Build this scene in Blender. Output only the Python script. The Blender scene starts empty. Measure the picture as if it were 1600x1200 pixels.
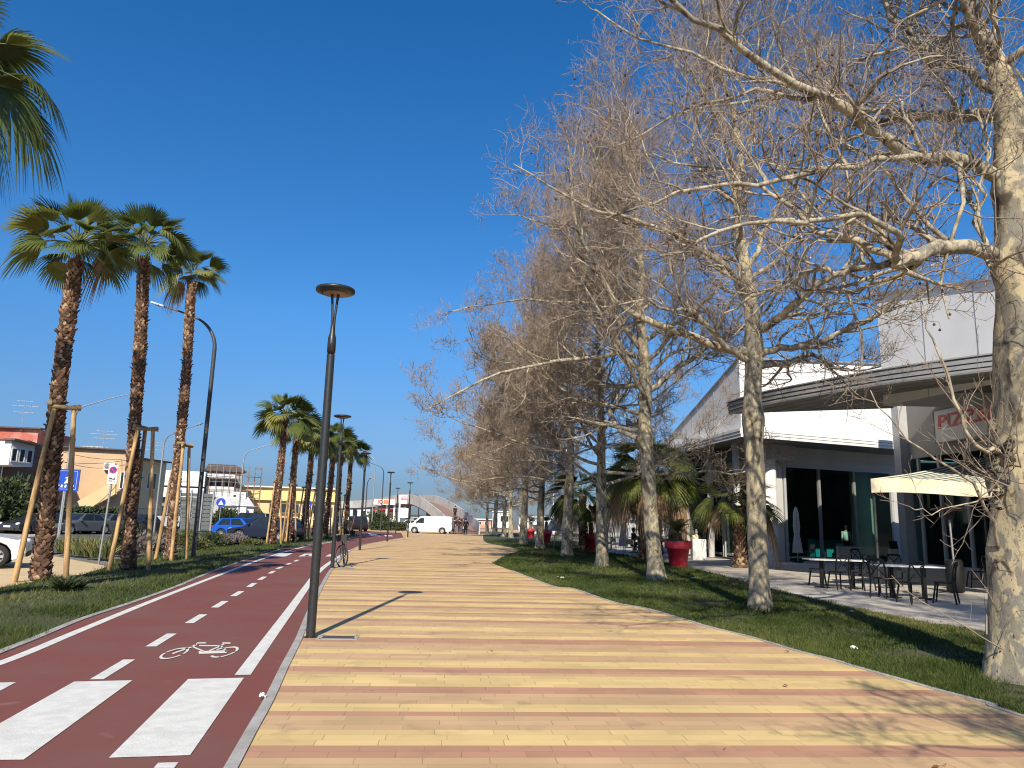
import bpy, bmesh, math, random
import numpy as np
from mathutils import Vector, Matrix

scene = bpy.context.scene
COL = scene.collection
rnd = random.Random(7)
PI = math.pi

# ------------------------------------------------------------------ camera
FPX, CH = 1150.0, 1.55
PITCH, ROLL = math.atan(215/1150), 0.026
RM = Matrix.Rotation(PI/2+PITCH, 3, 'X') @ Matrix.Rotation(ROLL, 3, 'Z')
cam_d = bpy.data.cameras.new('camera')
cam_d.sensor_width = 36; cam_d.lens = 36*FPX/1600
cam_d.clip_start = 0.1; cam_d.clip_end = 6000
cam = bpy.data.objects.new('camera', cam_d); COL.objects.link(cam)
cam.matrix_world = Matrix.Translation((0, 0, CH)) @ RM.to_4x4()
scene.camera = cam

def ray(px, py):
    return RM @ Vector(((px-800)/FPX, -(py-600)/FPX, -1.0))
def G(px, py, z=0.0):            # point of the ground seen there
    d = ray(px, py); t = (z-CH)/d.z
    return Vector((d.x*t, d.y*t, z))
def D(px, py, y):                # point at forward distance y
    d = ray(px, py); t = y/d.y
    return Vector((d.x*t, y, CH+d.z*t))

# ------------------------------------------------------------------ light
SUN_EL = math.radians(36.5)
SX, SY = 0.075, 1.0              # ground direction in which shadows fall
w = bpy.data.worlds.new('World'); scene.world = w; w.use_nodes = True
nt = w.node_tree; nt.nodes.clear()
sky = nt.nodes.new('ShaderNodeTexSky'); sky.sky_type = 'NISHITA'; sky.sun_disc = False
sky.sun_elevation = SUN_EL
# sun stands behind the camera (towards -Y)
sky.sun_rotation = math.atan2(-SX, -SY)
sky.altitude = 0; sky.air_density = 1.0; sky.dust_density = 0.5; sky.ozone_density = 2.0
bg = nt.nodes.new('ShaderNodeBackground'); bg.inputs[1].default_value = 0.11
hs = nt.nodes.new('ShaderNodeHueSaturation'); hs.inputs['Saturation'].default_value = 1.4
out = nt.nodes.new('ShaderNodeOutputWorld')
# the hazy, duller layer of air low over the coast
wtc = nt.nodes.new('ShaderNodeTexCoord'); wsp = nt.nodes.new('ShaderNodeSeparateXYZ'); nt.links.new(wtc.outputs['Generated'], wsp.inputs[0])
wr = nt.nodes.new('ShaderNodeValToRGB'); we = wr.color_ramp.elements
we[0].position = 0.0; we[0].color = (.225, .30, .54, 1); we[1].position = 0.50; we[1].color = (.88, .90, 1.0, 1)
for p_, c_ in ((.045, (.235, .325, .57, 1)), (.14, (.49, .56, .72, 1)), (.26, (.74, .82, .95, 1))): e_ = we.new(p_); e_.color = c_
wm = nt.nodes.new('ShaderNodeMix'); wm.data_type = 'RGBA'; wm.blend_type = 'MULTIPLY'; wm.inputs[0].default_value = 1.0
nt.links.new(wsp.outputs[2], wr.inputs[0]); nt.links.new(sky.outputs[0], hs.inputs['Color']); nt.links.new(hs.outputs[0], wm.inputs[6]); nt.links.new(wr.outputs[0], wm.inputs[7]); nt.links.new(wm.outputs[2], bg.inputs[0]); nt.links.new(bg.outputs[0], out.inputs[0])
sd = bpy.data.lights.new('sun', 'SUN'); sd.energy = 4.8; sd.angle = math.radians(0.53); sd.color = (1.0, 0.90, 0.74)
so = bpy.data.objects.new('sun', sd); COL.objects.link(so)
dv = Vector((SX, SY, -math.hypot(SX, SY)*math.tan(SUN_EL))).normalized()
so.rotation_euler = dv.to_track_quat('-Z', 'Y').to_euler(); so.location = (-5, -40, 40)
scene.cycles.use_denoising = True; scene.cycles.denoising_input_passes = 'RGB_ALBEDO_NORMAL'; scene.cycles.denoising_prefilter = 'ACCURATE'; scene.cycles.filter_width = 1.1
vs = scene.view_settings
vs.view_transform = 'Standard'; vs.look = 'None'; vs.exposure = 0.45; vs.gamma = 1.0; vs.use_curve_mapping = False

# ------------------------------------------------------------------ materials
MATS = {}
def pm(name, c1, c2=None, scale=8.0, rough=0.7, metal=0.0, bump=0.0, bscale=None, detail=4.0, lo=0.35, hi=0.65,
       c3=None, s3=1.5, spec=0.5, coat=0.0, emit=None, trans=0.0, stretch=None, alpha=1.0):
    """procedural Principled: noise between c1 and c2, optional broad noise towards c3"""
    if name in MATS: return MATS[name]
    m = bpy.data.materials.new(name); m.use_nodes = True
    t = m.node_tree; N = t.nodes; L = t.links
    b = N['Principled BSDF']
    b.inputs['Roughness'].default_value = rough; b.inputs['Metallic'].default_value = metal
    b.inputs['Specular IOR Level'].default_value = spec
    if coat: b.inputs['Coat Weight'].default_value = coat; b.inputs['Coat Roughness'].default_value = 0.05
    if trans: b.inputs['Transmission Weight'].default_value = trans
    if emit:
        b.inputs['Emission Color'].default_value = (*emit[0], 1); b.inputs['Emission Strength'].default_value = emit[1]
    c2 = c2 or tuple(v*0.85 for v in c1)
    tc = N.new('ShaderNodeTexCoord'); src = tc.outputs['Object']
    if stretch:
        mp = N.new('ShaderNodeMapping'); mp.inputs['Scale'].default_value = stretch
        L.new(src, mp.inputs[0]); src = mp.outputs[0]
    n = N.new('ShaderNodeTexNoise'); n.inputs['Scale'].default_value = scale; n.inputs['Detail'].default_value = detail
    L.new(src, n.inputs['Vector'])
    r = N.new('ShaderNodeValToRGB'); r.color_ramp.elements[0].position = lo; r.color_ramp.elements[1].position = hi
    r.color_ramp.elements[0].color = (*c1, 1); r.color_ramp.elements[1].color = (*c2, 1)
    L.new(n.outputs['Fac'], r.inputs[0]); col = r.outputs[0]
    if c3:
        n3 = N.new('ShaderNodeTexNoise'); n3.inputs['Scale'].default_value = s3; n3.inputs['Detail'].default_value = 5
        L.new(src, n3.inputs['Vector'])
        r3 = N.new('ShaderNodeValToRGB'); r3.color_ramp.elements[0].position = 0.45; r3.color_ramp.elements[1].position = 0.62
        L.new(n3.outputs['Fac'], r3.inputs[0])
        mx = N.new('ShaderNodeMix'); mx.data_type = 'RGBA'
        L.new(r3.outputs[0], mx.inputs[0]); L.new(col, mx.inputs[6]); mx.inputs[7].default_value = (*c3, 1)
        col = mx.outputs[2]
    L.new(col, b.inputs['Base Color'])
    if bump:
        bp = N.new('ShaderNodeBump'); bp.inputs['Strength'].default_value = bump; bp.inputs['Distance'].default_value = 0.02
        n2 = N.new('ShaderNodeTexNoise'); n2.inputs['Scale'].default_value = bscale or scale*3; n2.inputs['Detail'].default_value = 5
        L.new(src, n2.inputs['Vector']); L.new(n2.outputs['Fac'], bp.inputs['Height']); L.new(bp.outputs[0], b.inputs['Normal'])
    MATS[name] = m
    return m

def glass_mat(name, tint, refl=0.6, a=0.25, rough=0.03):
    if name in MATS: return MATS[name]
    m = bpy.data.materials.new(name); m.use_nodes = True
    N = m.node_tree.nodes; L = m.node_tree.links; N.clear()
    o = N.new('ShaderNodeOutputMaterial'); mx = N.new('ShaderNodeMixShader'); lw = N.new('ShaderNodeLayerWeight'); lw.inputs[0].default_value = .5; pw_ = N.new('ShaderNodeMath'); pw_.operation = 'POWER'; pw_.inputs[1].default_value = 4.0; L.new(lw.outputs['Facing'], pw_.inputs[0]); fr = N.new('ShaderNodeMath'); fr.operation = 'MULTIPLY_ADD'; fr.inputs[1].default_value = .85; fr.inputs[2].default_value = .05; L.new(pw_.outputs[0], fr.inputs[0])
    tr = N.new('ShaderNodeBsdfTransparent'); tr.inputs[0].default_value = (*tint, 1)
    gl = N.new('ShaderNodeBsdfGlossy'); gl.inputs['Roughness'].default_value = rough
    gl.inputs[0].default_value = (refl*.8, refl, refl*.98, 1)
    n = N.new('ShaderNodeTexNoise'); n.inputs['Scale'].default_value = 0.7
    bp = N.new('ShaderNodeBump'); bp.inputs['Strength'].default_value = 0.03; L.new(n.outputs[0], bp.inputs['Height']); L.new(bp.outputs[0], gl.inputs['Normal'])
    L.new(fr.outputs[0], mx.inputs[0]); L.new(tr.outputs[0], mx.inputs[1]); L.new(gl.outputs[0], mx.inputs[2]); L.new(mx.outputs[0], o.inputs[0])
    MATS[name] = m
    return m

# ------------------------------------------------------------------ objects
def tag(o, label, cat, group=None):
    o['label'] = label; o['category'] = cat
    if group: o['group'] = group
    return o
def thing(name, label, cat, loc=(0, 0, 0), rotz=0.0, group=None, scale=1.0):
    o = bpy.data.objects.new(name, None); COL.objects.link(o)
    o.empty_display_size = 0.1
    o.location = loc; o.rotation_euler = (0, 0, rotz); o.scale = (scale,)*3
    return tag(o, label, cat, group)
def link_mesh(name, me, parent=None):
    o = bpy.data.objects.new(name, me); COL.objects.link(o)
    if parent is not None: o.parent = parent
    return o
def dup(root, loc, rotz, label, scale=1.0, group=None):
    def cp(o, par):
        c = o.copy(); COL.objects.link(c); c.parent = par
        for ch in list(o.children): cp(ch, c)
        return c
    r = cp(root, None); r.location = loc; r.rotation_euler = (0, 0, rotz); r.scale = (scale,)*3
    r['label'] = label
    if group: r['group'] = group
    return r

class MB:
    """collects shapes and links them as one mesh object"""
    def __init__(s): s.v = []; s.f = []; s.m = []; s.sm = []; s.mi = 0; s.M = None
    def add(s, vs, fs, smooth=False):
        b = len(s.v)
        if s.M is not None: vs = [s.M @ Vector(p) for p in vs]
        s.v += [tuple(p) for p in vs]
        for f in fs:
            s.f.append([b+i for i in f]); s.m.append(s.mi); s.sm.append(smooth)
        return s
    def box(s, c, d, rz=0.0, rx=0.0, ry=0.0):
        x, y, z = d[0]/2, d[1]/2, d[2]/2
        R = Matrix.Rotation(rz, 3, 'Z') @ Matrix.Rotation(ry, 3, 'Y') @ Matrix.Rotation(rx, 3, 'X')
        vs = [Vector(c)+R @ Vector((i*x, j*y, k*z)) for k in (-1, 1) for j in (-1, 1) for i in (-1, 1)]
        return s.add(vs, [(0, 2, 3, 1), (4, 5, 7, 6), (0, 1, 5, 4), (2, 6, 7, 3), (0, 4, 6, 2), (1, 3, 7, 5)])
    def tube(s, pts, r, n=10, cap=True, smooth=True):
        pts = [Vector(p) for p in pts]
        rs = r if isinstance(r, (list, tuple)) else [r]*len(pts)
        vs = []; fs = []
        t0 = (pts[1]-pts[0]).normalized()
        u = t0.orthogonal().normalized()
        for i, p in enumerate(pts):
            a = pts[max(i-1, 0)]; b = pts[min(i+1, len(pts)-1)]
            t = (b-a).normalized() if (b-a).length > 1e-9 else t0
            u = (u - t*u.dot(t))
            u = u.normalized() if u.length > 1e-6 else t.orthogonal().normalized()
            v = t.cross(u)
            for k in range(n):
                an = 2*PI*k/n
                vs.append(p+(u*math.cos(an)+v*math.sin(an))*rs[i])
        for i in range(len(pts)-1):
            for k in range(n):
                k2 = (k+1) % n
                fs.append((i*n+k, i*n+k2, (i+1)*n+k2, (i+1)*n+k))
        s.add(vs, fs, smooth)
        if cap:
            q = (len(pts)-1)*n
            s.add(vs[:n], [tuple(range(n-1, -1, -1))]); s.add(vs[q:], [tuple(range(n))])
        return s
    def bar(s, a, b, r, n=8): return s.tube([a, b], r, n)
    def beam(s, a, b, wdt, hgt):
        a = Vector(a); b = Vector(b); d = (b-a); L = d.length; d.normalize()
        up = Vector((0, 0, 1)) if abs(d.z) < 0.95 else Vector((0, 1, 0))
        x = d.cross(up).normalized(); y = x.cross(d)
        vs = [p+x*i*wdt/2+y*j*hgt/2 for p in (a, b) for j in (-1, 1) for i in (-1, 1)]
        return s.add(vs, [(0, 2, 3, 1), (4, 5, 7, 6), (0, 1, 5, 4), (2, 6, 7, 3), (0, 4, 6, 2), (1, 3, 7, 5)])
    def lathe(s, prof, n=20, c=(0, 0, 0), smooth=True):
        vs = []; fs = []
        for (r, z) in prof:
            for k in range(n):
                a = 2*PI*k/n; vs.append((c[0]+r*math.cos(a), c[1]+r*math.sin(a), c[2]+z))
        for i in range(len(prof)-1):
            for k in range(n):
                k2 = (k+1) % n; fs.append((i*n+k, i*n+k2, (i+1)*n+k2, (i+1)*n+k))
        return s.add(vs, fs, smooth)
    def prism(s, poly, z0, z1):
        """poly: list of (x,y), extruded in z"""
        n = len(poly); 
        area = sum(poly[i][0]*poly[(i+1) % n][1]-poly[(i+1) % n][0]*poly[i][1] for i in range(n))
        if area < 0: poly = poly[::-1]
        vs = [(p[0], p[1], z0) for p in poly]+[(p[0], p[1], z1) for p in poly]
        fs = [tuple(range(n-1, -1, -1)), tuple(range(n, 2*n))]+[(i, (i+1) % n, n+(i+1) % n, n+i) for i in range(n)]
        return s.add(vs, fs)
    def quad(s, a, b, c, d): return s.add([a, b, c, d], [(0, 1, 2, 3)])
    def slab(s, a, b, c, d, t):
        """quad with thickness t behind its normal"""
        a, b, c, d = map(Vector, (a, b, c, d)); n = (b-a).cross(d-a).normalized()*t
        vs = [a, b, c, d, a-n, b-n, c-n, d-n]
        return s.add(vs, [(0, 1, 2, 3), (7, 6, 5, 4), (0, 4, 5, 1), (1, 5, 6, 2), (2, 6, 7, 3), (3, 7, 4, 0)])
    def ball(s, c, r, nu=10, nv=7, sz=(1, 1, 1)):
        prof = []
        vs = []; fs = []
        for i in range(nv+1):
            th = PI*i/nv
            for k in range(nu):
                a = 2*PI*k/nu
                vs.append((c[0]+r*sz[0]*math.sin(th)*math.cos(a), c[1]+r*sz[1]*math.sin(th)*math.sin(a), c[2]-r*sz[2]*math.cos(th)))
        for i in range(nv):
            for k in range(nu):
                k2 = (k+1) % nu; fs.append((i*nu+k, i*nu+k2, (i+1)*nu+k2, (i+1)*nu+k))
        return s.add(vs, fs, True)
    def build(s, name, mats, parent=None, world=False, bevel=0.0, tri=False):
        me = bpy.data.meshes.new(name)
        off = Vector(parent.location) if (world and parent is not None) else Vector((0, 0, 0))
        vs = [(p[0]-off.x, p[1]-off.y, p[2]-off.z) for p in s.v] if world else s.v
        me.from_pydata(vs, [], s.f)
        if not isinstance(mats, (list, tuple)): mats = [mats]
        for m in mats: me.materials.append(m)
        me.polygons.foreach_set('material_index', s.m); me.polygons.foreach_set('use_smooth', s.sm)
        if tri:
            bm = bmesh.new(); bm.from_mesh(me); bmesh.ops.triangulate(bm, faces=bm.faces[:]); bm.to_mesh(me); bm.free()
        me.update()
        o = link_mesh(name, me, parent)
        if bevel:
            md = o.modifiers.new('bevel', 'BEVEL'); md.width = bevel; md.segments = 2; md.limit_method = 'ANGLE'; md.angle_limit = math.radians(40)
        return o

def np_mesh(name, V, Q, mats, mi=None, smooth=True, parent=None):
    """mesh from numpy arrays; Q is (n,3) or (n,4)"""
    me = bpy.data.meshes.new(name)
    V = np.asarray(V, np.float32); Q = np.asarray(Q, np.int32); k = Q.shape[1]
    me.vertices.add(len(V)); me.vertices.foreach_set('co', V.ravel())
    me.loops.add(Q.size); me.loops.foreach_set('vertex_index', Q.ravel())
    me.polygons.add(len(Q)); me.polygons.foreach_set('loop_start', np.arange(0, Q.size, k, dtype=np.int32))
    me.polygons.foreach_set('loop_total', np.full(len(Q), k, np.int32))
    for m in (mats if isinstance(mats, (list, tuple)) else [mats]): me.materials.append(m)
    if mi is not None: me.polygons.foreach_set('material_index', np.asarray(mi, np.int32))
    me.polygons.foreach_set('use_smooth', np.full(len(Q), smooth, bool))
    me.update(); me.validate()
    return link_mesh(name, me, parent) if parent is not False else me

def struct(o, kind='structure'):
    o['kind'] = kind; return o

def text_mesh(s, size, bold=0.0, depth=0.004, shear=0.0, space=1.0, width=None):
    c = bpy.data.curves.new('lettering', 'FONT'); c.body = s; c.size = size; c.align_x = 'CENTER'; c.align_y = 'CENTER'
    c.extrude = depth; c.offset = bold; c.shear = shear; c.space_character = space
    o = bpy.data.objects.new('lettering_curve', c)
    me = bpy.data.meshes.new_from_object(o)
    bpy.data.objects.remove(o)
    if width:
        xs = [v.co.x for v in me.vertices]; k = width/(max(xs)-min(xs))
        for v in me.vertices: v.co.x *= k
    return me
def add_text(s, size, m, parent, loc, rot, **kw):
    me = text_mesh(s, size, **kw); me.materials.clear(); me.materials.append(m)
    o = link_mesh('lettering', me, parent); o.location = loc; o.rotation_euler = rot
    return o
# ================================================================== THE SETTING
M_ground = pm('ground_dust', (0.16, 0.14, 0.11), (0.22, 0.2, 0.16), 0.8, 0.95, bump=0.3, c3=(0.10, 0.11, 0.07), s3=0.06)
M_asph = pm('asphalt', (0.085, 0.085, 0.088), (0.06, 0.06, 0.063), 30, 0.9, bump=0.4, bscale=180, c3=(0.11, 0.108, 0.105), s3=0.4)
M_white = pm('road_paint', (0.70, 0.70, 0.655), (0.64, 0.64, 0.60), 9, 0.7, bump=0.25, bscale=60, c3=(0.60, 0.595, 0.555), s3=4.5)
M_kerb = pm('kerb_stone', (0.42, 0.41, 0.39), (0.34, 0.33, 0.31), 14, 0.85, bump=0.4, bscale=70, c3=(0.3, 0.29, 0.26), s3=2)
M_soil = pm('lawn_soil', (0.05, 0.065, 0.018), (0.075, 0.07, 0.03), 5, 0.95, bump=0.9, bscale=40, c3=(0.04, 0.06, 0.015), s3=0.9)

def red_path():
    m = bpy.data.materials.new('red_path_coating'); m.use_nodes = True
    N = m.node_tree.nodes; L = m.node_tree.links; b = N['Principled BSDF']; b.inputs['Roughness'].default_value = 0.85
    b.inputs['Specular IOR Level'].default_value = 0.3
    tc = N.new('ShaderNodeTexCoord')
    def noise(s, d=5): 
        n = N.new('ShaderNodeTexNoise'); n.inputs['Scale'].default_value = s; n.inputs['Detail'].default_value = d
        L.new(tc.outputs['Object'], n.inputs['Vector']); return n
    a = noise(220, 2); r = N.new('ShaderNodeValToRGB'); L.new(a.outputs[0], r.inputs[0])
    r.color_ramp.elements[0].position = 0.3; r.color_ramp.elements[0].color = (0.15, 0.045, 0.037, 1)
    r.color_ramp.elements[1].position = 0.7; r.color_ramp.elements[1].color = (0.22, 0.075, 0.060, 1)
    c = noise(0.7); r2 = N.new('ShaderNodeValToRGB'); L.new(c.outputs[0], r2.inputs[0])
    r2.color_ramp.elements[0].position = 0.4; r2.color_ramp.elements[1].position = 0.65
    mx = N.new('ShaderNodeMix'); mx.data_type = 'RGBA'; mx.inputs[7].default_value = (0.175, 0.082, 0.068, 1)
    ml = N.new('ShaderNodeMath'); ml.operation = 'MULTIPLY'; ml.inputs[1].default_value = 0.85
    L.new(r2.outputs[0], ml.inputs[0]); L.new(ml.outputs[0], mx.inputs[0]); L.new(r.outputs[0], mx.inputs[6])
    d = noise(3.1, 8); r3 = N.new('ShaderNodeValToRGB'); L.new(d.outputs[0], r3.inputs[0])
    r3.color_ramp.elements[0].position = 0.66; r3.color_ramp.elements[1].position = 0.74
    mx2 = N.new('ShaderNodeMix'); mx2.data_type = 'RGBA'; mx2.inputs[7].default_value = (0.26, 0.16, 0.14, 1)
    ml2 = N.new('ShaderNodeMath'); ml2.operation = 'MULTIPLY'; ml2.inputs[1].default_value = 0.5
    L.new(r3.outputs[0], ml2.inputs[0]); L.new(ml2.outputs[0], mx2.inputs[0]); L.new(mx.outputs[2], mx2.inputs[6])
    L.new(mx2.outputs[2], b.inputs['Base Color'])
    bp = N.new('ShaderNodeBump'); bp.inputs['Strength'].default_value = 0.3; bp.inputs['Distance'].default_value = 0.005
    L.new(a.outputs[0], bp.inputs['Height']); L.new(bp.outputs[0], b.inputs['Normal'])
    return m

def paver_mat(name, ang, row, blen, bands, v0, jitter=0.17):
    """rows of pavers across the walk; bands = [(rows, colour)...] repeat for ever"""
    m = bpy.data.materials.new(name); m.use_nodes = True
    N = m.node_tree.nodes; L = m.node_tree.links; b = N['Principled BSDF']; b.inputs['Roughness'].default_value = 0.85
    b.inputs['Specular IOR Level'].default_value = 0.3
    def mth(op, a, c=None, d=None):
        n = N.new('ShaderNodeMath'); n.operation = op
        for i, x in enumerate((a, c, d)):
            if x is None: continue
            if isinstance(x, (int, float)): n.inputs[i].default_value = x
            else: L.new(x, n.inputs[i])
        return n.outputs[0]
    tc = N.new('ShaderNodeTexCoord'); mp = N.new('ShaderNodeMapping'); mp.inputs['Rotation'].default_value = (0, 0, -ang)
    L.new(tc.outputs['Object'], mp.inputs[0])
    sp = N.new('ShaderNodeSeparateXYZ'); L.new(mp.outputs[0], sp.inputs[0])
    u, v = sp.outputs[0], sp.outputs[1]
    total = sum(k for k, _ in bands)
    q = mth('DIVIDE', mth('SUBTRACT', v, v0), row)
    ri = mth('FLOOR', q); rf = mth('FRACT', q)
    ph = mth('FRACT', mth('DIVIDE', mth('ADD', ri, 0.5), total))
    cr = N.new('ShaderNodeValToRGB'); cr.color_ramp.interpolation = 'CONSTANT'; L.new(ph, cr.inputs[0])
    acc = 0
    for i, (k, c) in enumerate(bands):
        e = cr.color_ramp.elements[0] if i == 0 else (cr.color_ramp.elements[1] if i == 1 else cr.color_ramp.elements.new(acc/total))
        e.position = acc/total; e.color = (*c, 1); acc += k
    wn = N.new('ShaderNodeTexWhiteNoise'); wn.noise_dimensions = '1D'; L.new(ri, wn.inputs['W'])
    uq = mth('ADD', mth('DIVIDE', u, blen), wn.outputs['Value'])
    ui = mth('FLOOR', uq); uf = mth('FRACT', uq)
    cb = N.new('ShaderNodeCombineXYZ'); L.new(ui, cb.inputs[0]); L.new(ri, cb.inputs[1])
    wn2 = N.new('ShaderNodeTexWhiteNoise'); wn2.noise_dimensions = '2D'; L.new(cb.outputs[0], wn2.inputs['Vector'])
    n = N.new('ShaderNodeTexNoise'); n.inputs['Scale'].default_value = 160; n.inputs['Detail'].default_value = 3; L.new(tc.outputs['Object'], n.inputs['Vector'])
    n2 = N.new('ShaderNodeTexNoise'); n2.inputs['Scale'].default_value = 1.1; n2.inputs['Detail'].default_value = 7; L.new(tc.outputs['Object'], n2.inputs['Vector'])
    k = mth('ADD', mth('MULTIPLY', wn2.outputs['Value'], jitter), mth('MULTIPLY', n.outputs[0], 0.22))
    k = mth('ADD', k, mth('MULTIPLY', n2.outputs[0], 0.46))
    k = mth('ADD', k, 1.0-jitter/2-0.11-0.22)
    vm = N.new('ShaderNodeVectorMath'); vm.operation = 'SCALE'; L.new(cr.outputs[0], vm.inputs[0]); L.new(k, vm.inputs['Scale'])
    # joints
    jr = mth('LESS_THAN', mth('MINIMUM', rf, mth('SUBTRACT', 1.0, rf)), 0.018)
    wj = mth('ADD', 0.004, mth('MULTIPLY', wn2.outputs['Value'], 0.016))
    jc = mth('LESS_THAN', uf, wj)
    js = mth('MAXIMUM', mth('MULTIPLY', jr, 0.30), mth('MULTIPLY', jc, 0.55))
    mx = N.new('ShaderNodeMix'); mx.data_type = 'RGBA'; mx.inputs[7].default_value = (0.16, 0.12, 0.08, 1)
    L.new(js, mx.inputs[0]); L.new(vm.outputs[0], mx.inputs[6])
    # old chewing-gum and oil spots
    vo = N.new('ShaderNodeTexVoronoi'); vo.inputs['Scale'].default_value = 1.3; L.new(tc.outputs['Object'], vo.inputs['Vector'])
    sc = N.new('ShaderNodeSeparateColor'); L.new(vo.outputs['Color'], sc.inputs[0])
    spot = mth('LESS_THAN', vo.outputs['Distance'], mth('MULTIPLY', sc.outputs[0], 0.045))
    n4 = N.new('ShaderNodeTexNoise'); n4.inputs['Scale'].default_value = 2.3; n4.inputs['Detail'].default_value = 6; L.new(tc.outputs['Object'], n4.inputs['Vector'])
    r4 = N.new('ShaderNodeMapRange'); r4.inputs[1].default_value = 0.6; r4.inputs[2].default_value = 0.72; r4.inputs[4].default_value = 0.32; L.new(n4.outputs[0], r4.inputs[0])
    mx2 = N.new('ShaderNodeMix'); mx2.data_type = 'RGBA'; mx2.inputs[7].default_value = (0.17, 0.13, 0.10, 1)
    L.new(mth('MAXIMUM', mth('MULTIPLY', spot, 0.6), r4.outputs[0]), mx2.inputs[0]); L.new(mx.outputs[2], mx2.inputs[6])
    L.new(mx2.outputs[2], b.inputs['Base Color'])
    bp = N.new('ShaderNodeBump'); bp.inputs['Strength'].default_value = 0.5; bp.inputs['Distance'].default_value = 0.006
    hh = mth('SUBTRACT', mth('MULTIPLY', n.outputs[0], 0.25), mth('MAXIMUM', jr, jc))
    L.new(hh, bp.inputs['Height']); L.new(bp.outputs[0], b.inputs['Normal'])
    return m

Y_, B_, K_ = (0.615, 0.455, 0.205), (0.51, 0.345, 0.19), (0.43, 0.24, 0.15)
sdir = G(1600, 1165.5)-G(390, 1165.6); SANG = math.atan2(sdir.y, sdir.x)
BANDS = [(2, K_), (3, Y_), (3, B_), (1, K_), (2, Y_), (3, B_), (2, K_), (4, Y_), (1, B_), (2, K_), (3, Y_), (3, B_), (2, Y_), (4, B_), (3, K_), (2, Y_), (3, B_), (3, Y_), (4, B_)]
q0 = G(900, 850+1070/3.2); V0 = -math.sin(SANG)*q0.x+math.cos(SANG)*q0.y
M_pave = paver_mat('promenade_pavers', SANG, 0.132, 0.44, BANDS, V0)
M_slab = paver_mat('terrace_slabs', 0.25, 0.30, 0.62, [(1, (0.46, 0.42, 0.36)), (1, (0.42, 0.385, 0.335)), (2, (0.49, 0.45, 0.39))], 0.0, 0.10)
M_park = paver_mat('parking_pavers', 0.3, 0.12, 0.24, [(1, (0.56, 0.43, 0.24)), (2, (0.58, 0.45, 0.26))], 0.0, 0.10)
M_red = red_path()

def sheet(name, pts, z, m, kind='structure', thick=0.0):
    poly = [(p[0], p[1]) for p in pts]
    mb = MB()
    n = len(poly)
    area = sum(poly[i][0]*poly[(i+1) % n][1]-poly[(i+1) % n][0]*poly[i][1] for i in range(n))
    if area < 0: poly = poly[::-1]
    if thick: mb.prism(poly, z-thick, z)
    else: mb.add([(x, y, z) for x, y in poly], [tuple(range(n))])
    return struct(mb.build(name, m, tri=True), kind)

def smooth_line(pts, k=6):
    """Catmull-Rom through ground points"""
    P = [Vector((p[0], p[1], 0)) for p in pts]; P = [P[0]*2-P[1]]+P+[P[-1]*2-P[-2]]
    o = []
    for i in range(1, len(P)-2):
        a, b, c, d = P[i-1:i+3]
        for j in range(k):
            t = j/k
            o.append(0.5*((2*b)+(c-a)*t+(2*a-5*b+4*c-d)*t*t+(3*b-3*c+d-a)*t**3))
    o.append(P[-2]); return o
def ribbon(mb, line, wdt, z, off=0.0, h=0.0):
    n = len(line); Lf = []; Rt = []
    for i, p in enumerate(line):
        t = (line[min(i+1, n-1)]-line[max(i-1, 0)]).normalized(); nr = Vector((t.y, -t.x, 0))
        Lf.append(p+nr*(off-wdt/2)); Rt.append(p+nr*(off+wdt/2))
    for i in range(n-1):
        a, b, c, d = Lf[i], Rt[i], Rt[i+1], Lf[i+1]
        if h:
            v = [(p.x, p.y, zz) for zz in (z-h, z) for p in (a, b, c, d)]
            mb.add(v, [(4, 5, 6, 7), (0, 4, 7, 3), (1, 2, 6, 5), (0, 1, 5, 4), (3, 7, 6, 2)])
        else:
            mb.quad((a.x, a.y, z), (b.x, b.y, z), (c.x, c.y, z), (d.x, d.y, z))

# ground to the horizon
mb = MB(); mb.add([(-3000, -200, -0.10), (3000, -200, -0.10), (3000, 5000, -0.10), (-3000, 5000, -0.10)], [(0, 1, 2, 3)])
struct(mb.build('ground', M_ground))
# the sea behind the restaurants
sheet('sea', [(16, 118), (60, 70), (900, 120), (1500, 3500), (40, 3500)], -0.06, pm('sea_water', (0.02, 0.06, 0.10), (0.03, 0.09, 0.13), 0.3, 0.12, bump=0.4, bscale=1.2))

kerbL = [G(*p) for p in [(350, 1200), (384, 1141), (412, 1094), (437, 1044), (462, 997), (478, 959), (499, 917), (517, 888), (536, 868), (563, 852.5), (604, 844.5), (631, 840)]]
d0 = (kerbL[0]-kerbL[1]).normalized()
kerbL = [kerbL[0]+d0*9, kerbL[0]+d0*4.5]+kerbL
LK = smooth_line(kerbL)
edgeR = [G(*p) for p in [(1597, 1121), (1550, 1102), (1470, 1081), (1410, 1064), (1350, 1047), (1297, 1031), (1237, 1016), (1175, 997), (1106, 980), (1050, 963), (1003, 950), (956, 941), (894, 920), (862, 916), (800, 892)]]
d1 = (edgeR[0]-edgeR[3]).normalized()
edgeR = [edgeR[0]+d1*9, edgeR[0]+d1*4]+edgeR
ER = smooth_line(edgeR, 4)
notch = [G(768, 880), G(789, 868), G(812, 860), G(799, 856), G(762, 849), G(754.5, 844), G(754, 836)]
edgeL = [G(*p) for p in [(0, 1022), (62, 997), (134, 967), (212, 941), (281, 916), (320, 899), (365, 882), (425, 863), (447, 857), (504, 848), (552, 841.5)]]
d2 = (edgeL[0]-edgeL[2]).normalized()
EL = smooth_line([edgeL[0]+d2*9, edgeL[0]+d2*4]+edgeL)

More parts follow.
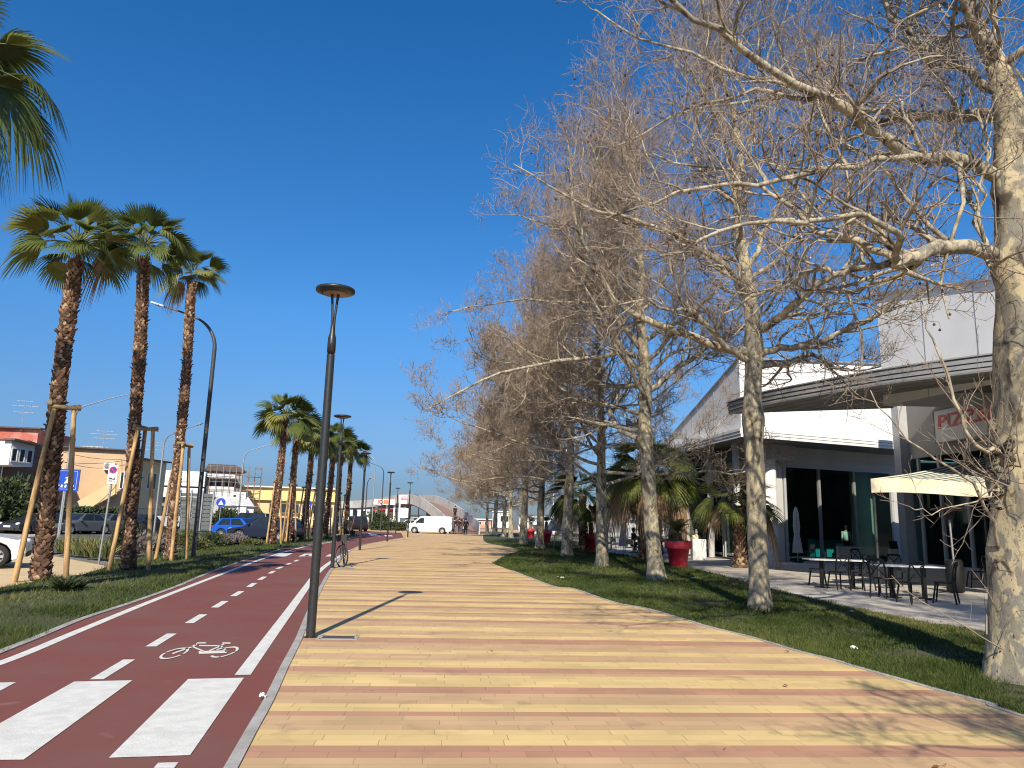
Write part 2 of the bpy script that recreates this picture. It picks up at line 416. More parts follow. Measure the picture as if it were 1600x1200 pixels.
# lawns (soil sheets); grass blades are grown on them further down
lawnR = ER+notch+[Vector((0.6, 104, 0)), Vector((7.0, 60, 0))]+[G(*p) for p in [(905, 853), (960, 866), (1030, 876), (1120, 898), (1190, 915), (1280, 938), (1360, 955), (1450, 973), (1560, 990)]]+[Vector((8.6, 6, 0)), Vector((9.4, -6, 0))]
sheet('lawn_beside_terrace', lawnR, -0.008, M_soil)
lawnL_out = [Vector((-9.8, -3, 0)), Vector((-11.4, 8, 0))]+[G(*p) for p in [(0, 917), (60, 906), (120, 899), (170, 884), (178, 874), (230, 868), (300, 852), (340, 846), (400, 836), (480, 826), (560, 822)]]
sheet('lawn_beside_road', EL+lawnL_out[::-1], -0.030, M_soil)
# cycle path
far_path = [G(560, 839), G(600, 832), G(640, 829)]
sheet('cycle_path', LK+[Vector((-14, 96, 0)), Vector((-22, 104, 0)), Vector((-28, 96, 0))]+EL[::-1], -0.004, M_red)
# promenade: from kerb to lawn edge and the square beyond
sheet('promenade', LK+[Vector((-12, 84, 0)), Vector((-26, 100, 0)), Vector((-60, 118, 0)), Vector((8, 150, 0)), Vector((0.6, 104, 0))]+notch[::-1]+ER[::-1], 0.004, M_pave)
# terrace
terr = [Vector((9.4, -6, 0)), Vector((8.6, 6, 0))]+[G(*p) for p in [(1560, 990), (1450, 973), (1360, 955), (1280, 938), (1190, 915), (1120, 898), (1030, 876), (960, 866), (905, 853)]]+[Vector((7.0, 60, 0)), Vector((10, 90, 0)), Vector((60, 90, 0)), Vector((60, -6, 0))]
sheet('terrace', terr, 0.0, M_slab)
# kerb strips
mb = MB(); ribbon(mb, LK, 0.085, 0.016, 0.045, 0.10); ribbon(mb, ER, 0.07, 0.014, 0.02, 0.10)
ribbon(mb, smooth_line(notch, 3), 0.07, 0.014, 0.02, 0.10); ribbon(mb, EL, 0.10, 0.008, -0.05, 0.10)
ribbon(mb, smooth_line([Vector(p) for p in terr[1:11]], 3), 0.06, 0.008, 0.0, 0.08)
struct(mb.build('kerb_strip', M_kerb))
# road and parking bay on the left
sheet('road', [(-17, 5), (-17.5, 20), (-16.6, 26), (-17.5, 32), (-19, 45), (-24, 70), (-34, 105), (-60, 112), (-44, 80), (-34, 60), (-28, 45), (-24.5, 30), (-24, 5)], -0.055, M_asph)
sheet('parking_bay', [(-11.4, 8)]+[tuple(G(*p)[:2]) for p in [(0, 917), (60, 906), (120, 899), (170, 884)]]+[tuple(G(*p)[:2]) for p in [(85, 868), (40, 862)]]+[(-17.2, 20), (-17, 5)], -0.020, M_park)
sheet('far_pavement', [(-24.5, 30), (-28, 45), (-34, 60), (-44, 80), (-60, 112), (-74, 110), (-60, 80), (-40, 50), (-34, 30)], -0.03, pm('pale_concrete', (0.42, 0.39, 0.33), (0.36, 0.33, 0.28), 2, 0.9))
sheet('filling_station_yard', [(-60, 112), (-26, 108), (-6, 160), (-70, 190)], -0.04, pm('yard_concrete', (0.36, 0.35, 0.33), (0.3, 0.29, 0.27), 1.2, 0.9))

# painted markings of the cycle path, one sheet
mb = MB(); ZM = 0.001
def poly_px(pts): mb.add([(*G(*p)[:2], ZM) for p in pts], [tuple(range(len(pts)))])
lineL = smooth_line([G(*p) for p in [(-260, 1120), (0, 1036), (120, 987), (230, 942), (337, 900.5), (421, 869.5), (477, 854), (520, 846.5)]])
ribbon(mb, lineL, 0.125, ZM)
lineR = smooth_line([G(*p) for p in [(379, 1054.5), (420, 998), (453, 953), (481, 914), (496, 895), (517, 878), (540, 864), (560, 855.5), (600, 847)]])
ribbon(mb, lineR, 0.15, ZM)
poly_px([(240, 1200), (247, 1192), (279, 1191), (272, 1200)])
dash = smooth_line([G(*p) for p in [(178, 1045), (253, 999.5), (307, 966.5), (344, 944), (371, 927.5), (393.5, 914), (409.5, 903.5), (425, 894), (437, 887), (451, 881), (463, 876), (480, 868), (500, 858)]], 1)
for i in range(len(dash)-1):
    a = dash[i]; b = dash[i+1]; t = (b-a).normalized(); nr = Vector((t.y, -t.x, 0))*0.06; h = t*0.5
    pq = [a-h-nr, a-h+nr, a+h+nr, a+h-nr]; mb.add([(p.x, p.y, ZM) for p in pq], [(0, 1, 2, 3)])
poly_px([(116, 1065), (207, 1063), (37, 1187), (-105, 1189)])
poly_px([(294, 1061), (381, 1059), (297, 1180), (170, 1184)])
poly_px([(-60, 1068), (25, 1066), (-150, 1160), (-290, 1162)])
# second zebra and arrow heads further along
for pts in ([(426, 870), (440, 864.5), (458, 864.5), (446, 869.5)], [(466, 869.5), (476, 865), (497, 865), (492, 869)], [(508, 869.5), (515, 866), (521, 866), (519, 869.5)]): poly_px(pts)
poly_px([(575, 833), (588, 835), (596, 838), (580, 837.5)]); poly_px([(600, 836), (612, 836.5), (614, 838), (602, 838)])
# bicycle symbol painted flat on the path (outline read off in tenths of a photo pixel)
def gp(X, Y): g = G(240+X/10, 990+Y/10); return (g.x, g.y, ZM+0.002)
def stroke(a, b, wd=26):
    dx, dy = b[0]-a[0], b[1]-a[1]; l = math.hypot(dx, dy); nx, ny = -dy/l*wd/2, dx/l*wd/2*.75
    mb.add([gp(a[0]+nx, a[1]+ny), gp(a[0]-nx, a[1]-ny), gp(b[0]-nx, b[1]-ny), gp(b[0]+nx, b[1]+ny)][::-1], [(0, 1, 2, 3)])
def ring(c, r_, t_, th, gaps):
    ax = (r_[0]-c[0], r_[1]-c[1]); ay = (t_[0]-c[0], t_[1]-c[1]); n_ = 48
    for i in range(n_):
        am = 360*(i+.5)/n_
        if any(g0 <= am <= g1 for g0, g1 in gaps): continue
        q = []
        for k, (f, a) in enumerate(((1, i), (1, i+1), (1-th, i+1), (1-th, i))): a = 2*PI*a/n_; q.append(gp(c[0]+f*(ax[0]*math.cos(a)+ay[0]*math.sin(a)), c[1]+f*(ax[1]*math.cos(a)+ay[1]*math.sin(a))))
        mb.add(q, [(0, 1, 2, 3)])
ring((322, 312), (545, 272), (392, 231), .20, [(140, 150), (318, 328)]); ring((1108, 292), (1322, 258), (1175, 212), .20, [(120, 205), (262, 272), (338, 346)])
for a, b, wd in (((290, 318), (495, 246), 24), ((490, 247), (610, 208), 24), ((590, 216), (665, 176), 34), ((650, 184), (690, 150), 26), ((680, 150), (822, 148), 24), ((712, 192), (1048, 194), 22), ((622, 214), (780, 278), 26), ((870, 270), (1022, 208), 24),
                 ((1046, 190), (1142, 288), 30), ((1040, 196), (1112, 160), 24), ((1075, 150), (1200, 152), 30), ((705, 298), (1140, 286), 58), ((985, 256), (1090, 222), 22)): stroke(a, b, wd)
struct(mb.build('path_markings', M_white))
# access cover in the paving by the first lamp
def ground_plate(name, label, cat, c, sx, sy, rz, m1, m2):
    t = thing(name, label, cat, (c.x, c.y, 0.004), rz)
    f = MB(); 
    for x, y, dx, dy in ((0, sy/2, sx, .05), (0, -sy/2, sx, .05), (sx/2, 0, .05, sy+.05), (-sx/2, 0, .05, sy+.05)): f.box((x, y, 0.002), (dx-0.0, dy, 0.012))
    f.build('frame', m1, t); g = MB(); g.box((0, 0, 0.0), (sx-.052, sy-.052, 0.009))
    g.build('lid', m2, t)
# ================================================================== GRASS
def in_poly(x, y, poly):
    px = np.array([p[0] for p in poly]); py = np.array([p[1] for p in poly]); n = len(px)
    ins = np.zeros(len(x), bool); j = n-1
    for i in range(n):
        c = ((py[i] > y) != (py[j] > y)) & (x < (px[j]-px[i])*(y-py[i])/(py[j]-py[i]+1e-12)+px[i])
        ins ^= c; j = i
    return ins
def vnoise(x, y, seed, f):
    """cheap smooth 2-D noise"""
    r = np.random.RandomState(seed); o = np.zeros(len(x))
    for k in range(6):
        a = r.rand()*2*PI; q = f*(0.6+1.2*r.rand()); o += np.sin((x*np.cos(a)+y*np.sin(a))*q+r.rand()*6.28)
    return o/6
M_blade = [pm('grass_blade_dark', (0.032, 0.052, 0.010), (0.048, 0.070, 0.016), 3, 0.75, spec=0.2),
           pm('grass_blade_mid', (0.062, 0.088, 0.018), (0.085, 0.105, 0.028), 3, 0.75, spec=0.2),
           pm('grass_blade_dry', (0.17, 0.16, 0.06), (0.13, 0.13, 0.045), 3, 0.85, spec=0.2)]
TRUNKS = [tuple(G(*p)[:2]) for p in ((1606, 1062), (1188, 954), (1026, 907), (941, 886), (885, 870), (62, 906), (200, 888), (265, 873))]
def grass(name, poly, n_max, seed, dens, z, hgt=0.06):
    r = np.random.RandomState(seed)
    xs = [p[0] for p in poly]; ys = [p[1] for p in poly]
    N = n_max*6
    # nearer ground is sampled more often
    y0 = max(min(ys), 4.0); y1 = min(max(ys), 60.0)
    u = r.rand(N); y = 1.0/(1/y0+(1/y1-1/y0)*u); x = min(xs)+(max(xs)-min(xs))*r.rand(N)
    k = in_poly(x, y, poly) & (r.rand(N) < 0.55+0.9*vnoise(x, y, seed+5, 2.2)) & (np.abs(x) < y*0.85+2.5)
    x = x[k][:n_max]; y = y[k][:n_max]; n = len(x)
    far = np.clip(np.hypot(x, y)/9, 1, 4.5)
    tuft = 0.75+0.6*vnoise(x, y, seed+1, 3.5)+0.35*vnoise(x, y, seed+2, 9)
    for tx_, ty_ in TRUNKS: tuft = tuft+1.1*np.exp(-(((x-tx_)**2+(y-ty_)**2)/.36))
    h = hgt*np.clip(tuft, 0.25, 2.6)*(0.6+0.8*r.rand(n))*(0.8+0.2*far); wd = 0.0042*far*(0.7+0.6*r.rand(n))
    a = r.rand(n)*2*PI; la = r.rand(n)*2*PI; ln = h*(0.3+0.8*r.rand(n))
    dx, dy = np.cos(a)*wd, np.sin(a)*wd
    V = np.zeros((n, 3, 3)); V[:, 0] = np.stack([x-dx, y-dy, np.full(n, z-.004)], 1); V[:, 1] = np.stack([x+dx, y+dy, np.full(n, z-.004)], 1)
    V[:, 2] = np.stack([x+np.cos(la)*ln, y+np.sin(la)*ln, z+h], 1)
    t = vnoise(x, y, seed+3, 1.3)+0.5*r.randn(n)*0.7; mi = np.where(t > 0.62, 2, np.where(t > -0.05, 1, 0))
    o = np_mesh(name, V.reshape(-1, 3), np.arange(3*n).reshape(n, 3), M_blade, mi, smooth=False)
    o['kind'] = 'stuff'
grass('lawn_grass', [(p[0]+0.03, p[1]) for p in lawnR], 230000, 3, 1, -0.008)
grass('verge_grass', [(p[0], p[1]) for p in EL]+[(p[0], p[1]) for p in lawnL_out[::-1]], 130000, 11, 1, -0.03, 0.065)
# little fallen leaves and litter
M_leaf = pm('fallen_leaf_brown', (0.24, 0.11, 0.05), (0.16, 0.07, 0.03), 12, 0.8)
M_litter = pm('white_paper', (0.8, 0.8, 0.78), (0.7, 0.7, 0.68), 12, 0.8)
def leaf_litter():
    mb = MB(); r = random.Random(5)
    for i in range(150):
        y = 1/(1/4.5+(1/34-1/4.5)*r.random()); x = r.uniform(-12, 9)
        if abs(x) > 0.75*y+1: continue
        if x < 2.5 and r.random() < 0.9: continue
        z = 0.012 if -20 < x else 0.0; a = r.uniform(0, 6.28); s = r.uniform(0.012, 0.035)
        pts = []
        for k in range(7):
            q = a+k*2*PI/7; rr = s*(1.0 if k % 2 else 0.55); pts.append((x+rr*math.cos(q), y+rr*math.sin(q), z+r.uniform(0.0, 0.02)))
        mb.add(pts, [tuple(range(7))])
    o = mb.build('fallen_leaves', M_leaf); o['kind'] = 'stuff'
leaf_litter()
def paper(px, py, s, label):
    c = G(px, py); mb = MB(); r = random.Random(int(px))
    n = 6; P = {}
    for i in range(n):
        for j in range(n): P[i, j] = (c.x+(i/n-.5)*s, c.y+(j/n-.5)*s*.8, 0.03+r.uniform(-0.012, 0.028))
    vs = [P[i, j] for i in range(n) for j in range(n)]
    mb.add(vs, [(i*n+j, (i+1)*n+j, (i+1)*n+j+1, i*n+j+1) for i in range(n-1) for j in range(n-1)])
    tag(mb.build('litter_paper', M_litter), label, 'litter')
paper(412, 1093, 0.07, 'crumpled white paper scrap on the kerb beside the red cycle path')
paper(1335, 1016, 0.10, 'small white paper scrap lying in the grass at the right')
paper(1331, 958, 0.09, 'white litter scrap in the grass below the cross-back chairs')
paper(876, 904, 0.28, 'white litter in the grass near the third plane tree')
paper(1084, 905, 0.16, 'tiny white litter in the grass before the red pot')

# ================================================================== PLANE TREES
def bark_mat(name, base, dark, pale, sc=5.0):
    m = bpy.data.materials.new(name); m.use_nodes = True
    N = m.node_tree.nodes; L = m.node_tree.links; b = N['Principled BSDF']; b.inputs['Roughness'].default_value = 0.85
    b.inputs['Specular IOR Level'].default_value = 0.25
    tc = N.new('ShaderNodeTexCoord'); mp = N.new('ShaderNodeMapping'); mp.inputs['Scale'].default_value = (1, 1, 0.55); L.new(tc.outputs['Object'], mp.inputs[0])
    def nz(s, d, dist=0.0):
        n = N.new('ShaderNodeTexNoise'); n.inputs['Scale'].default_value = s; n.inputs['Detail'].default_value = d; n.inputs['Distortion'].default_value = dist
        L.new(mp.outputs[0], n.inputs['Vector']); return n.outputs[0]
    def ramp(s, a, c):
        r = N.new('ShaderNodeValToRGB'); r.color_ramp.elements[0].position = a; r.color_ramp.elements[1].position = c; L.new(s, r.inputs[0]); return r.outputs[0]
    def mix(f, a, c):
        x = N.new('ShaderNodeMix'); x.data_type = 'RGBA'; L.new(f, x.inputs[0])
        if isinstance(a, tuple): x.inputs[6].default_value = (*a, 1)
        else: L.new(a, x.inputs[6])
        x.inputs[7].default_value = (*c, 1); return x.outputs[2]
    c = mix(ramp(nz(sc*1.3, 3, 0.6), 0.44, 0.50), base, pale)
    c = mix(ramp(nz(sc*2.1, 4, 0.8), 0.54, 0.60), c, (0.21, 0.20, 0.165))
    c = mix(ramp(nz(sc*0.8, 6, 1.2), 0.56, 0.64), c, dark)
    c = mix(ramp(nz(sc*14, 3), 0.62, 0.7), c, tuple(v*0.6 for v in dark))
    L.new(c, b.inputs['Base Color'])
    bp = N.new('ShaderNodeBump'); bp.inputs['Strength'].default_value = 0.5; bp.inputs['Distance'].default_value = 0.02
    L.new(nz(sc*6, 6), bp.inputs['Height']); L.new(bp.outputs[0], b.inputs['Normal'])
    return m
M_bark = bark_mat('plane_bark', (0.215, 0.195, 0.15), (0.08, 0.065, 0.05), (0.43, 0.365, 0.235), 3.6)
M_branch = bark_mat('plane_branch_bark', (0.27, 0.23, 0.175), (0.11, 0.085, 0.066), (0.42, 0.37, 0.27), 5)
M_twig = pm('plane_twig', (0.355, 0.285, 0.22), (0.205, 0.158, 0.12), 3, 0.8, spec=0.3)
M_ball = pm('plane_seed_ball', (0.07, 0.045, 0.03), (0.12, 0.07, 0.04), 10, 0.95)

def norm(a): return a/np.maximum(np.linalg.norm(a, axis=-1, keepdims=True), 1e-9)
def walk(r, P0, Dr, Ln, K, wig, up):
    M = len(P0); pts = np.zeros((M, K, 3)); pts[:, 0] = P0; d = norm(Dr)
    for k in range(1, K):
        d = norm(d+r.randn(M, 3)*wig+np.array([0, 0, up])*np.ones((M, 1)))
        pts[:, k] = pts[:, k-1]+d*(Ln/(K-1))[:, None]
    return pts
def spawn(r, pts, rad, per, t0, t1, ang, lenf, upb):
    """children of the branches pts (M,K,3) with radii (M,K)"""
    M, K, _ = pts.shape; n = M*per
    idx = np.repeat(np.arange(M), per); t = t0+(t1-t0)*((np.tile(np.arange(per), M)+r.rand(n))/per)
    f = t*(K-1); i = np.minimum(f.astype(int), K-2); q = (f-i)[:, None]
    P = pts[idx, i]*(1-q)+pts[idx, i+1]*q; T = norm(pts[idx, i+1]-pts[idx, i])
    R = rad[idx, i]*(1-q[:, 0])+rad[idx, i+1]*q[:, 0]
    rv = r.randn(n, 3); pr = norm(rv-T*(rv*T).sum(1, keepdims=True))
    a = np.radians(ang[0]+(ang[1]-ang[0])*r.rand(n))[:, None]
    Dr = T*np.cos(a)+pr*np.sin(a)+np.array([0, 0, upb])
    Ln = (lenf[0]+(lenf[1]-lenf[0])*r.rand(n))*(1.15-0.55*t)
    return P, Dr, Ln, R, idx
def tubes(pts, rad, S):
    M, K, _ = pts.shape
    T = norm(np.gradient(pts, axis=1))
    ref = np.where(np.abs(norm(pts[:, -1]-pts[:, 0])[:, 2:3]) > 0.8, np.array([[1., 0, 0]]), np.array([[0, 0, 1.]]))[:, None, :]
    u = norm(np.cross(T, ref)); v = np.cross(T, u)
    an = 2*PI*np.arange(S)/S
    V = pts[:, :, None, :]+rad[:, :, None, None]*(np.cos(an)[None, None, :, None]*u[:, :, None, :]+np.sin(an)[None, None, :, None]*v[:, :, None, :])
    k = np.arange(K-1)[:, None]; s = np.arange(S)[None, :]; s2 = (s+1) % S
    q = np.stack([k*S+s, k*S+s2, (k+1)*S+s2, (k+1)*S+s], -1).reshape(-1, 4)
    Q = (np.arange(M)*K*S)[:, None, None]+q[None]
    return V.reshape(-1, 3), Q.reshape(-1, 4)
def joinm(parts):
    V = []; Q = []; I = []; b = 0
    for v, q, mi in parts:
        V.append(v); Q.append(q+b); I.append(np.full(len(q), mi)); b += len(v)
    return np.concatenate(V), np.concatenate(Q), np.concatenate(I)
def resample(P, K):
    P = np.array([tuple(p) for p in P], float); n = len(P)
    Q = np.vstack([2*P[0]-P[1], P, 2*P[-1]-P[-2]])
    o = []
    for f in np.linspace(0, n-1-1e-6, K):
        i = int(f); t = f-i; a, b, c, d = Q[i:i+4]
        o.append(0.5*((2*b)+(c-a)*t+(2*a-5*b+4*c-d)*t*t+(3*b-3*c+d-a)*t**3))
    return np.array(o)

def plane_tree(seed, H=12.5, r0=0.24, guides=(), n_limb=20, reach=6.0, first=3.4, trunk=None, knots=(), dens=1.0, twig=1.0, lim_dir=None, shoots=(), flare=0.3, n3=7, n4=6, bare=(), slim=1.0, topk=0.62):
    """returns (trunk mesh, crown mesh) around the origin; guides = [(points, r_start, r_end)]"""
    r = np.random.RandomState(seed)
    KT = 46
    if trunk is None:
        zz = np.linspace(0, H, KT); lean = r.randn(2)*0.25; s = zz/H
        tp = np.stack([lean[0]*s+0.10*np.sin(zz*0.9+seed)*s, lean[1]*s+0.10*np.cos(zz*0.7+seed)*s, zz], 1)
        tr = r0*(1-0.35*np.minimum(zz/4.5, 1))*np.where(zz > 4.5, np.maximum(1-(zz-4.5)/(H-4.2), 0.06), 1)
    else:
        tp = resample([p[:3] for p in trunk], KT); tr = np.interp(np.linspace(0, 1, KT), np.linspace(0, 1, len(trunk)), [p[3] for p in trunk])
        zz = tp[:, 2]
    tr = tr*(1+flare*np.exp(-np.maximum(zz, 0)/0.22))
    ks = list(knots) or [first-0.2+r.rand()*0.3, first+1.3+r.rand()*0.5]
    for kz in ks: tr = tr*(1+0.22*np.exp(-((zz-kz)/0.16)**2))
    # trunk surface with lumps
    S = 22; T = norm(np.gradient(tp, axis=0)); u = norm(np.cross(T, np.array([0, 1., 0]))); v = np.cross(T, u)
    an = 2*PI*np.arange(S)/S; A, Zg = np.meshgrid(an, zz)
    lump = 1+0.05*np.sin(3*A+seed+Zg*0.8)+0.04*np.sin(5*A-Zg*2.3)+0.035*np.sin(2*A+Zg*5.1+seed)+0.03*r.randn(KT, S)*0.6+0.10*np.exp(-np.maximum(Zg, 0)/0.18)*np.sin(5*A+seed)
    rr = tr[:, None]*lump
    V = tp[:, None, :]+rr[..., None]*(np.cos(A)[..., None]*u[:, None, :]+np.sin(A)[..., None]*v[:, None, :])
    k = np.arange(KT-1)[:, None]; s_ = np.arange(S)[None, :]; s2 = (s_+1) % S
    Qt = np.stack([k*S+s_, k*S+s2, (k+1)*S+s2, (k+1)*S+s_], -1).reshape(-1, 4)
    # limbs
    P0 = []; Dr = []; Ln = []; R0 = []
    for i in range(n_limb):
        f = (i+0.5)/n_limb; z = first+(H*0.93-first)*f**1.1; a = i*2.399+r.rand()*0.9
        if lim_dir is not None and r.rand() < 0.5: a = lim_dir+r.randn()*0.8
        j = np.interp(z, zz, np.arange(KT)); base = np.array([np.interp(z, zz, tp[:, 0]), np.interp(z, zz, tp[:, 1]), z])
        el = math.radians(8+52*f+r.randn()*8); P0.append(base); Dr.append([math.cos(a)*math.cos(el), math.sin(a)*math.cos(el), math.sin(el)])
        Ln.append(reach*(1.08-topk*f)*(0.75+0.4*r.rand())); R0.append(min(np.interp(z, zz, tr)*0.5*slim, 0.085*slim)*(0.75+0.4*r.rand()))
    parts = []; K1 = 16
    L1 = walk(r, np.array(P0), np.array(Dr), np.array(Ln), K1, 0.16, 0.035)
    rad1 = np.array(R0)[:, None]*np.linspace(1, 0.16, K1)[None, :]
    if len(guides):
        gp = np.stack([resample(g[0], K1) for g in guides]); 
        gp[:, 1:-1] += r.randn(len(guides), K1-2, 3)*0.03
        gr = np.stack([np.linspace(g[1], g[2], K1) for g in guides])
        L1 = np.concatenate([gp, L1]); rad1 = np.concatenate([gr, rad1])
    v, q = tubes(L1, rad1, 9); parts.append((v, q, 0))
    # the thin top of the trunk sprouts too
    top = resample(tp[int(KT*0.72):], K1)[None]; topr = np.maximum(resample(np.stack([tr[int(KT*0.72):]]*3, 1), K1)[:, 0], 0.012)[None]
    B1 = np.concatenate([L1, top]); BR = np.concatenate([rad1, topr])
    n2 = max(int(11*dens), 3)
    P, Dd, Le, R, _ = spawn(r, B1, BR, n2, 0.16, 1.0, (28, 68), (0.9, 2.5), 0.22)
    K2 = 10; L2 = walk(r, P, Dd, Le, K2, 0.20, 0.05); r2 = np.minimum(R*0.6, 0.034*slim)[:, None]*np.linspace(1, 0.22, K2)[None]
    v, q = tubes(L2, r2, 6); parts.append((v, q, 0))
    P, Dd, Le, R, _ = spawn(r, L2, r2, n3, 0.12, 1.0, (30, 75), (0.35, 1.15), 0.18)
    K3 = 7; L3 = walk(r, P, Dd, Le, K3, 0.26, 0.07); r3 = np.clip(R*0.6, 0.0035*twig, 0.011)[:, None]*np.linspace(1, 0.45, K3)[None]
    v, q = tubes(L3, r3, 4); parts.append((v, q, 1))
    P, Dd, Le, R, _ = spawn(r, L3, r3, n4, 0.1, 1.0, (30, 80), (0.10, 0.46), 0.22)
    K4 = 4; L4 = walk(r, P, Dd, Le, K4, 0.32, 0.10); r4 = np.full((len(P), 1), 0.0031*twig)*np.linspace(1.15, 0.7, K4)[None]
    v, q = tubes(L4, r4, 3); parts.append((v, q, 1))
    # long bare shoots with a few twigs only
    if len(bare):
        bpts = np.stack([resample(g[0], K1) for g in bare]); bpts[:, 1:-1] += r.randn(len(bare), K1-2, 3)*0.02; brd = np.stack([np.linspace(g[1], g[2], K1) for g in bare])
        v, q = tubes(bpts, brd, 7); parts.append((v, q, 0))
        P, Dd, Le, R, _ = spawn(r, bpts, brd, 7, 0.15, 1, (25, 65), (.25, .8), .15); bl = walk(r, P, Dd, Le, 7, .2, .05); bq = np.clip(R*.5, .003, .007)[:, None]*np.linspace(1, .5, 7)[None]
        v, q = tubes(bl, bq, 4); parts.append((v, q, 1))
        P, Dd, Le, R, _ = spawn(r, bl, bq, 3, 0.2, 1, (30, 70), (.08, .3), .2); v, q = tubes(walk(r, P, Dd, Le, 4, .25, .1), np.full((len(P), 4), .0026), 3); parts.append((v, q, 1))
    # epicormic shoots
    for sp, dr_, n_ in shoots:
        P = np.array(sp)[None]+r.randn(n_, 3)*0.09; Dd = np.array(dr_)[None]+r.randn(n_, 3)*0.65
        Ls = walk(r, P, Dd, 0.5+1.2*r.rand(n_)**1.5, 9, 0.11, 0.10); rs = (0.004+0.007*r.rand(n_))[:, None]*np.linspace(1, 0.35, 9)[None]
        v, q = tubes(Ls, rs, 5); parts.append((v, q, 1))
        P, Dd, Le, R, _ = spawn(r, Ls, rs, 4, 0.2, 1, (30, 70), (0.1, 0.35), 0.2)
        v, q = tubes(walk(r, P, Dd, Le, 4, 0.2, 0.1), np.full((len(P), 4), 0.0027), 3); parts.append((v, q, 1))
    # seed balls hanging under twigs
    nb = 520; pick = r.choice(len(L4), nb); bp_ = L4[pick, -1]
    st = np.stack([bp_, bp_-np.array([0, 0, 0.045])+r.randn(nb, 3)*0.008, bp_-np.array([0, 0, 0.09])+r.randn(nb, 3)*0.012], 1)
    v, q = tubes(st, np.full((nb, 3), 0.0016*twig), 3); parts.append((v, q, 1))
    bc = st[:, -1]; th = np.array([0.0, 0.55, 1.3, 2.2, PI])*1.0
    prof_r = np.array([0.003, 0.011, 0.0165, 0.0125, 0.003])*1.05; prof_z = np.array([0.0, -0.006, -0.018, -0.030, -0.035])
    line = np.repeat(bc[:, None, :], 5, 1); line[:, :, 2] += prof_z[None]
    v, q = tubes(line, np.repeat(prof_r[None], nb, 0), 5); parts.append((v, q, 2))
    Vc, Qc, Ic = joinm(parts)
    tm = np_mesh('trunk', V.reshape(-1, 3), Qt, M_bark, parent=False)
    cm = np_mesh('crown', Vc, Qc, [M_branch, M_twig, M_ball], Ic, parent=False)
    return tm, cm
ROW = 'bare plane trees in the row beside the promenade'
def place_plane(meshes, loc, rz, label, scale=1.0):
    t = thing('plane_tree', label, 'tree', loc, rz, ROW, scale)
    link_mesh('trunk', meshes[0], t); link_mesh('crown', meshes[1], t); return t

# nearest tree, limbs laid out as they grow in the photograph
b0 = G(1606, 1062); y0 = b0.y
def L_(pts, dys):   # local points from photo points with forward distances
    return [tuple(D(px, py, y0+dy)-b0) for (px, py), dy in zip(pts, dys)]
tk = [(1606, 1066, .385), (1604, 960, .35), (1602, 830, .335), (1600, 700, .325), (1598, 560, .29), (1594, 440, .27), (1588, 330, .235), (1582, 240, .20), (1577, 170, .17), (1560, 110, .12), (1535, 60, .10), (1510, 0, .08), (1490, -70, .05), (1475, -150, .02)]
trunk0 = [(*tuple(D(a, b, y0)-b0), c) for a, b, c in tk]; trunk0[0] = (0, 0, -0.05, .385)
def gd(pts, dys, r0, r1): return (L_(pts, dys), r0, r1)
G0 = [
 gd([(1580, 285), (1535, 262), (1480, 246), (1425, 241), (1380, 212), (1340, 188), (1290, 158), (1225, 120), (1160, 80), (1100, 40), (1040, -10)], [0, -.1, -.2, -.3, -.4, -.6, -.8, -1, -1.2, -1.4, -1.6], .088, .026),
 gd([(1425, 241), (1390, 205), (1360, 190), (1310, 168), (1270, 150), (1200, 128), (1130, 108), (1050, 72), (985, 55), (930, 15)], [-.3, 0, .2, .4, .6, .8, 1, 1.2, 1.4, 1.6], .045, .013),
 gd([(1440, 244), (1400, 245), (1340, 256), (1290, 262), (1230, 280), (1170, 290), (1090, 292), (1020, 320), (950, 340)], [-.3, -.5, -.8, -1.1, -1.3, -1.4, -1.4, -1.4, -1.4], .042, .011),
 gd([(1590, 420), (1555, 405), (1520, 390), (1480, 384), (1445, 396), (1415, 408), (1400, 412)], [0, -.1, -.2, -.3, -.4, -.5, -.5], .098, .07),
 gd([(1402, 410), (1370, 390), (1320, 372), (1270, 352), (1230, 322), (1200, 292), (1150, 270), (1090, 262), (1020, 240)], [-.5, -.5, -.4, -.3, -.2, -.1, 0, .1, 0.2], .046, .012),
 gd([(1404, 408), (1405, 380), (1385, 350), (1340, 338), (1290, 338), (1230, 350), (1160, 352), (1090, 380), (1030, 400)], [-.5, -.8, -1, -1.2, -1.4, -1.6, -1.8, -1.9, -2], .042, .011),
 gd([(1410, 410), (1370, 412), (1320, 425), (1260, 430), (1190, 455), (1130, 490)], [-.5, -.3, 0, .3, .6, .9], .05, .012),
 gd([(1578, 200), (1545, 190), (1480, 182), (1400, 182), (1330, 168), (1270, 160), (1200, 150), (1120, 165), (1040, 190), (960, 230)], [0, .2, .5, .8, 1.1, 1.4, 1.6, 1.8, 2, 2.2], .05, .012),
 gd([(1576, 165), (1530, 118), (1470, 82), (1420, 60), (1395, 30), (1375, -10), (1350, -60)], [0, .1, .2, .3, .4, .4, .5], .062, .024),
 gd([(1550, 95), (1535, 70), (1520, 40), (1500, 0), (1470, -50)], [0, -.2, -.4, -.6, -.8], .06, .03),
 gd([(1545, 395), (1520, 330), (1505, 300), (1498, 260), (1500, 200), (1480, 140)], [-.1, 0, 0, .1, .2, .2], .03, .012),
 gd([(1535, 390), (1532, 340), (1536, 280), (1536, 220), (1530, 150)], [-.1, -.3, -.4, -.5, -.6], .024, .012),
]
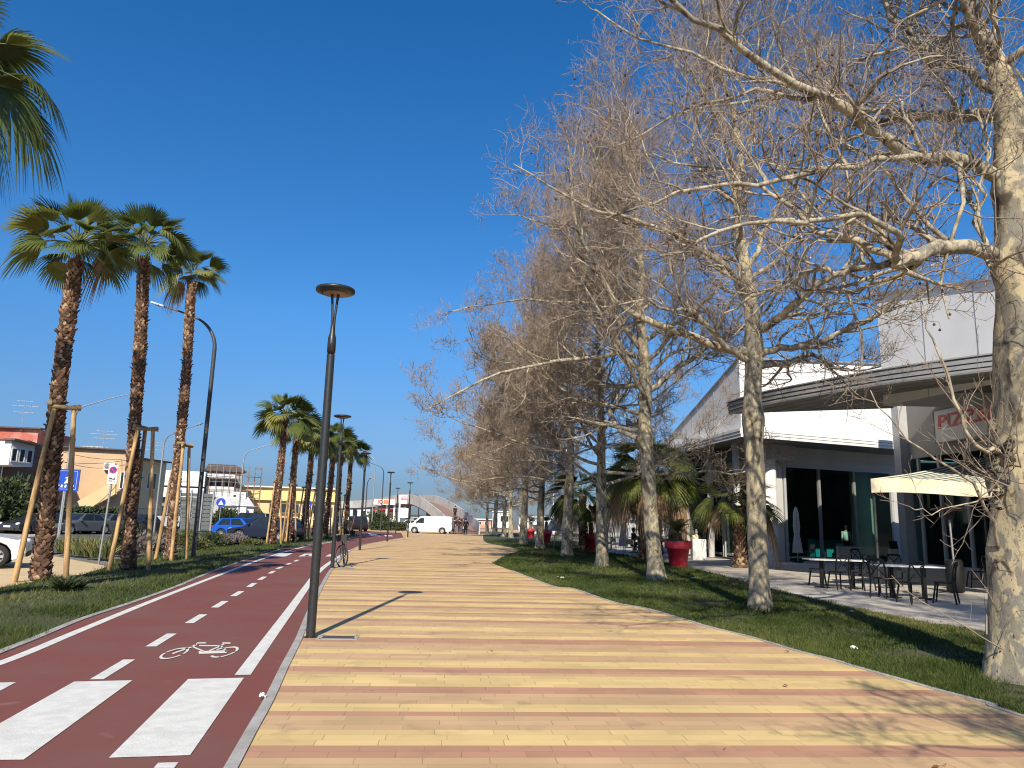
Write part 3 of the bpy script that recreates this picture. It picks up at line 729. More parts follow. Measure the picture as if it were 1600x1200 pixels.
BARE0 = [
 gd([(1562, 900-35), (1545, 800), (1520, 760), (1490, 735), (1440, 700), (1395, 665), (1360, 610)], [0, -.3, -.4, -.5, -.6, -.6, -.6], .022, .006),
 gd([(1560, 705), (1530, 700), (1505, 660), (1490, 620), (1478, 570), (1450, 520), (1440, 470)], [-.2, -.3, -.3, -.3, -.2, -.2, -.2], .028, .006),
 gd([(1560, 760), (1540, 775), (1500, 790), (1450, 800), (1420, 790)], [-.2, -.4, -.5, -.5, -.5], .012, .004),
]
kz1 = (D(1560, 745, y0)-b0)
tree0 = plane_tree(21, guides=G0, bare=BARE0, trunk=trunk0, n_limb=9, reach=5.2, first=6.0, knots=(kz1.z, (D(1580, 290, y0)-b0).z, (D(1590, 415, y0)-b0).z), dens=1.15, flare=0.10, twig=1.1,
                   shoots=[(tuple(kz1+Vector((-.05, -.15, -.1))), (-.55, -.2, .55), 16), (tuple(D(1555, 700, y0)-b0), (-.8, -.1, .3), 7), (tuple(D(1552, 1010, y0)-b0), (-.6, -.2, .8), 5)])
t0_ = place_plane(tree0, b0, 0, 'nearest and thickest plane tree at the right edge with a shaggy knot of shoots')
bm_ = MB(); rb_ = random.Random(3); kc = D(1566, 728, y0)-b0
for i in range(170):
    q = Vector((rb_.gauss(.06, .10), rb_.gauss(-.04, .10), rb_.gauss(0, .20))); s_ = rb_.uniform(.02, .065)
    bm_.ball(tuple(kc+q), s_, 9, 6, (rb_.uniform(.7, 1.2), rb_.uniform(.7, 1.2), rb_.uniform(.6, 1.3)))
bm_.v = [(p[0]+rb_.gauss(0, .013), p[1]+rb_.gauss(0, .013), p[2]+rb_.gauss(0, .013)) for p in bm_.v]; bm_.sm = [False]*len(bm_.sm); bm_.build('burl', bark_mat('burl_bark', (.10, .085, .065), (.04, .033, .027), (.20, .17, .12), 14), t0_)

# second and third trees, trunks and main limbs after the photograph
def rel_tree(seed, base, tkp, gl, **kw):
    b = G(*base); yy = b.y
    tr = [(*tuple(D(a, c, yy)-b), q) for a, c, q in tkp]; tr[0] = (0, 0, -0.05, tkp[0][2])
    gs = [([tuple(D(a, c, yy+dy)-b) for (a, c), dy in zip(p, dys)], r0, r1) for p, dys, r0, r1 in gl]
    return plane_tree(seed, guides=gs, trunk=tr, **kw), b
t1, b1 = rel_tree(33, (1188, 954), [(1188, 956, .20), (1186, 900, .185), (1182, 780, .18), (1176, 650, .175), (1177, 560, .165), (1172, 470, .14), (1160, 390, .105), (1151, 320, .08), (1158, 250, .064), (1146, 180, .05), (1128, 110, .036), (1130, 40, .03), (1120, -20, .015)],
  [([(1178, 562), (1205, 548), (1230, 545), (1262, 536), (1295, 532), (1325, 512), (1360, 495), (1410, 480), (1470, 440)], [0, 0, -.2, -.3, -.5, -.6, -.8, -1, -1.2], .085, .02),
   ([(1180, 512), (1200, 505), (1240, 494), (1285, 494), (1320, 480), (1370, 450), (1430, 425), (1500, 400)], [0, .3, .6, .8, 1, 1.2, 1.4, 1.6], .06, .014),
   ([(1174, 565), (1140, 545), (1115, 520), (1085, 495), (1050, 480), (1000, 470), (940, 480)], [0, -.3, -.6, -.9, -1.1, -1.3, -1.5], .07, .014),
   ([(1170, 480), (1140, 430), (1100, 400), (1080, 365), (1045, 340), (1010, 320), (975, 305)], [0, .2, .4, .7, 1, 1.2, 1.5], .06, .012),
   ([(1165, 420), (1195, 370), (1230, 300), (1260, 220), (1280, 130), (1300, 50)], [0, .2, .3, .4, .6, .7], .06, .014),
],
  n_limb=17, reach=5.6, first=4.6, knots=(3.65, 5.3), dens=1.2, n3=8, n4=7, twig=1.15, topk=.3)
place_plane(t1, b1, 0, 'second plane tree from the right, straight pale trunk by the cross-back chairs')
t2, b2 = rel_tree(45, (1026, 907), [(1026, 909, .24), (1020, 840, .21), (1014, 760, .20), (1008, 680, .19), (1008, 600, .18), (1005, 545, .16), (1000, 480, .12), (1003, 420, .10), (998, 370, .08), (992, 310, .06), (990, 255, .03), (988, 215, .015)],
  [([(1005, 560), (970, 550), (930, 560), (880, 562), (820, 575), (760, 590), (700, 625), (668, 640)], [0, -.2, -.3, -.4, -.6, -.8, -1, -1.1], .085, .014),
   ([(1004, 530), (975, 510), (960, 480), (920, 475), (870, 470), (800, 470), (740, 480), (690, 490)], [0, .3, .5, .8, 1, 1.2, 1.4, 1.5], .07, .012),
   ([(1008, 590), (1040, 560), (1080, 545), (1110, 560), (1150, 540)], [0, -.2, -.4, -.5, -.7], .06, .014),
   ([(1001, 480), (960, 420), (910, 385), (870, 358), (830, 342), (795, 335)], [0, -.3, -.6, -.9, -1.2, -1.5], .06, .01)],
  n_limb=24, reach=6.2, first=3.9, dens=1.4, lim_dir=PI, n3=9, n4=8, twig=1.45, topk=.42)
place_plane(t2, b2, 0, 'third plane tree from the right, trunk just before the large red pot')
var = [plane_tree(60+i*7, H=11.4+.9*(i % 2), r0=0.23+0.03*(i % 3), n_limb=27, reach=6.5, first=2.9+0.25*i, dens=1.3, twig=2.0, lim_dir=PI, n3=9, n4=9, slim=.75, topk=.45) for i in range(3)]
for px, py, k, rz, s, lab in [
  (941, 886, 0, 0.2, 1.0, 'fourth plane tree from the right, pale sunlit trunk bending slightly'),
  (885, 870, 1, -0.25, 1.02, 'fifth plane tree from the right, grey trunk between two red pots'),
  (817, 851, 2, 0.3, 0.98, 'sixth plane tree from the right, slim trunk at the tip of the lawn'),
  (798, 841, 0, -0.4, 1.0, 'seventh plane tree from the right, dark trunk far down the row'),
  (787, 838.6, 1, 0.45, 0.95, 'eighth plane tree from the right, thin far trunk close to its neighbour'),
  (773, 836, 2, -0.2, 1.0, 'ninth plane tree from the right, far trunk behind the lawn edge'),
  (761, 833.4, 0, 0.1, 0.92, 'last plane tree at the far end of the row by the white ramp')]:
    place_plane(var[k], G(px, py), rz, lab, s)
place_plane(var[1], (1.9, 44.5, 0), 0.9, 'plane tree half hidden behind the slim sapling down the row', 0.96)
place_plane(var[0], (8.7, 0.4, 0), 3.4, 'plane tree beside the camera whose boughs shade the paving at the right', 0.95)
# young sapling
st = thing('sapling_tree', 'very thin young tree with whitish stem on the lawn before the far red pots', 'tree', G(844, 856))
mb = MB(); mb.tube([(0, 0, -.05), (.02, 0, 1.5), (-.03, .02, 3.2), (.03, 0, 5.0)], [.06, .05, .04, .015], 8); mb.build('trunk', M_bark, st)
r_ = np.random.RandomState(4); Lb = walk(r_, np.stack([np.zeros(14), np.zeros(14), np.linspace(2.2, 4.9, 14)], 1), np.stack([np.cos(np.arange(14)*2.4), np.sin(np.arange(14)*2.4), np.full(14, .9)], 1), np.full(14, 1.1), 7, .15, .1)
rb = np.full((14, 1), .012)*np.linspace(1, .3, 7)[None]; P_, D_, Le_, R_, _ = spawn(r_, Lb, rb, 6, .2, 1, (30, 60), (.2, .5), .2)
v1, q1 = tubes(Lb, rb, 5); v2, q2 = tubes(walk(r_, P_, D_, Le_, 4, .2, .1), np.full((len(P_), 4), .004), 3)
Vs, Qs, Is = joinm([(v1, q1, 0), (v2, q2, 0)]); np_mesh('crown', Vs, Qs, M_twig, Is, parent=st)
# ================================================================== PALMS
M_pb = [pm('palm_boot_dark', (0.13, 0.075, 0.048), (0.075, 0.045, 0.03), 14, 0.9), pm('palm_boot_brown', (0.28, 0.165, 0.10), (0.18, 0.10, 0.062), 14, 0.85),
        pm('palm_boot_tan', (0.50, 0.36, 0.23), (0.33, 0.21, 0.13), 14, 0.8), pm('palm_boot_red', (0.27, 0.145, 0.09), (0.16, 0.085, 0.055), 14, 0.85)]
def leafmat(name, a, b, tr=0.25):
    m = pm(name, a, b, 2.5, 0.42, spec=0.45)
    N = m.node_tree.nodes; L = m.node_tree.links; bs = N['Principled BSDF']; o = N['Material Output']
    t = N.new('ShaderNodeBsdfTranslucent'); t.inputs[0].default_value = (a[0]*2.0, a[1]*2.0, a[2]*1.2, 1)
    x = N.new('ShaderNodeMixShader'); x.inputs[0].default_value = tr
    L.new(bs.outputs[0], x.inputs[1]); L.new(t.outputs[0], x.inputs[2]); L.new(x.outputs[0], o.inputs[0]); return m
M_fr = [leafmat('palm_leaf_dark', (0.06, 0.085, 0.022), (0.04, 0.06, 0.018)), leafmat('palm_leaf_green', (0.105, 0.135, 0.032), (0.075, 0.10, 0.026)),
        leafmat('palm_leaf_light', (0.18, 0.20, 0.055), (0.13, 0.155, 0.042)), leafmat('palm_leaf_yellow', (0.26, 0.24, 0.06), (0.17, 0.19, 0.05)),
        pm('palm_leaf_dead', (0.33, 0.22, 0.12), (0.22, 0.14, 0.08), 4, 0.9), pm('palm_stalk', (0.16, 0.17, 0.06), (0.11, 0.12, 0.04), 4, 0.5)]

def palm_trunk_mesh(seed, h, r, lean=(0, 0), flare=1.25, boot=1.0):
    R = random.Random(seed); mb = MB()
    def axis(z): s = z/h; return Vector((lean[0]*s+0.06*math.sin(z*0.8+seed)*s, lean[1]*s+0.05*math.cos(z*0.9+seed)*s, z))
    def rad(z): return r*(1+(flare-1)*math.exp(-z/0.5))*(1+0.06*math.sin(z*2.1+seed))
    n = int(h/0.2)+2
    mb.mi = 0; mb.tube([axis(h*i/(n-1)) for i in range(n)], [rad(h*i/(n-1))*0.84 for i in range(n)], 12)
    z = 0.02; k = 0
    while z < h-0.04:
        per = 10
        for j in range(per):
            a = 2*PI*(j+0.5*(k % 2))/per+R.uniform(-.1, .1); zc = z+R.uniform(-.02, .02); rr = rad(zc)
            o = axis(zc); ra = Vector((math.cos(a), math.sin(a), 0)); ta = Vector((-ra.y, ra.x, 0))
            wd = 2*PI*rr/per*R.uniform(.36, .56); L = R.uniform(0.08, 0.15)*boot; tilt = R.uniform(0.22, 0.62) if R.random() > 0.14 else R.uniform(0.8, 1.25)
            if R.random() < 0.12: L *= 1.5
            dr = ra*math.sin(tilt)+Vector((0, 0, 1))*math.cos(tilt); nn = ra*math.cos(tilt)-Vector((0, 0, 1))*math.sin(tilt)
            b = o+ra*rr*0.84
            p = [b-ta*wd, b+ta*wd, b+dr*L*0.6+ta*wd*0.8+nn*0.012, b+dr*L*0.6-ta*wd*0.8+nn*0.012, b+dr*L+ta*wd*R.uniform(-.2, .35), b+dr*L*0.5-nn*0.03, b+nn*0.02]
            u = R.random(); mb.mi = 0 if u < .36 else 1 if u < .68 else 2 if u < .88 else 3
            mb.add(p, [(0, 1, 6), (6, 1, 2), (0, 6, 3), (6, 2, 3), (3, 2, 4), (1, 5, 2), (0, 3, 5), (2, 5, 4), (3, 4, 5)])
        z += 0.078*boot; k += 1
    ob = mb.build('trunk', M_pb); me = ob.data; bpy.data.objects.remove(ob); return me, axis(h)

def fan_frond(mb, R, base, az, el, stalk, blade, droop, nseg, mi, spread=2.35, bend=0.25):
    """one fan leaf: stalk from base, then a pleated fan of drooping fingers"""
    d = Vector((math.cos(az)*math.cos(el), math.sin(az)*math.cos(el), math.sin(el)))
    side = Vector((-math.sin(az), math.cos(az), 0)); up = side.cross(d).normalized()*-1
    if up.z < 0 and el < 1.3: up = -up
    pts = [base+d*stalk*t+Vector((0, 0, -bend*stalk*t*t)) for t in (0, .35, .7, 1)]
    mb.mi = 5 if mi != 4 else 4; mb.tube(pts, [.022, .016, .012, .009], 5)
    hub = pts[-1]; d = (pts[-1]-pts[-2]).normalized(); up = side.cross(d)*-1; 
    if up.dot(Vector((0, 0, 1))) < 0: up = -up
    fold = R.uniform(0.25, 0.8); ro = R.uniform(-.75, .75); side, up = side*math.cos(ro)+up*math.sin(ro), up*math.cos(ro)-side*math.sin(ro)
    mb.mi = mi
    for k in range(nseg):
        f = (k+0.5)/nseg*2-1; a = f*spread/2*1.0
        L = blade*(1-0.35*abs(f)**1.6)*R.uniform(0.9, 1.06)
        sd = (d*math.cos(a)+side*math.sin(a)).normalized()
        sd = (sd+up*fold*abs(math.sin(a))*0.6).normalized()
        w0 = 2*L*0.5*math.tan(spread/2/nseg)*1.15; tn = sd.cross(up).normalized(); pl = up*(0.012 if k % 2 else -0.012)
        P = []
        for t, wf in ((0.03, .15), (.42, 1.0), (.70, .62), (.88, .32), (1.0, .04)):
            dr = droop*L*max(t-.3, 0)**2*1.9
            c = hub+sd*L*(t-0.12*max(t-.5, 0)*droop)+Vector((0, 0, -dr))+pl*(t > .1)
            P += [c-tn*w0*wf, c+tn*w0*wf]
        mb.add(P, [(2*i, 2*i+1, 2*i+3, 2*i+2) for i in range(4)])

def palm_crown_mesh(seed, n=34, stalk=0.72, blade=0.82, nseg=30, young=0.9, low=-0.3, droop0=0.06, yellow=0.08, dead=0.06):
    R = random.Random(seed); mb = MB()
    for i in range(n):
        f = (i+0.5)/n; el = math.radians(84)+(low-math.radians(84))*f**0.8+R.uniform(-.12, .12); az = i*2.3999+R.uniform(-.3, .3)
        mi = R.choice((0, 0, 1, 1, 2)) if f < 0.75 else R.choice((0, 1, 1, 2))
        if R.random() < yellow and f > .5: mi = 3
        if f > 1-dead: mi = 4
        s = 0.75+0.35*min(1, f*3)
        dr = max(droop0+0.55*f**3+R.uniform(-.06, .16), 0)+(0.5 if R.random() < .10 and f > .5 else 0)+(0.9 if mi == 4 else 0)
        fan_frond(mb, R, Vector((math.cos(az)*.08, math.sin(az)*.08, 0.22*(1-f)-0.15)), az, el, stalk*s*R.uniform(.85, 1.1), blade*s*R.uniform(.88, 1.1), dr, nseg, mi, spread=2.3 if f > .12 else 0.8)
    ob = mb.build('crown', M_fr); me = ob.data; bpy.data.objects.remove(ob); return me

def place_palm(label, loc, tmesh, top, cmesh, rz=0.0, scale=1.0, group=None, crz=0.0, cscale=1.0, craise=0.28):
    t = thing('palm_tree', label, 'palm tree', loc, rz, group, scale)
    link_mesh('trunk', tmesh, t); c = link_mesh('crown', cmesh, t); c.location = top+Vector((0, 0, craise)); c.rotation_euler = (0, 0, crz); c.scale = (cscale,)*3
    return t
PG = 'tall fan palms along the cycle path'
cr = [palm_crown_mesh(101, n=38, dead=0.0, low=-.12), palm_crown_mesh(102, n=38, low=-0.2, dead=.03), palm_crown_mesh(103, n=24, stalk=.5, blade=.7, low=-0.2, yellow=.25, dead=.05)]
def near_palm(seed, base, toppx, lab, cm, cs=1.0, r=0.172):
    b = G(*base); tp_ = D(toppx[0], toppx[1], b.y); h = tp_.z
    tm, top = palm_trunk_mesh(seed, h, r, (tp_.x-b.x, 0.0), 1.3, .85); place_palm(lab, b, tm, top, cm, 0, 1, PG, seed*1.3, cs, .46); return b, h
pa, ha = near_palm(1, (62, 906), (116, 405), 'nearest full palm with a broad crown, standing by the white car', cr[0], .92)
pb_, hb = near_palm(2, (200, 888), (224, 402), 'second palm, slightly taller with an upright new leaf, right of the nearest palm', cr[1], .98, 0.162)
pc, hc = near_palm(3, (265, 873), (302, 440), 'third palm, small crown with yellow and dead hanging leaves beside tall curved lamp', cr[2], 1.0, 0.155)
# palm whose crown hangs into the upper left corner; its trunk stands outside the view
tm, top = palm_trunk_mesh(5, 8.8, 0.24, (0.1, 0))
crn = palm_crown_mesh(104, n=34, stalk=1.2, blade=1.15, nseg=44, low=-0.5, droop0=0.32, yellow=.05, dead=0.0)
place_palm('big palm crown with long drooping leaves hanging in from the upper left corner', (-9.9, 11.0, 0), tm, top, crn, 0, 1, PG, 0.4, .88)
# dead leaf skirt on the third palm
Rk = random.Random(9); mb = MB()
for i in range(5):
    mb.mi = 4 if i != 2 else 3
    fan_frond(mb, Rk, Vector((0, 0, -0.1-0.12*i)), (2.6, -0.3, 3.3, -0.8, 0.3)[i], -0.6-0.12*i, .42, .7, 2.0, 18, 4 if i != 2 else 3, spread=1.3)
third = [o for o in COL.objects if o.get('label', '').startswith('third palm')][0]
dl = mb.build('dead_frond', M_fr, third); dl.location = third.children[1].location; dl['label'] = 'dry brown leaves hanging down the trunk'

# wooden props tied round the trunks
M_post = pm('stake_wood', (0.58, 0.39, 0.19), (0.44, 0.27, 0.11), 6, 0.75, bump=0.3, bscale=30, stretch=(6, 6, 0.6), c3=(0.27, 0.17, 0.08), s3=2)
M_rail = pm('stake_rail_wood', (0.33, 0.24, 0.13), (0.24, 0.17, 0.09), 8, 0.8, bump=0.3)
def stakes(loc, h, lab, rb=0.56, rt=0.22, rz=0.0, scale=1.0):
    t = thing('tree_stake_frame', lab, 'tree prop', loc, rz, 'wooden props round the palm trunks', scale)
    for k in range(3):
        a = 2*PI*k/3; c, s = math.cos(a), math.sin(a); mb = MB()
        mb.tube([(c*rb, s*rb, -.1), (c*(rb+rt)/2, s*(rb+rt)/2, h/2), (c*rt, s*rt, h-.02)], [.062, .058, .052], 10); mb.build('post', M_post, t)
    for k in range(3):
        a = 2*PI*k/3; b = 2*PI*(k+1)/3; p = Vector((math.cos(a)*(rt+.075), math.sin(a)*(rt+.075), h-.06+.035*k)); q = Vector((math.cos(b)*(rt+.075), math.sin(b)*(rt+.075), h-.06+.035*k)); d = (q-p)*.16
        mb = MB(); mb.tube([p-d, q+d], .05, 9); mb.build('rail', M_rail, t)
    return t
stk = stakes((pa.x+.02, pa.y, 0), 3.95, 'three wooden props tied round the nearest palm by the white car', rz=-2.07)
dup(stk, (pb_.x+.03, pb_.y, 0), -2.15, 'wooden props round the second palm, behind the no-parking sign')
dup(stk, (pc.x+.05, pc.y, 0), -1.15, 'wooden props round the third palm beside the tall curved lamp')
# far row
fm = [palm_trunk_mesh(31, 6.6, 0.17, (.25, 0)), palm_trunk_mesh(32, 6.5, 0.16, (.1, .1))]
fc = [palm_crown_mesh(111, n=32, nseg=20, blade=.9, dead=0), palm_crown_mesh(112, n=28, nseg=20, blade=.85, low=-0.35, dead=0)]
farx = [(424, 849.0), (449, 846.0), (472, 843.5), (491, 841.5), (507, 840.0), (523, 838.5), (537, 837.0)]
names = ['first palm of the distant clump, leftmost, before the yellow building', 'second palm from the left in the distant clump', 'third palm from the left in the distant clump', 'fourth palm of the distant clump, just left of the first black lamp',
         'fifth palm of the distant clump, behind the first black lamp', 'sixth palm of the distant clump, second from its right end', 'rightmost palm of the distant clump with a low drooping leaf']
for i, (px, py) in enumerate(farx):
    b = G(px, py); s = (1.08, 1.06, 1.03, 1.08, 1.1, 1.07, 1.06)[i]
    place_palm(names[i], b, fm[i % 2][0], fm[i % 2][1], fc[i % 2], i*1.7 % 0.5, s, PG, i*2.1, 1.02)
    dup(stk, (b.x+.03, b.y, 0), -1.9+i*.4, 'wooden props round the '+['first', 'second', 'third', 'fourth', 'fifth', 'sixth', 'seventh'][i]+' palm of the distant clump', 0.88)

# low palms on the terrace
TG = 'low fan palms on the terrace'
lowt, lowtop = palm_trunk_mesh(41, 2.4, 0.23, (.05, .05), 1.35, 1.25)
lowc = palm_crown_mesh(121, n=32, stalk=.72, blade=1.0, nseg=34, low=-0.3, droop0=.08, yellow=.1)
bigc = palm_crown_mesh(122, n=50, stalk=1.15, blade=1.25, nseg=34, low=-0.65, droop0=.18, yellow=.15, dead=.12)
tallt, talltop = palm_trunk_mesh(43, 3.4, 0.25, (.1, 0), 1.2, 1.3)
place_palm('low fan palm with stout shaggy trunk on the terrace behind the second plane tree', G(1157, 887), lowt, lowtop, lowc, 0.0, 1.0, TG, 0.6)
tall2, tall2top = palm_trunk_mesh(47, 4.3, .25, (.15, 0), 1.2, 1.3)
place_palm('large dense fan palm behind the third plane tree on the terrace', (6.2, 34.5, 0), tall2, tall2top, bigc, 0, .95, TG)
place_palm('yellowish fan palm in the middle of the far red pots', (4.3, 43.0, 0), tallt, talltop, bigc, 1.9, 0.92, TG)
place_palm('fan palm right of the large dense palm, under the grey eave', (7.9, 39.5, 0), tall2, tall2top, bigc, 3.3, 0.92, TG)
place_palm('fan palm behind the awning beside the nearest plane trunk', (13.6, 17.6, 0), tallt, talltop, lowc, 2.2, 0.76, TG)
# ================================================================== LAMPS
M_black = pm('black_paint', (0.020, 0.022, 0.024), (0.028, 0.03, 0.032), 20, 0.38, spec=0.5, bump=0.05, bscale=300)
M_lampin = pm('lamp_panel', (0.30, 0.21, 0.16), (0.22, 0.155, 0.12), 9, 0.5)
M_galv = pm('galvanised_steel', (0.42, 0.43, 0.44), (0.34, 0.35, 0.36), 20, 0.45, metal=0.6)
M_dgrey = pm('dark_grey_paint', (0.055, 0.06, 0.065), (0.045, 0.048, 0.052), 12, 0.4)
M_cover = pm('cast_iron', (0.10, 0.075, 0.06), (0.07, 0.055, 0.045), 25, 0.7, bump=0.6, bscale=90)
LG = 'black disc street lamps along the promenade'
def disc_lamp(loc, label, rz=0.0):
    t = thing('street_lamp', label, 'street lamp', loc, rz, LG)
    H = 4.72
    mb = MB(); mb.lathe([(.060, -.05), (.060, .9), (.057, 2.3), (.054, 3.78)], 20); mb.lathe([(.095, 0), (.095, .008), (.07, .012)], 20); mb.build('pole', M_black, t)
    mb = MB(); mb.lathe([(0.0, 3.79), (.05, 3.79), (.050, 3.81), (.058, 3.81), (.058, 3.94), (.055, 4.02), (.036, 4.09), (.030, 4.2)], 20)
    mb.build('collar', M_black, t)
    mb = MB()
    for s in (-1, 1):
        mb.tube([(s*.012, 0, 4.05), (s*.016, 0, 4.3), (s*.034, 0, 4.55), (s*.05, 0, 4.70)], [.020, .017, .018, .022], 8)
    mb.build('fork_neck', M_black, t)
    hd = MB(); hd.lathe([(0.0, 4.66), (.185, 4.66), (.20, 4.672), (.27, 4.69), (.276, 4.712), (.27, 4.732), (.20, 4.748), (0.0, 4.753)], 36); h = hd.build('lamp_head', M_black, t)
    g = MB(); g.lathe([(0.0, 4.652), (.165, 4.652), (.17, 4.664)], 28); g.build('lamp_panel', M_lampin, h)
    return t
lp = [((485, 996), 'nearest black disc street lamp, throwing its shadow across the paving'), ((519, 888), 'second black disc lamp from the camera, with the bicycle leaning on it'),
      ((562, 859.5), 'third black disc lamp from the camera, beside the bend in the cycle path'), ((605, 846), 'fourth black disc lamp from the camera, left of the white pylon sign'),
      ((618, 834), 'black disc lamp across the cycle path, between the fourth lamp and the pylon'), ((637, 839), 'black disc lamp standing just in front of the white van nose')]
L0 = None
for i, (p, lab) in enumerate(lp):
    b = G(*p)
    if L0 is None: L0 = disc_lamp(b, lab); LB = b
    else: dup(L0, b, 0.3*i, lab)
b = L0.location
ground_plate('access_cover', 'rusty iron access cover in the paving at the foot of the nearest lamp', 'cover', Vector((b.x+.36, b.y+.03, 0)), .46, .30, SANG, M_kerb, M_cover)
b2_ = G(519, 888); ground_plate('access_cover', 'small access cover in the paving under the parked bicycle', 'cover', Vector((b2_.x+.42, b2_.y+.03, 0)), .46, .30, SANG, M_kerb, M_cover)
ground_plate('access_cover', 'pale access cover in the cycle path edge behind the nearest lamp', 'cover', G(470, 990)+Vector((-.0, .25, 0)), .12, .2, SANG, M_kerb, M_cover)

RG = 'tall road lamps with an arm'
def road_lamp(loc, H, arm, rz, label, m, r=0.085, curve=1.6, group=RG):
    """mast with a bent top reaching out along local -X"""
    t = thing('road_lamp', label, 'road lamp', loc, rz, group)
    pts = [(0, 0, -.1), (0, 0, H*0.35), (0, 0, H-curve)]
    for k in range(1, 9):
        a = k/8*PI/2*0.78; pts.append((-curve*(1-math.cos(a)), 0, H-curve+curve*math.sin(a)))
    lx, _, lz = pts[-1]; pts.append((lx-arm*.5, 0, lz+arm*.17)); pts.append((lx-arm, 0, lz+arm*.30))
    n = len(pts); mb = MB(); mb.tube(pts, [r*(1-0.62*i/(n-1)) for i in range(n)], 10); mb.build('mast', m, t)
    hx, hz = pts[-1][0], pts[-1][2]
    hd = MB(); hd.M = Matrix.Translation((hx-.25, 0, hz+.06)) @ Matrix.Rotation(math.radians(16), 4, 'Y')
    hd.lathe([(0, -.035), (.10, -.035), (.12, 0), (.08, .04), (0, .05)], 10)
    hd.v = [tuple(p) for p in hd.v]; hd.box((0, 0, .02), (.52, .16, .06)); hd.build('lantern', M_galv, t)
    return t
b = G(302, 870); top_ = D(240, 474, b.y)
rl = road_lamp(b, top_.z-0.45, 1.15, 0.10, 'tall dark curved road lamp arching left over the third palm', M_dgrey, curve=1.3)
for (px, yy, H, arm, rz, m, lab) in [(96, 42, 7.6, 2.6, PI, M_galv, 'grey road lamp behind the nearest palm, arm to the right'), (244, 55, 7.4, 2.2, PI-.3, M_galv, 'slim grey road lamp between the second and third palms'),
        (373, 62, 7.0, 2.6, PI, M_galv, 'grey road lamp before the scaffolded building, arm over the yellow wall'), (582, 98, 9.6, 2.2, .1, M_galv, 'slim grey road lamp behind the third disc lamp, leftmost of a pair'),
        (596, 92, 8.0, 1.8, .1, M_dgrey, 'dark curved road lamp in front of the filling station'), (571, 88, 6.0, .5, 2.0, M_dgrey, 'short dark lamp just right of the third disc lamp'), (654, 118, 5.5, .4, 0.4, M_dgrey, 'short dark lamp under the far footbridge')]:
    p = D(px, 800, yy); road_lamp((p.x, yy, -.05), H, arm, rz, lab, m, r=.07, curve=.9)

# ================================================================== SIGNS
M_blue = pm('sign_blue', (0.005, 0.05, 0.42), (0.006, 0.06, 0.46), 4, 0.4); M_swhite = pm('sign_white', (0.8, 0.8, 0.8), (0.76, 0.76, 0.76), 4, 0.4)
M_sred = pm('sign_red', (0.55, 0.01, 0.015), (0.5, 0.012, 0.015), 4, 0.4); M_sback = pm('sign_back', (0.06, 0.06, 0.065), (0.05, 0.05, 0.05), 4, 0.6)
def road_sign(name, label, loc, H, rz, build, tilt=(0, 0)):
    t = thing(name, label, 'road sign', loc, rz)
    mb = MB(); mb.tube([(-tilt[0], 0, -.1), (0, 0, H)], .032, 10); mb.build('post', M_galv, t); build(t, H); return t
def disc_pts(cx, cz, r, y, n=24): return [(cx+r*math.cos(2*PI*k/n), y, cz+r*math.sin(2*PI*k/n)) for k in range(n)]
def blue_square(t, H):
    s = .50; mb = MB(); mb.box((0, -.045, H-s), (2*s, .02, 2*s)); p = mb.build('panel', M_blue, t)
    m = MB(); z = H-s
    for i in range(5): m.slab((-.32+.15*i-.045, -.0575, z-.34), (-.32+.15*i+.035, -.0575, z-.34), (-.32+.15*i+.055, -.0575, z-.22), (-.32+.15*i-.025, -.0575, z-.22), .002)
    m.slab((-.10, -.0575, z-.16), (-.02, -.0575, z-.16), (.12, -.0575, z+.10), (.05, -.0575, z+.12), .002); m.slab((.0, -.0575, z-.14), (.22, -.0575, z-.16), (.22, -.0575, z-.10), (.02, -.0575, z-.06), .002)
    m.slab((-.05, -.0575, z+.06), (.10, -.0575, z+.12), (.09, -.0575, z+.17), (-.06, -.0575, z+.12), .002)
    m.add(disc_pts(.12, z+.23, .055, -.0578), [tuple(range(24))]); 
    for a, b in (((-.42, z+.41), (.42, z+.42)), ((-.42, z-.42), (.42, z-.41)), ((-.42, z-.41), (-.41, z+.41)), ((.41, z-.41), (.42, z+.41))): m.slab((a[0], -.0575, a[1]), (b[0], -.0575, a[1]), (b[0], -.0575, b[1]), (a[0], -.0575, b[1]), .002)
    m.build('crossing_symbol', M_swhite, p); e = MB(); e.box((s+.012, -.035, z), (.02, .06, 2*s)); e.build('edge_strip', M_sback, t)
b = G(91, 851); road_sign('crossing_sign', 'square blue crossing sign behind the nearest palm props', b, D(105, 733, b.y).z, .25, blue_square)
def no_parking(t, H):
    k = .66; mb = MB(); mb.box((0, -.045, H-.44*k), (.42*k, .02, .92*k)); p = mb.build('panel', M_swhite, t); z = H-.23*k
    m = MB(); m.add(disc_pts(0, z, .175*k, -.0565), [tuple(range(24))]); m.build('red_ring', M_sred, p)
    m = MB(); m.add(disc_pts(0, z, .135*k, -.0585), [tuple(range(24))]); m.build('blue_disc', M_blue, p)
    m = MB(); m.slab((-.075*k, -.0605, z+.12*k), (-.12*k, -.0605, z+.075*k), (.075*k, -.0605, z-.12*k), (.12*k, -.0605, z-.075*k), .001); m.build('slash', M_sred, p)
    m = MB(); z2 = H-.66*k
    for c, d in (((-.07, .02), (.15, .09)), ((.07, -.01), (.11, .06)), ((.10, .05), (.05, .05)), ((-.08, -.10), (.16, .05)), ((.09, -.10), (.12, .03))): m.box((c[0]*k, -.0575, z2+c[1]*k), (d[0]*k, .004, d[1]*k))
    m.build('tow_symbol', M_sback, p)
b = G(160, 877); road_sign('no_parking_sign', 'white no-parking tow-away sign on thin leaning pole', b, D(173, 727, b.y).z, .2, no_parking, (.10, 0))
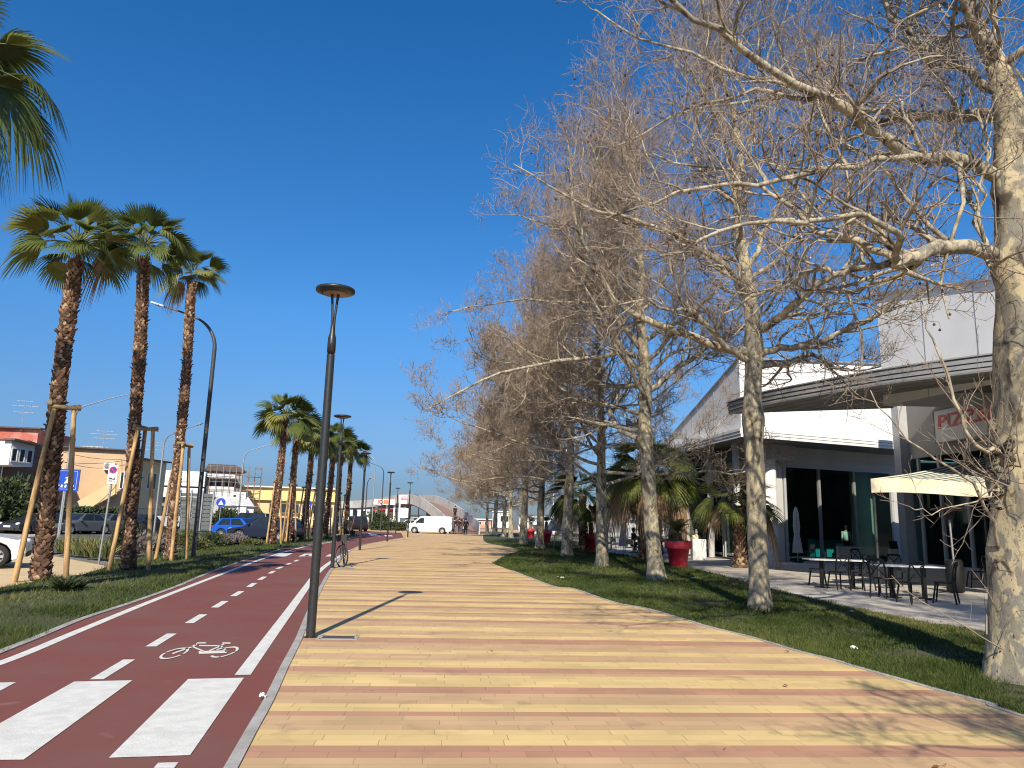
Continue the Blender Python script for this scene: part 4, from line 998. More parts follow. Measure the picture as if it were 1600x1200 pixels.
def blue_cross(t, H):
    mb = MB(); mb.add(disc_pts(0, H-.32, .36, -.045)+disc_pts(0, H-.32, .36, -.03), [tuple(range(24))]+[(k, k+24, (k+1) % 24+24, (k+1) % 24) for k in range(24)]); p = mb.build('panel', M_blue, t)
    m = MB(); m.add([(-.2, -.048, H-.48), (.2, -.048, H-.48), (0, -.048, H-.12)], [(0, 1, 2)]); m.build('crossing_symbol', M_swhite, p)
p = D(344, 800, 60); road_sign('crossing_sign', 'round blue crossing sign before the scaffolded building', (p.x, 60, -.05), D(344, 778, 60).z, .15, blue_cross)
p = D(480, 800, 66); road_sign('crossing_sign', 'small blue crossing sign between the distant palms', (p.x, 66, -.05), D(480, 781, 66).z, .15, blue_cross)

# ================================================================== CARS
M_tyre = pm('tyre_rubber', (0.018, 0.018, 0.018), (0.03, 0.03, 0.03), 30, 0.9); M_rim = pm('alloy_rim', (0.55, 0.56, 0.57), (0.4, 0.41, 0.42), 9, 0.35, metal=0.7)
M_cglass = pm('car_glass', (0.012, 0.016, 0.018), (0.02, 0.025, 0.028), 2, 0.06, spec=0.6); M_trim = pm('black_plastic', (0.02, 0.02, 0.021), (0.03, 0.03, 0.03), 30, 0.7)
M_head = pm('headlight_lens', (0.75, 0.77, 0.78), (0.6, 0.62, 0.64), 6, 0.12); M_tail = pm('tail_light_lens', (0.35, 0.01, 0.01), (0.28, 0.01, 0.01), 6, 0.2); M_plate = pm('number_plate', (0.75, 0.75, 0.74), (0.6, 0.6, 0.62), 25, 0.5)
def paint(name, c): return pm('car_paint_'+name, c, tuple(v*.93 for v in c), 1.5, 0.32, coat=0.45)
def arc(cx, cz, r, a0, a1, n=7): return [(cx+r*math.cos(a0+(a1-a0)*k/n), cz+r*math.sin(a0+(a1-a0)*k/n)) for k in range(n+1)]
def xz_prism(mb, poly, wdt, taper=None):
    """side outline (x,z) extruded across y; taper(z)->half width factor"""
    n = len(poly); area = sum(poly[i][0]*poly[(i+1) % n][1]-poly[(i+1) % n][0]*poly[i][1] for i in range(n))
    if area < 0: poly = poly[::-1]
    f = taper or (lambda z: 1.0)
    vs = [(x, -wdt/2*f(z), z) for x, z in poly]+[(x, wdt/2*f(z), z) for x, z in poly]
    mb.add(vs, [tuple(range(n)), tuple(range(2*n-1, n-1, -1))]+[(i, n+i, n+(i+1) % n, (i+1) % n) for i in range(n)])
def car(label, cat, name, loc, rz, pm_, L=4.1, W=1.74, H=1.48, style='hatch', group=None):
    t = thing(name, label, cat, loc, rz, group)
    R = .31 if style != 'van' else .34; xf, xr = L*.31, -L*.31
    if style == 'van': xf, xr = L*.32, -L*.29
    gz = .20; h = L/2
    ar = lambda x: arc(x, R, R+.055, PI, 0)
    bot = [(-h+.08, gz+.12)]+[(xr-R-.055, gz)]+ar(xr)[0:]+[(xr+R+.055, gz), (xf-R-.055, gz)]+ar(xf)+[(xf+R+.055, gz)]+[(h-.10, gz+.05)]
    bot = [p for p in bot]
    if style == 'van':
        top = [(h, .45), (h-.02, .80), (h-.22, 1.02), (h-.75, 1.18), (h-1.42, H-.10), (h-1.75, H), (-h+.35, H), (-h+.06, H-.06), (-h+.01, 1.0), (-h, .5)]
    else:
        bl = H*.62
        top = [(h, .42), (h-.02, .62), (h-.14, .72), (L*.27, .86), (L*.20, bl), (-h+.30, bl+.03), (-h+.06, bl-.04), (-h, .62), (-h+.02, .42)]
        if style == 'suv': top = [(h, .5), (h-.02, .82), (h-.12, .92), (L*.25, 1.0), (L*.20, bl+.03), (-h+.22, bl+.05), (-h+.03, bl), (-h, .7), (-h+.02, .45)]
        if style == 'sedan': top = [(h, .42), (h-.02, .60), (h-.14, .70), (L*.25, .82), (L*.20, bl), (-L*.30, bl+.02), (-h+.10, bl-.01), (-h, .75), (-h+.02, .42)]
    mb = MB(); tp = (lambda z: 1.0-.035*max(0, (z-.75))/.7) if style != 'van' else (lambda z: 1.0-.07*max(0, z-.9))
    xz_prism(mb, bot+top, W, tp); mb.build('body', pm_, t, bevel=.05)
    if style != 'van':
        bl = H*.62-.01
        x0b, x0t, x1t, x1b = {'hatch': (L*.215, L*.04, -L*.36, -L*.475), 'sedan': (L*.215, L*.05, -L*.22, -L*.37), 'suv': (L*.21, L*.07, -L*.42, -L*.475), 'wagon': (L*.215, L*.04, -L*.40, -L*.48)}[style]
        wb, wt = W/2-.05, W/2-.21
        P = {}
        for s in (-1, 1): P[s] = [Vector((x0b, s*wb, bl)), Vector((x0t, s*wt, H-.03)), Vector((x1t, s*wt, H-.05)), Vector((x1b, s*wb, bl))]
        mid = [Vector(((x0t+x1t)/2, 0, H))]
        c = MB(); c.add(P[-1]+P[1], [(0, 3, 2, 1), (4, 5, 6, 7), (1, 2, 6, 5), (0, 1, 5, 4), (3, 7, 6, 2)]); c.build('cabin', pm_, t, bevel=.04)
        def bil(s, u, v): q = P[s]; a = q[0].lerp(q[3], u); b_ = q[1].lerp(q[2], u); return a.lerp(b_, v)+Vector((0, s*.012, .003))
        for s in (-1, 1):
            for u0, u1 in ((.10, .50), (.53, .90)):
                g = MB(); q = [bil(s, u0, .10), bil(s, u1, .10), bil(s, min(u1, .93), .90), bil(s, max(u0, .06), .90)]
                if s > 0: q = q[::-1]
                g.add(q, [(0, 1, 2, 3)]); g.build('side_window', M_cglass, t)
        def cross(i, j, v0, v1, sx):
            q = []
            for s, v in ((-1, v0), (1, v0), (1, v1), (-1, v1)): a = P[s][i].lerp(P[s][j], v); q.append(Vector((a.x+sx*.022, a.y*.90, a.z+.012)))
            return q
        g = MB(); g.add(cross(0, 1, .08, .92, 1), [(0, 1, 2, 3)]); g.build('windscreen', M_cglass, t)
        g = MB(); g.add(cross(3, 2, .2, .92, -1)[::-1], [(0, 1, 2, 3)]); g.build('rear_window', M_cglass, t)
        hz, tz = .66, bl-.12
    else:
        f = lambda z: W/2*(1.0-.07*max(0, z-.9))+.006
        for s in (-1, 1):
            g = MB(); q = [(h-.98, s*f(1.2), 1.16), (h-1.95, s*f(1.15), 1.12), (h-1.95, s*f(1.72), 1.70), (h-1.55, s*f(1.72), 1.70)]
            g.add(q if s < 0 else q[::-1], [(0, 1, 2, 3)][:1]); g.build('side_window', M_cglass, t)
            g = MB(); g.box((-.15, s*(W/2+.004), .52), (L*.36, .02, .10)); g.build('side_moulding', M_trim if False else pm_, t)
            g = MB(); g.box((h-1.5, s*(W/2+.006), .62), (.16, .02, .035)); g.build('door_handle', M_trim, t)
        g = MB(); q = [(h-.80, -W/2*.84, 1.22), (h-.80, W/2*.84, 1.22), (h-1.42+.012, W/2*.80, H-.13), (h-1.42+.012, -W/2*.80, H-.13)]
        g.add([(a+.02, b_, c_+.012) for a, b_, c_ in q], [(0, 1, 2, 3)]); g.build('windscreen', M_cglass, t)
        g = MB(); g.box((h-.03, 0, .44), (.12, W*.96, .30)); g.build('front_bumper', M_trim, t, bevel=.03); g = MB(); g.box((-h+.03, 0, .46), (.12, W*.96, .24)); g.build('rear_bumper', M_trim, t, bevel=.03)
        hz, tz = .86, 1.0
    for s in (-1, 1):
        g = MB(); g.ball((h-.16, s*(W/2-.22), hz), 1, 12, 8, (.15, .17, .10)); g.build('headlight', M_head, t)
        g = MB(); g.box((-h+.035, s*(W/2-.10), tz), (.09, .16, .26 if style != 'van' else .5)); g.build('tail_light', M_tail, t, bevel=.02)
        g = MB(); mx = L*.17 if style != 'van' else h-1.12; mz = (H*.62+.07) if style != 'van' else 1.24
        g.box((mx, s*(W/2+.09), mz), (.12, .20, .14)); g.build('wing_mirror', pm_ if style != 'van' else M_trim, t, bevel=.03)
        for x in (xf, xr):
            y = s*(W/2-.11); wl = thing('wheel', '', '', (x, y, R)); 
            for k_ in ('label', 'category'): del wl[k_]
            wl.parent = t; wl.rotation_euler = (PI/2 if s < 0 else -PI/2, 0, 0)
            a = MB(); a.lathe([(R*.62, -.10), (R*.9, -.105), (R, -.075), (R, .075), (R*.9, .105), (R*.64, .10)], 28); a.build('tyre', M_tyre, wl)
            c = MB(); c.lathe([(R*.66, .085), (R*.62, .10), (R*.58, .075), (R*.55, .04), (0, .03)], 24)
            for k in range(7):
                q = 2*PI*k/7; c.beam((math.cos(q)*.04, math.sin(q)*.04, .075), (math.cos(q)*R*.6, math.sin(q)*R*.6, .088), .075*R/.3, .02)
            c.lathe([(.07, .075), (.05, .10), (0, .10)], 12); c.build('rim', M_rim, wl)
    g = MB(); g.box((h+.005, 0, .50 if style != 'van' else .46), (.02, .5, .11)); g.build('number_plate', M_plate, t)
    if style != 'van': g = MB(); g.box((h-.005, 0, .36), (.05, W*.62, .13)); g.build('grille', M_trim, t)
    return t
CG = 'parked cars along the road'
pw = paint('white', (0.78, 0.78, 0.77)); pdk = paint('charcoal', (0.028, 0.032, 0.037)); pgr = paint('steel_grey', (0.085, 0.095, 0.11)); pbl = paint('bright_blue', (0.004, 0.085, 0.46)); pnv = paint('navy', (0.006, 0.010, 0.030)); pbk = paint('black', (0.012, 0.012, 0.014))
nose = G(33, 886); cx = nose-Vector((1.75, 0, 0)); car('white compact car cut by the left edge, nose to the nearest palm', 'car', 'parked_car', (nose.x-1.68, nose.y-.45, -.012), .48, pw, 3.6, 1.63, 1.5, 'hatch', CG)
def at_road(px, py): g = G(px, py); return g
def put(px, py, rz, lab, p_, z=-.055, **k): g = G(px, py); return car(lab, 'car', 'parked_car', (g.x, g.y, z), rz, p_, group=CG, **k)
put(48, 833, -1.75, 'old charcoal hatchback with white plate, behind the nearest palm at the kerb', pdk, L=3.9, H=1.4)
put(124, 833, -1.95, 'steel grey saloon between the two props of the nearest palm', pgr, L=4.3, H=1.45, style='sedan')
put(166, 832, -1.95, 'steel grey hatchback with bright headlamp by the no-parking pole', pgr, L=4.0, H=1.46)
put(82, 832, -1.85, 'dark car mostly hidden behind the nearest palm trunk', pnv, L=4.0, H=1.45)
put(218, 832, -1.9, 'dark hatchback seen between the second palm and its prop', pdk, L=4.0, H=1.5)
put(240, 830, -1.9, 'dark saloon just right of the second palm prop', pnv, L=4.2, H=1.45)
car('bright blue hatchback behind the shrubs right of the tall curved lamp', 'car', 'parked_car', (G(352, 843).x-.1, G(352, 843).y+3.4, -.05), -.2, pbl, L=3.7, H=1.40, group=CG)
car('navy estate car with pale window reflections beside the blue hatchback', 'car', 'parked_car', (G(414, 843).x, G(414, 843).y, -.05), 3.0, pnv, L=4.5, H=1.52, style='wagon', group=CG)
car('dark blue people carrier with roof above the navy estate', 'car', 'parked_car', (G(385, 834).x, G(385, 834).y, -.05), 2.95, pnv, L=4.6, H=1.8, style='suv', group=CG)
car('pale silver car behind the first palms of the distant clump', 'car', 'parked_car', (G(432, 836).x, G(432, 836).y, -.05), 2.9, paint('silver', (.45, .46, .48)), L=4.2, H=1.48, group=CG)
car('black off-road car seen from behind, right of the distant palms', 'car', 'parked_car', (D(558, 800, 88).x, 88, -.04), 2.0, pbk, L=4.4, W=1.85, H=1.8, style='suv', group=CG)
car('white car at the far end under the pylon sign', 'car', 'parked_car', (D(640, 800, 112).x, 112, -.04), 2.8, pw, L=4.2, H=1.5, group=CG)
vb = (G(650, 833)+G(698, 833.5))/2
car('white panel van crossing the end of the promenade', 'van', 'panel_van', (D(673, 800, 84).x, 84.5, .004), PI-.07, paint('van_white', (0.80, 0.80, 0.79)), L=5.1, W=1.92, H=1.92, style='van')

# ================================================================== BICYCLE
def bicycle(loc, rz, label, lean=0.06, turn=-0.75):
    t = thing('bicycle', label, 'bicycle', loc, rz); t.rotation_euler = (0, lean, rz) if False else (lean, 0, rz)
    R = .335
    def wheel(x, ang):
        w_ = bpy.data.objects.new('wheel', None); COL.objects.link(w_); w_.parent = t; w_.location = (x, 0, R); w_.rotation_euler = (PI/2, 0, ang)
        w_.empty_display_size = .1
        a = MB(); a.tube([(math.cos(2*PI*k/32)*R, math.sin(2*PI*k/32)*R, 0) for k in range(33)], .024, 6, cap=False); a.build('tyre', M_tyre, w_)
        c = MB(); c.tube([(math.cos(2*PI*k/32)*(R-.027), math.sin(2*PI*k/32)*(R-.027), 0) for k in range(33)], .009, 5, cap=False)
        for k in range(16): q = 2*PI*k/16; c.bar((0, 0, (.03 if k % 2 else -.03)), (math.cos(q)*(R-.03), math.sin(q)*(R-.03), 0), .0017, 4)
        c.bar((0, 0, -.05), (0, 0, .05), .02, 8); c.build('rim', M_galv, w_)
    wheel(-.53, 0.0); wheel(.55, turn)
    f = MB(); bb = (-.08, 0, .28); st = (-.24, 0, .78); hd = (.33, 0, .80); hl = (.38, 0, .62)
    for a, b_, r in ((bb, st, .016), (bb, hl, .019), ((-.22, 0, .70), (.335, 0, .77), .016), (hd, hl, .02)): f.bar(a, b_, r, 8)
    for s in (-1, 1):
        f.bar((-.08, s*.03, .28), (-.53, s*.055, R), .009, 6); f.bar((-.22, s*.02, .72), (-.53, s*.055, R), .008, 6)
        dx, dy = math.cos(turn), math.sin(turn)
        f.tube([(.385, s*.04, .60), (.44, s*.05, .45), (.55, s*.05, R)], .011, 6)
    f.bar(st, (-.26, 0, .90), .014, 8); f.build('frame', M_black, t)
    g = MB(); g.ball((-.26, 0, .93), 1, 12, 8, (.14, .08, .04)); g.ball((-.16, 0, .925), 1, 10, 6, (.11, .03, .025)); g.build('saddle', M_trim, t)
    h = MB(); ht = turn*.8; c_, s_ = math.cos(ht), math.sin(ht)
    h.bar((.33, 0, .80), (.315, 0, .98), .014, 8)
    hp = [(-.20, .30, .96), (-.06, .29, 1.0), (.03, .15, 1.0), (.03, 0, .98), (.03, -.15, 1.0), (-.06, -.29, 1.0), (-.20, -.30, .96)]
    h.tube([(.315+x*c_-y*s_, x*s_+y*c_, z) for x, y, z in hp], .012, 8); h.build('handlebar', M_galv, t)
    b_ = MB(); 
    for x, y, dx, dy in ((.60, 0, .01, .30), (.36, 0, .01, .30), (.48, .15, .24, .01), (.48, -.15, .24, .01)): b_.box((x, y, .90), (dx, dy, .20))
    b_.box((.48, 0, .80), (.24, .30, .01)); b_.build('front_basket', M_trim, t)
    c = MB(); c.lathe([(.0, -.006), (.085, -.006), (.09, 0), (.085, .006), (0, .006)], 20); c.M = None
    cr_ = c.build('chainring', M_galv, t); cr_.location = (-.08, -.05, .28); cr_.rotation_euler = (PI/2, 0, 0)
    for s, dz in ((-1, -.16), (1, .16)):
        p_ = MB(); p_.bar((-.08, s*.06, .28), (-.08+.04*s, s*.08, .28+dz), .009, 6); p_.box((-.08+.04*s, s*.13, .28+dz), (.09, .09, .02)); p_.build('pedal_crank', M_trim, t)
    m = MB(); n = 14
    for cx_ in (-.53,): m.tube([(cx_+math.cos(a)*(R+.035), 0, R+math.sin(a)*(R+.035)) for a in [0.35+2.5*k/n for k in range(n+1)]], .014, 5)
    m.build('mudguard', M_black, t)
    r = MB(); r.box((-.55, 0, .74), (.36, .13, .012))
    for s in (-1, 1): r.bar((-.66, s*.06, .74), (-.53, s*.06, R), .005, 5)
    r.build('rear_rack', M_black, t)
    return t
bl_ = G(528, 886); bicycle((bl_.x+.06, bl_.y+.45, .004), -1.42, 'dark city bicycle with basket leaning on the second black lamp', 0.06, 0.62)
# ================================================================== PEOPLE
M_skin = pm('skin', (0.50, 0.30, 0.21), (0.45, 0.26, 0.18), 8, 0.55)
def cloth(n, c): return pm('cloth_'+n, c, tuple(v*.75 for v in c), 14, 0.9, bump=.3, bscale=60)
def skin_obj(name, chains, m, parent, sub=1):
    """chains: list of [(point, radius)...]; points given twice are shared"""
    bm = bmesh.new(); lay = bm.verts.layers.skin.verify(); cache = {}
    for ch in chains:
        prev = None
        for p, r in ch:
            k = tuple(round(c, 3) for c in p)
            if k not in cache:
                v = bm.verts.new(p); v[lay].radius = (r, r) if not isinstance(r, tuple) else r; cache[k] = v
                if len(cache) == 1: v[lay].use_root = True
            v = cache[k]
            if prev is not None and prev is not v and bm.edges.get((prev, v)) is None: bm.edges.new((prev, v))
            prev = v
    me = bpy.data.meshes.new(name); bm.to_mesh(me); bm.free(); me.materials.append(m)
    o = link_mesh(name, me, parent); s = o.modifiers.new('skin', 'SKIN'); s.use_smooth_shade = True
    u = o.modifiers.new('subdivision', 'SUBSURF'); u.levels = u.render_levels = sub
    return o
def person(label, loc, rz, pose='walk', top=(.02, .02, .025), legs=(.02, .025, .05), hair=(.03, .02, .015), coat=False, bag=None, scale=1.0, group='people on the promenade and terrace', shoes=(.03, .03, .03), hold=None):
    t = thing('person', label, 'person', loc, rz, group, scale)
    V = Vector
    if pose == 'sit':
        hip = V((0, 0, .52)); 
        LEG = {s: [V((0, s*.09, .50)), V((.42, s*.11, .50)), V((.40, s*.11, .09))] for s in (-1, 1)}
        ARM = {s: [V((.0, s*.19, 1.02)), V((.10, s*.24, .78)), V((.32, s*.15, .76))] for s in (-1, 1)}
        ch = V((-.02, 0, .98)); nk = V((0, 0, 1.10))
    else:
        st = .20 if pose == 'walk' else .03
        hip = V((0, 0, .95))
        LEG = {s: [V((0, s*.09, .92)), V((.06+s*st*.35, s*.095, .50)), V((s*st-.03, s*.10, .09))] for s in (-1, 1)}
        ARM = {s: [V((0, s*.19, 1.42)), V((-.03-s*st*.4, s*.25, 1.14)), V((.08-s*st*.9, s*.24, .90))] for s in (-1, 1)}
        if pose == 'hold': ARM = {s: [V((0, s*.19, 1.42)), V((-.02, s*.25, 1.14)), V((.24, s*.13, 1.12))] for s in (-1, 1)}
        ch = V((0.0, 0, 1.36)); nk = V((0.01, 0, 1.50))
    up = V((0, 0, 1))
    hd = nk+V((.025, 0, .10))
    body = [[(hip, .13), (hip.lerp(ch, .45), .12), (ch, .145), (nk, .055), (hd, .075), (hd+V((.0, 0, .075)), .092), (hd+V((-.005, 0, .145)), .075)]]
    body.append([(hd+V((.0, 0, .075)), .092), (hd+V((.10, 0, .055)), .016)])   # nose
    for s in (-1, 1):
        a = ARM[s]; body.append([(ch, .145), (a[0], .058), (a[1], .045), (a[2], .030)])
        d = (a[2]-a[1]).normalized(); w0 = a[2]; pm_ = w0+d*.05
        body[-1].append((pm_, .032))
        sd = V((d.z, 0, -d.x)); sd = sd.normalized() if sd.length > .1 else V((1, 0, 0))
        for k in range(4):
            f0 = pm_+d*.035+sd*(.024*(k-1.5)); Lk = (.060, .072, .068, .052)[k]
            body.append([(pm_, .032), (f0, .010), (f0+d*Lk*.55+V((0, -s*.008, 0)), .009), (f0+d*Lk+V((0, -s*.022, 0)), .007)])
        th = w0+d*.02+sd*.035; body.append([(w0, .030), (th, .011), (th+d*.04+sd*.012, .009)])
        l = LEG[s]; body.append([(hip, .13), (l[0], .085), (l[1], .055), (l[2], .040)])
    skin_obj('body', body, M_skin, t)
    tc = cloth('%02d%02d%02d' % tuple(int(c*99) for c in top), top); lc = cloth('%02d%02d%02d' % tuple(int(c*99) for c in legs), legs)
    tops = [[(hip+up*(.0 if not coat else -.02), .150), (hip.lerp(ch, .45), .142), (ch, .165), (nk+up*-.03, .075)]]
    if coat and pose != 'sit': tops.append([(hip+up*-.02, .150), (hip+up*-.20, .165), (hip+up*-.40, .175)])
    for s in (-1, 1): a = ARM[s]; tops.append([(ch, .165), (a[0], .074), (a[1], .060), (a[2]-(a[2]-a[1])*.04, .050)])
    skin_obj('jacket', tops, tc, t)
    trs = []
    for s in (-1, 1): l = LEG[s]; trs.append([(hip-up*.02, .150), (l[0]-up*.03, .100), (l[1], .075), (l[2]+up*.03, .062)])
    skin_obj('trousers', trs, lc, t)
    for s in (-1, 1):
        f = LEG[s][2]; m = MB(); m.ball((f.x+.06, f.y, .045), 1, 10, 6, (.14, .05, .05)); m.build('shoe', cloth('shoe%02d' % int(shoes[0]*99), shoes), t)
    h = MB(); h.ball(tuple(hd+V((-.03, 0, .10))), 1, 12, 8, (.105, .098, .105)); h.ball(tuple(hd+V((-.06, 0, .04))), 1, 10, 6, (.07, .085, .09)); h.build('hair', cloth('hair%02d' % int(hair[0]*99), hair), t)
    if bag: m = MB(); m.box((-.03, .30, .78), (.34, .10, .28)); m.bar((-.12, .27, .90), (0, .18, 1.48), .012, 6); m.bar((.10, .27, .90), (0, .18, 1.48), .012, 6); m.build('shoulder_bag', cloth('bag', bag), t, bevel=.03)
    return t
def at0(px, y): d = ray(px, 800); return Vector((d.x*y/d.y, y, 0))
g = G(727.5, 836.2); person('person in dark coat with a pale bag walking away near the van', (g.x, g.y, .004), PI/2+.2, 'walk', (.012, .013, .016), (.012, .012, .014), coat=True, bag=(.65, .66, .66))
g = at0(711, 86.5); person('person in dark jacket and pale blue jeans behind the van, left of a pair', (g.x, g.y, .004), PI/2, 'stand', (.015, .016, .02), (.30, .36, .45))
g = at0(718.5, 86.8); person('person in dark clothes behind the van, right of a pair', (g.x, g.y, .004), PI/2-.1, 'walk', (.03, .022, .028), (.10, .11, .14))
g = at0(724.5, 85.5); person('person in brown jacket between the pair and the walker with the bag', (g.x, g.y, .004), -PI/2, 'stand', (.14, .085, .05), (.03, .03, .04))

# ================================================================== TERRACE FURNITURE
M_chairb = pm('black_chair_lacquer', (0.010, 0.010, 0.011), (0.014, 0.014, 0.015), 20, 0.55, spec=.3); M_ttop = pm('white_table_top', (0.72, 0.72, 0.71), (0.66, 0.66, 0.65), 5, 0.4)
M_ply = pm('pale_plywood', (0.58, 0.45, 0.27), (0.50, 0.38, 0.22), 5, 0.5, stretch=(1, 6, 1)); M_cmetal = pm('chair_tube_grey', (0.50, 0.49, 0.46), (0.44, 0.43, 0.41), 12, 0.4, metal=.3)
XG = 'black cross-back chairs at the white tables'
def cross_chair(label, loc, rz):
    t = thing('cross_back_chair', label, 'chair', loc, rz, XG)   # faces +X, back at -X
    m = MB(); m.lathe([(0, .44), (.20, .44), (.215, .455), (.20, .47), (0, .475)], 20); m.build('seat', M_chairb, t)
    for s in (-1, 1):
        m = MB(); m.tube([(-.24, s*.19, 0), (-.18, s*.185, .45), (-.215, s*.185, .70), (-.25, s*.165, .86)], [.019, .022, .020, .018], 8); m.build('leg', M_chairb, t)
        m = MB(); m.tube([(.22, s*.20, 0), (.15, s*.15, .45)], [.018, .022], 8); m.build('leg', M_chairb, t)
    m = MB()
    for dz in (0, .035): m.tube([(-.25, -.185, .84+dz), (-.275, -.10, .87+dz), (-.285, 0, .875+dz), (-.275, .10, .87+dz), (-.25, .185, .84+dz)], .020, 7)
    m.build('top_rail', M_chairb, t)
    m = MB()
    for s in (-1, 1): m.tube([(-.195, s*.175, .50), (-.235, s*.02, .68), (-.265, -s*.15, .85)], .014, 6)
    m.build('cross_slats', M_chairb, t)
    m = MB(); n = 14
    m.tube([(math.cos(2*PI*k/n)*.17-.01, math.sin(2*PI*k/n)*.165, .24) for k in range(n+1)], .008, 6, cap=False); m.build('stretcher', M_chairb, t)
    return t
def pedestal_table(label, loc, rz, L=1.5, W=.72):
    t = thing('cafe_table', label, 'table', loc, rz, 'white cafe tables before the awning')
    m = MB(); m.box((0, 0, .745), (L, W, .028)); m.build('table_top', M_ttop, t, bevel=.006)
    for s in (-1, 1):
        m = MB(); x = s*L*.25; m.box((x, 0, .38), (.09, .09, .70)); m.box((x, 0, .012), (.09, .52, .022)); m.box((x, 0, .013), (.40, .09, .024)); m.build('pedestal', M_chairb, t)
    return t
gA = G(1309, 919); gB = G(1420, 935)
pedestal_table('long white-topped table on two black pedestals, left of the pair by the second plane tree', gA, -.10, 1.62)
pedestal_table('long white-topped table on two black pedestals, right of the pair under the awning edge', gB, -.14, 1.45)
ch0 = None
for (px, py, rz, lab) in [(1277, 914, PI/2+1.2, 'black cross-back chair at the left end of the left white table'), (1311, 921, PI/2+.15, 'black cross-back chair in front of the left white table, middle'),
    (1349, 922, PI/2+.35, 'black cross-back chair at the right end of the left white table'), (1380, 934, PI/2-.9, 'black cross-back chair at the left end of the right white table'), (1424, 943, PI/2+.2, 'black cross-back chair in front of the right white table, nearest the lawn'),
    (1478, 943, PI/2+.9, 'black cross-back chair at the right end of the right white table'), (1405, 918, -PI/2-.1, 'black cross-back chair on the far side of the right white table'), (1527, 918, 2.9, 'black cross-back chair standing apart beside the nearest plane trunk'),
    (1345, 899, -PI/2+.2, 'black cross-back chair on the far side of the left white table')]:
    g = G(px, py)
    if ch0 is None: ch0 = cross_chair(lab, g, rz)
    else: dup(ch0, g, rz, lab)
SG = 'pale shell chairs on the terrace'
def shell_chair(label, loc, rz):
    t = thing('shell_chair', label, 'chair', loc, rz, SG)
    m = MB(); m.box((.02, 0, .455), (.42, .42, .022)); m.build('seat', M_ply, t, bevel=.01)
    m = MB()
    for k in range(6):
        a0 = -.62+k*.207; a1 = a0+.207; R_ = .36
        p = [(.13-R_*math.cos(a), R_*math.sin(a)) for a in (a0, a1)]
        m.slab((p[0][0], p[0][1], .60), (p[1][0], p[1][1], .60), (p[1][0]-.03, p[1][1], .82), (p[0][0]-.03, p[0][1], .82), .016)
    m.build('backrest', M_ply, t)
    for s in (-1, 1):
        m = MB(); m.tube([(-.23, s*.20, 0), (-.18, s*.20, .44), (-.20, s*.205, .72)], .012, 7); m.build('leg', M_cmetal, t)
        m = MB(); m.tube([(.24, s*.20, 0), (.19, s*.19, .44)], .012, 7); m.build('leg', M_cmetal, t)
    m = MB(); 
    for a, b_ in (((-.18, -.2, .43), (-.18, .2, .43)), ((.19, -.19, .43), (.19, .19, .43)), ((-.18, -.2, .43), (.19, -.19, .43)), ((-.18, .2, .43), (.19, .19, .43))): m.bar(a, b_, .010, 6)
    m.build('seat_frame', M_cmetal, t)
    return t
s0 = None
for (px, py, rz, lab) in [(983, 870, PI/2, 'pale shell chair seen from behind, leftmost of the three before the third plane tree'), (1001, 870, PI/2+.1, 'pale shell chair seen from behind, middle of three before the third plane tree'), (1011, 871, PI/2-.2, 'pale shell chair seen from behind, rightmost of three touching the third plane trunk'),
    (1104, 869, PI-.3, 'pale shell chair right of the white stand'), (1118, 866, PI/2+.3, 'pale shell chair behind and right of the white stand'), (1207, 874, PI/2+.3, 'pale shell chair just right of the second plane trunk'),
    (962, 864, .6, 'pale shell chair in shade left of the third plane tree'), (1042, 864, 1.2, 'pale shell chair between the third plane tree and the red pot'), (1140, 868, 1.9, 'pale shell chair left of the low fan palm trunk'), (1170, 872, 1.5, 'pale shell chair half behind the second plane trunk'),
    (1265, 877, 2.2, 'pale shell chair by the closed parasol'), (900, 851, 1.0, 'pale shell chair by the far red pots'), (868, 849, 2.0, 'pale shell chair at the far end of the terrace')]:
    g = G(px, py)
    if s0 is None: s0 = shell_chair(lab, g, rz)
    else: dup(s0, g, rz, lab)
M_dtop = pm('dark_table_top', (0.10, 0.09, 0.08), (0.07, 0.065, 0.06), 5, 0.5)
def small_table(label, loc, rz=0):
    t = thing('small_table', label, 'table', loc, rz, 'small dark tables on the terrace')
    m = MB(); m.box((0, 0, .74), (.75, .75, .03)); m.build('table_top', M_dtop, t)
    m = MB(); m.box((0, 0, .37), (.07, .07, .72)); m.box((0, 0, .012), (.45, .45, .022)); m.build('pedestal', M_chairb, t); return t
s1 = small_table('small dark table behind the three shell chairs', G(990, 864))
for px, py, lab in [(1030, 862, 'small dark table left of the red pot in shade'), (1128, 864, 'small dark table between the white stand and the low fan palm'), (1190, 868, 'small dark table behind the second plane trunk'), (955, 858, 'small dark table left of the grey dome edge'), (1065, 861, 'small dark table behind the large red pot'), (880, 850, 'small dark table at the far red pots')]:
    dup(s1, G(px, py), .2, lab)
g = G(1092, 875); t = thing('host_stand', 'plain white square stand beside the large red pot', 'stand', g, -.08)
m = MB(); m.box((0, 0, .47), (.64, .5, .94)); m.build('cabinet', M_ttop, t, bevel=.02); m = MB(); m.box((0, 0, .953), (.62, .48, .022)); m.build('top_board', M_swhite, t)
g = G(1328, 890); t = thing('menu_stand', 'grey box planter behind the left white table', 'planter', G(1327, 884), -.1)
m = MB(); m.box((0, 0, .42), (.95, .35, .84)); m.build('box', pm('grey_board', (.36, .36, .35), (.3, .3, .3), 4, .7), t, bevel=.01); m = MB(); m.box((0, 0, .85), (.9, .3, .03)); m.build('lid', M_dtop, t)
g = G(1398, 890); t = thing('menu_stand', 'grey menu stand with dark tilted board behind the right white table', 'menu stand', g, -.1)
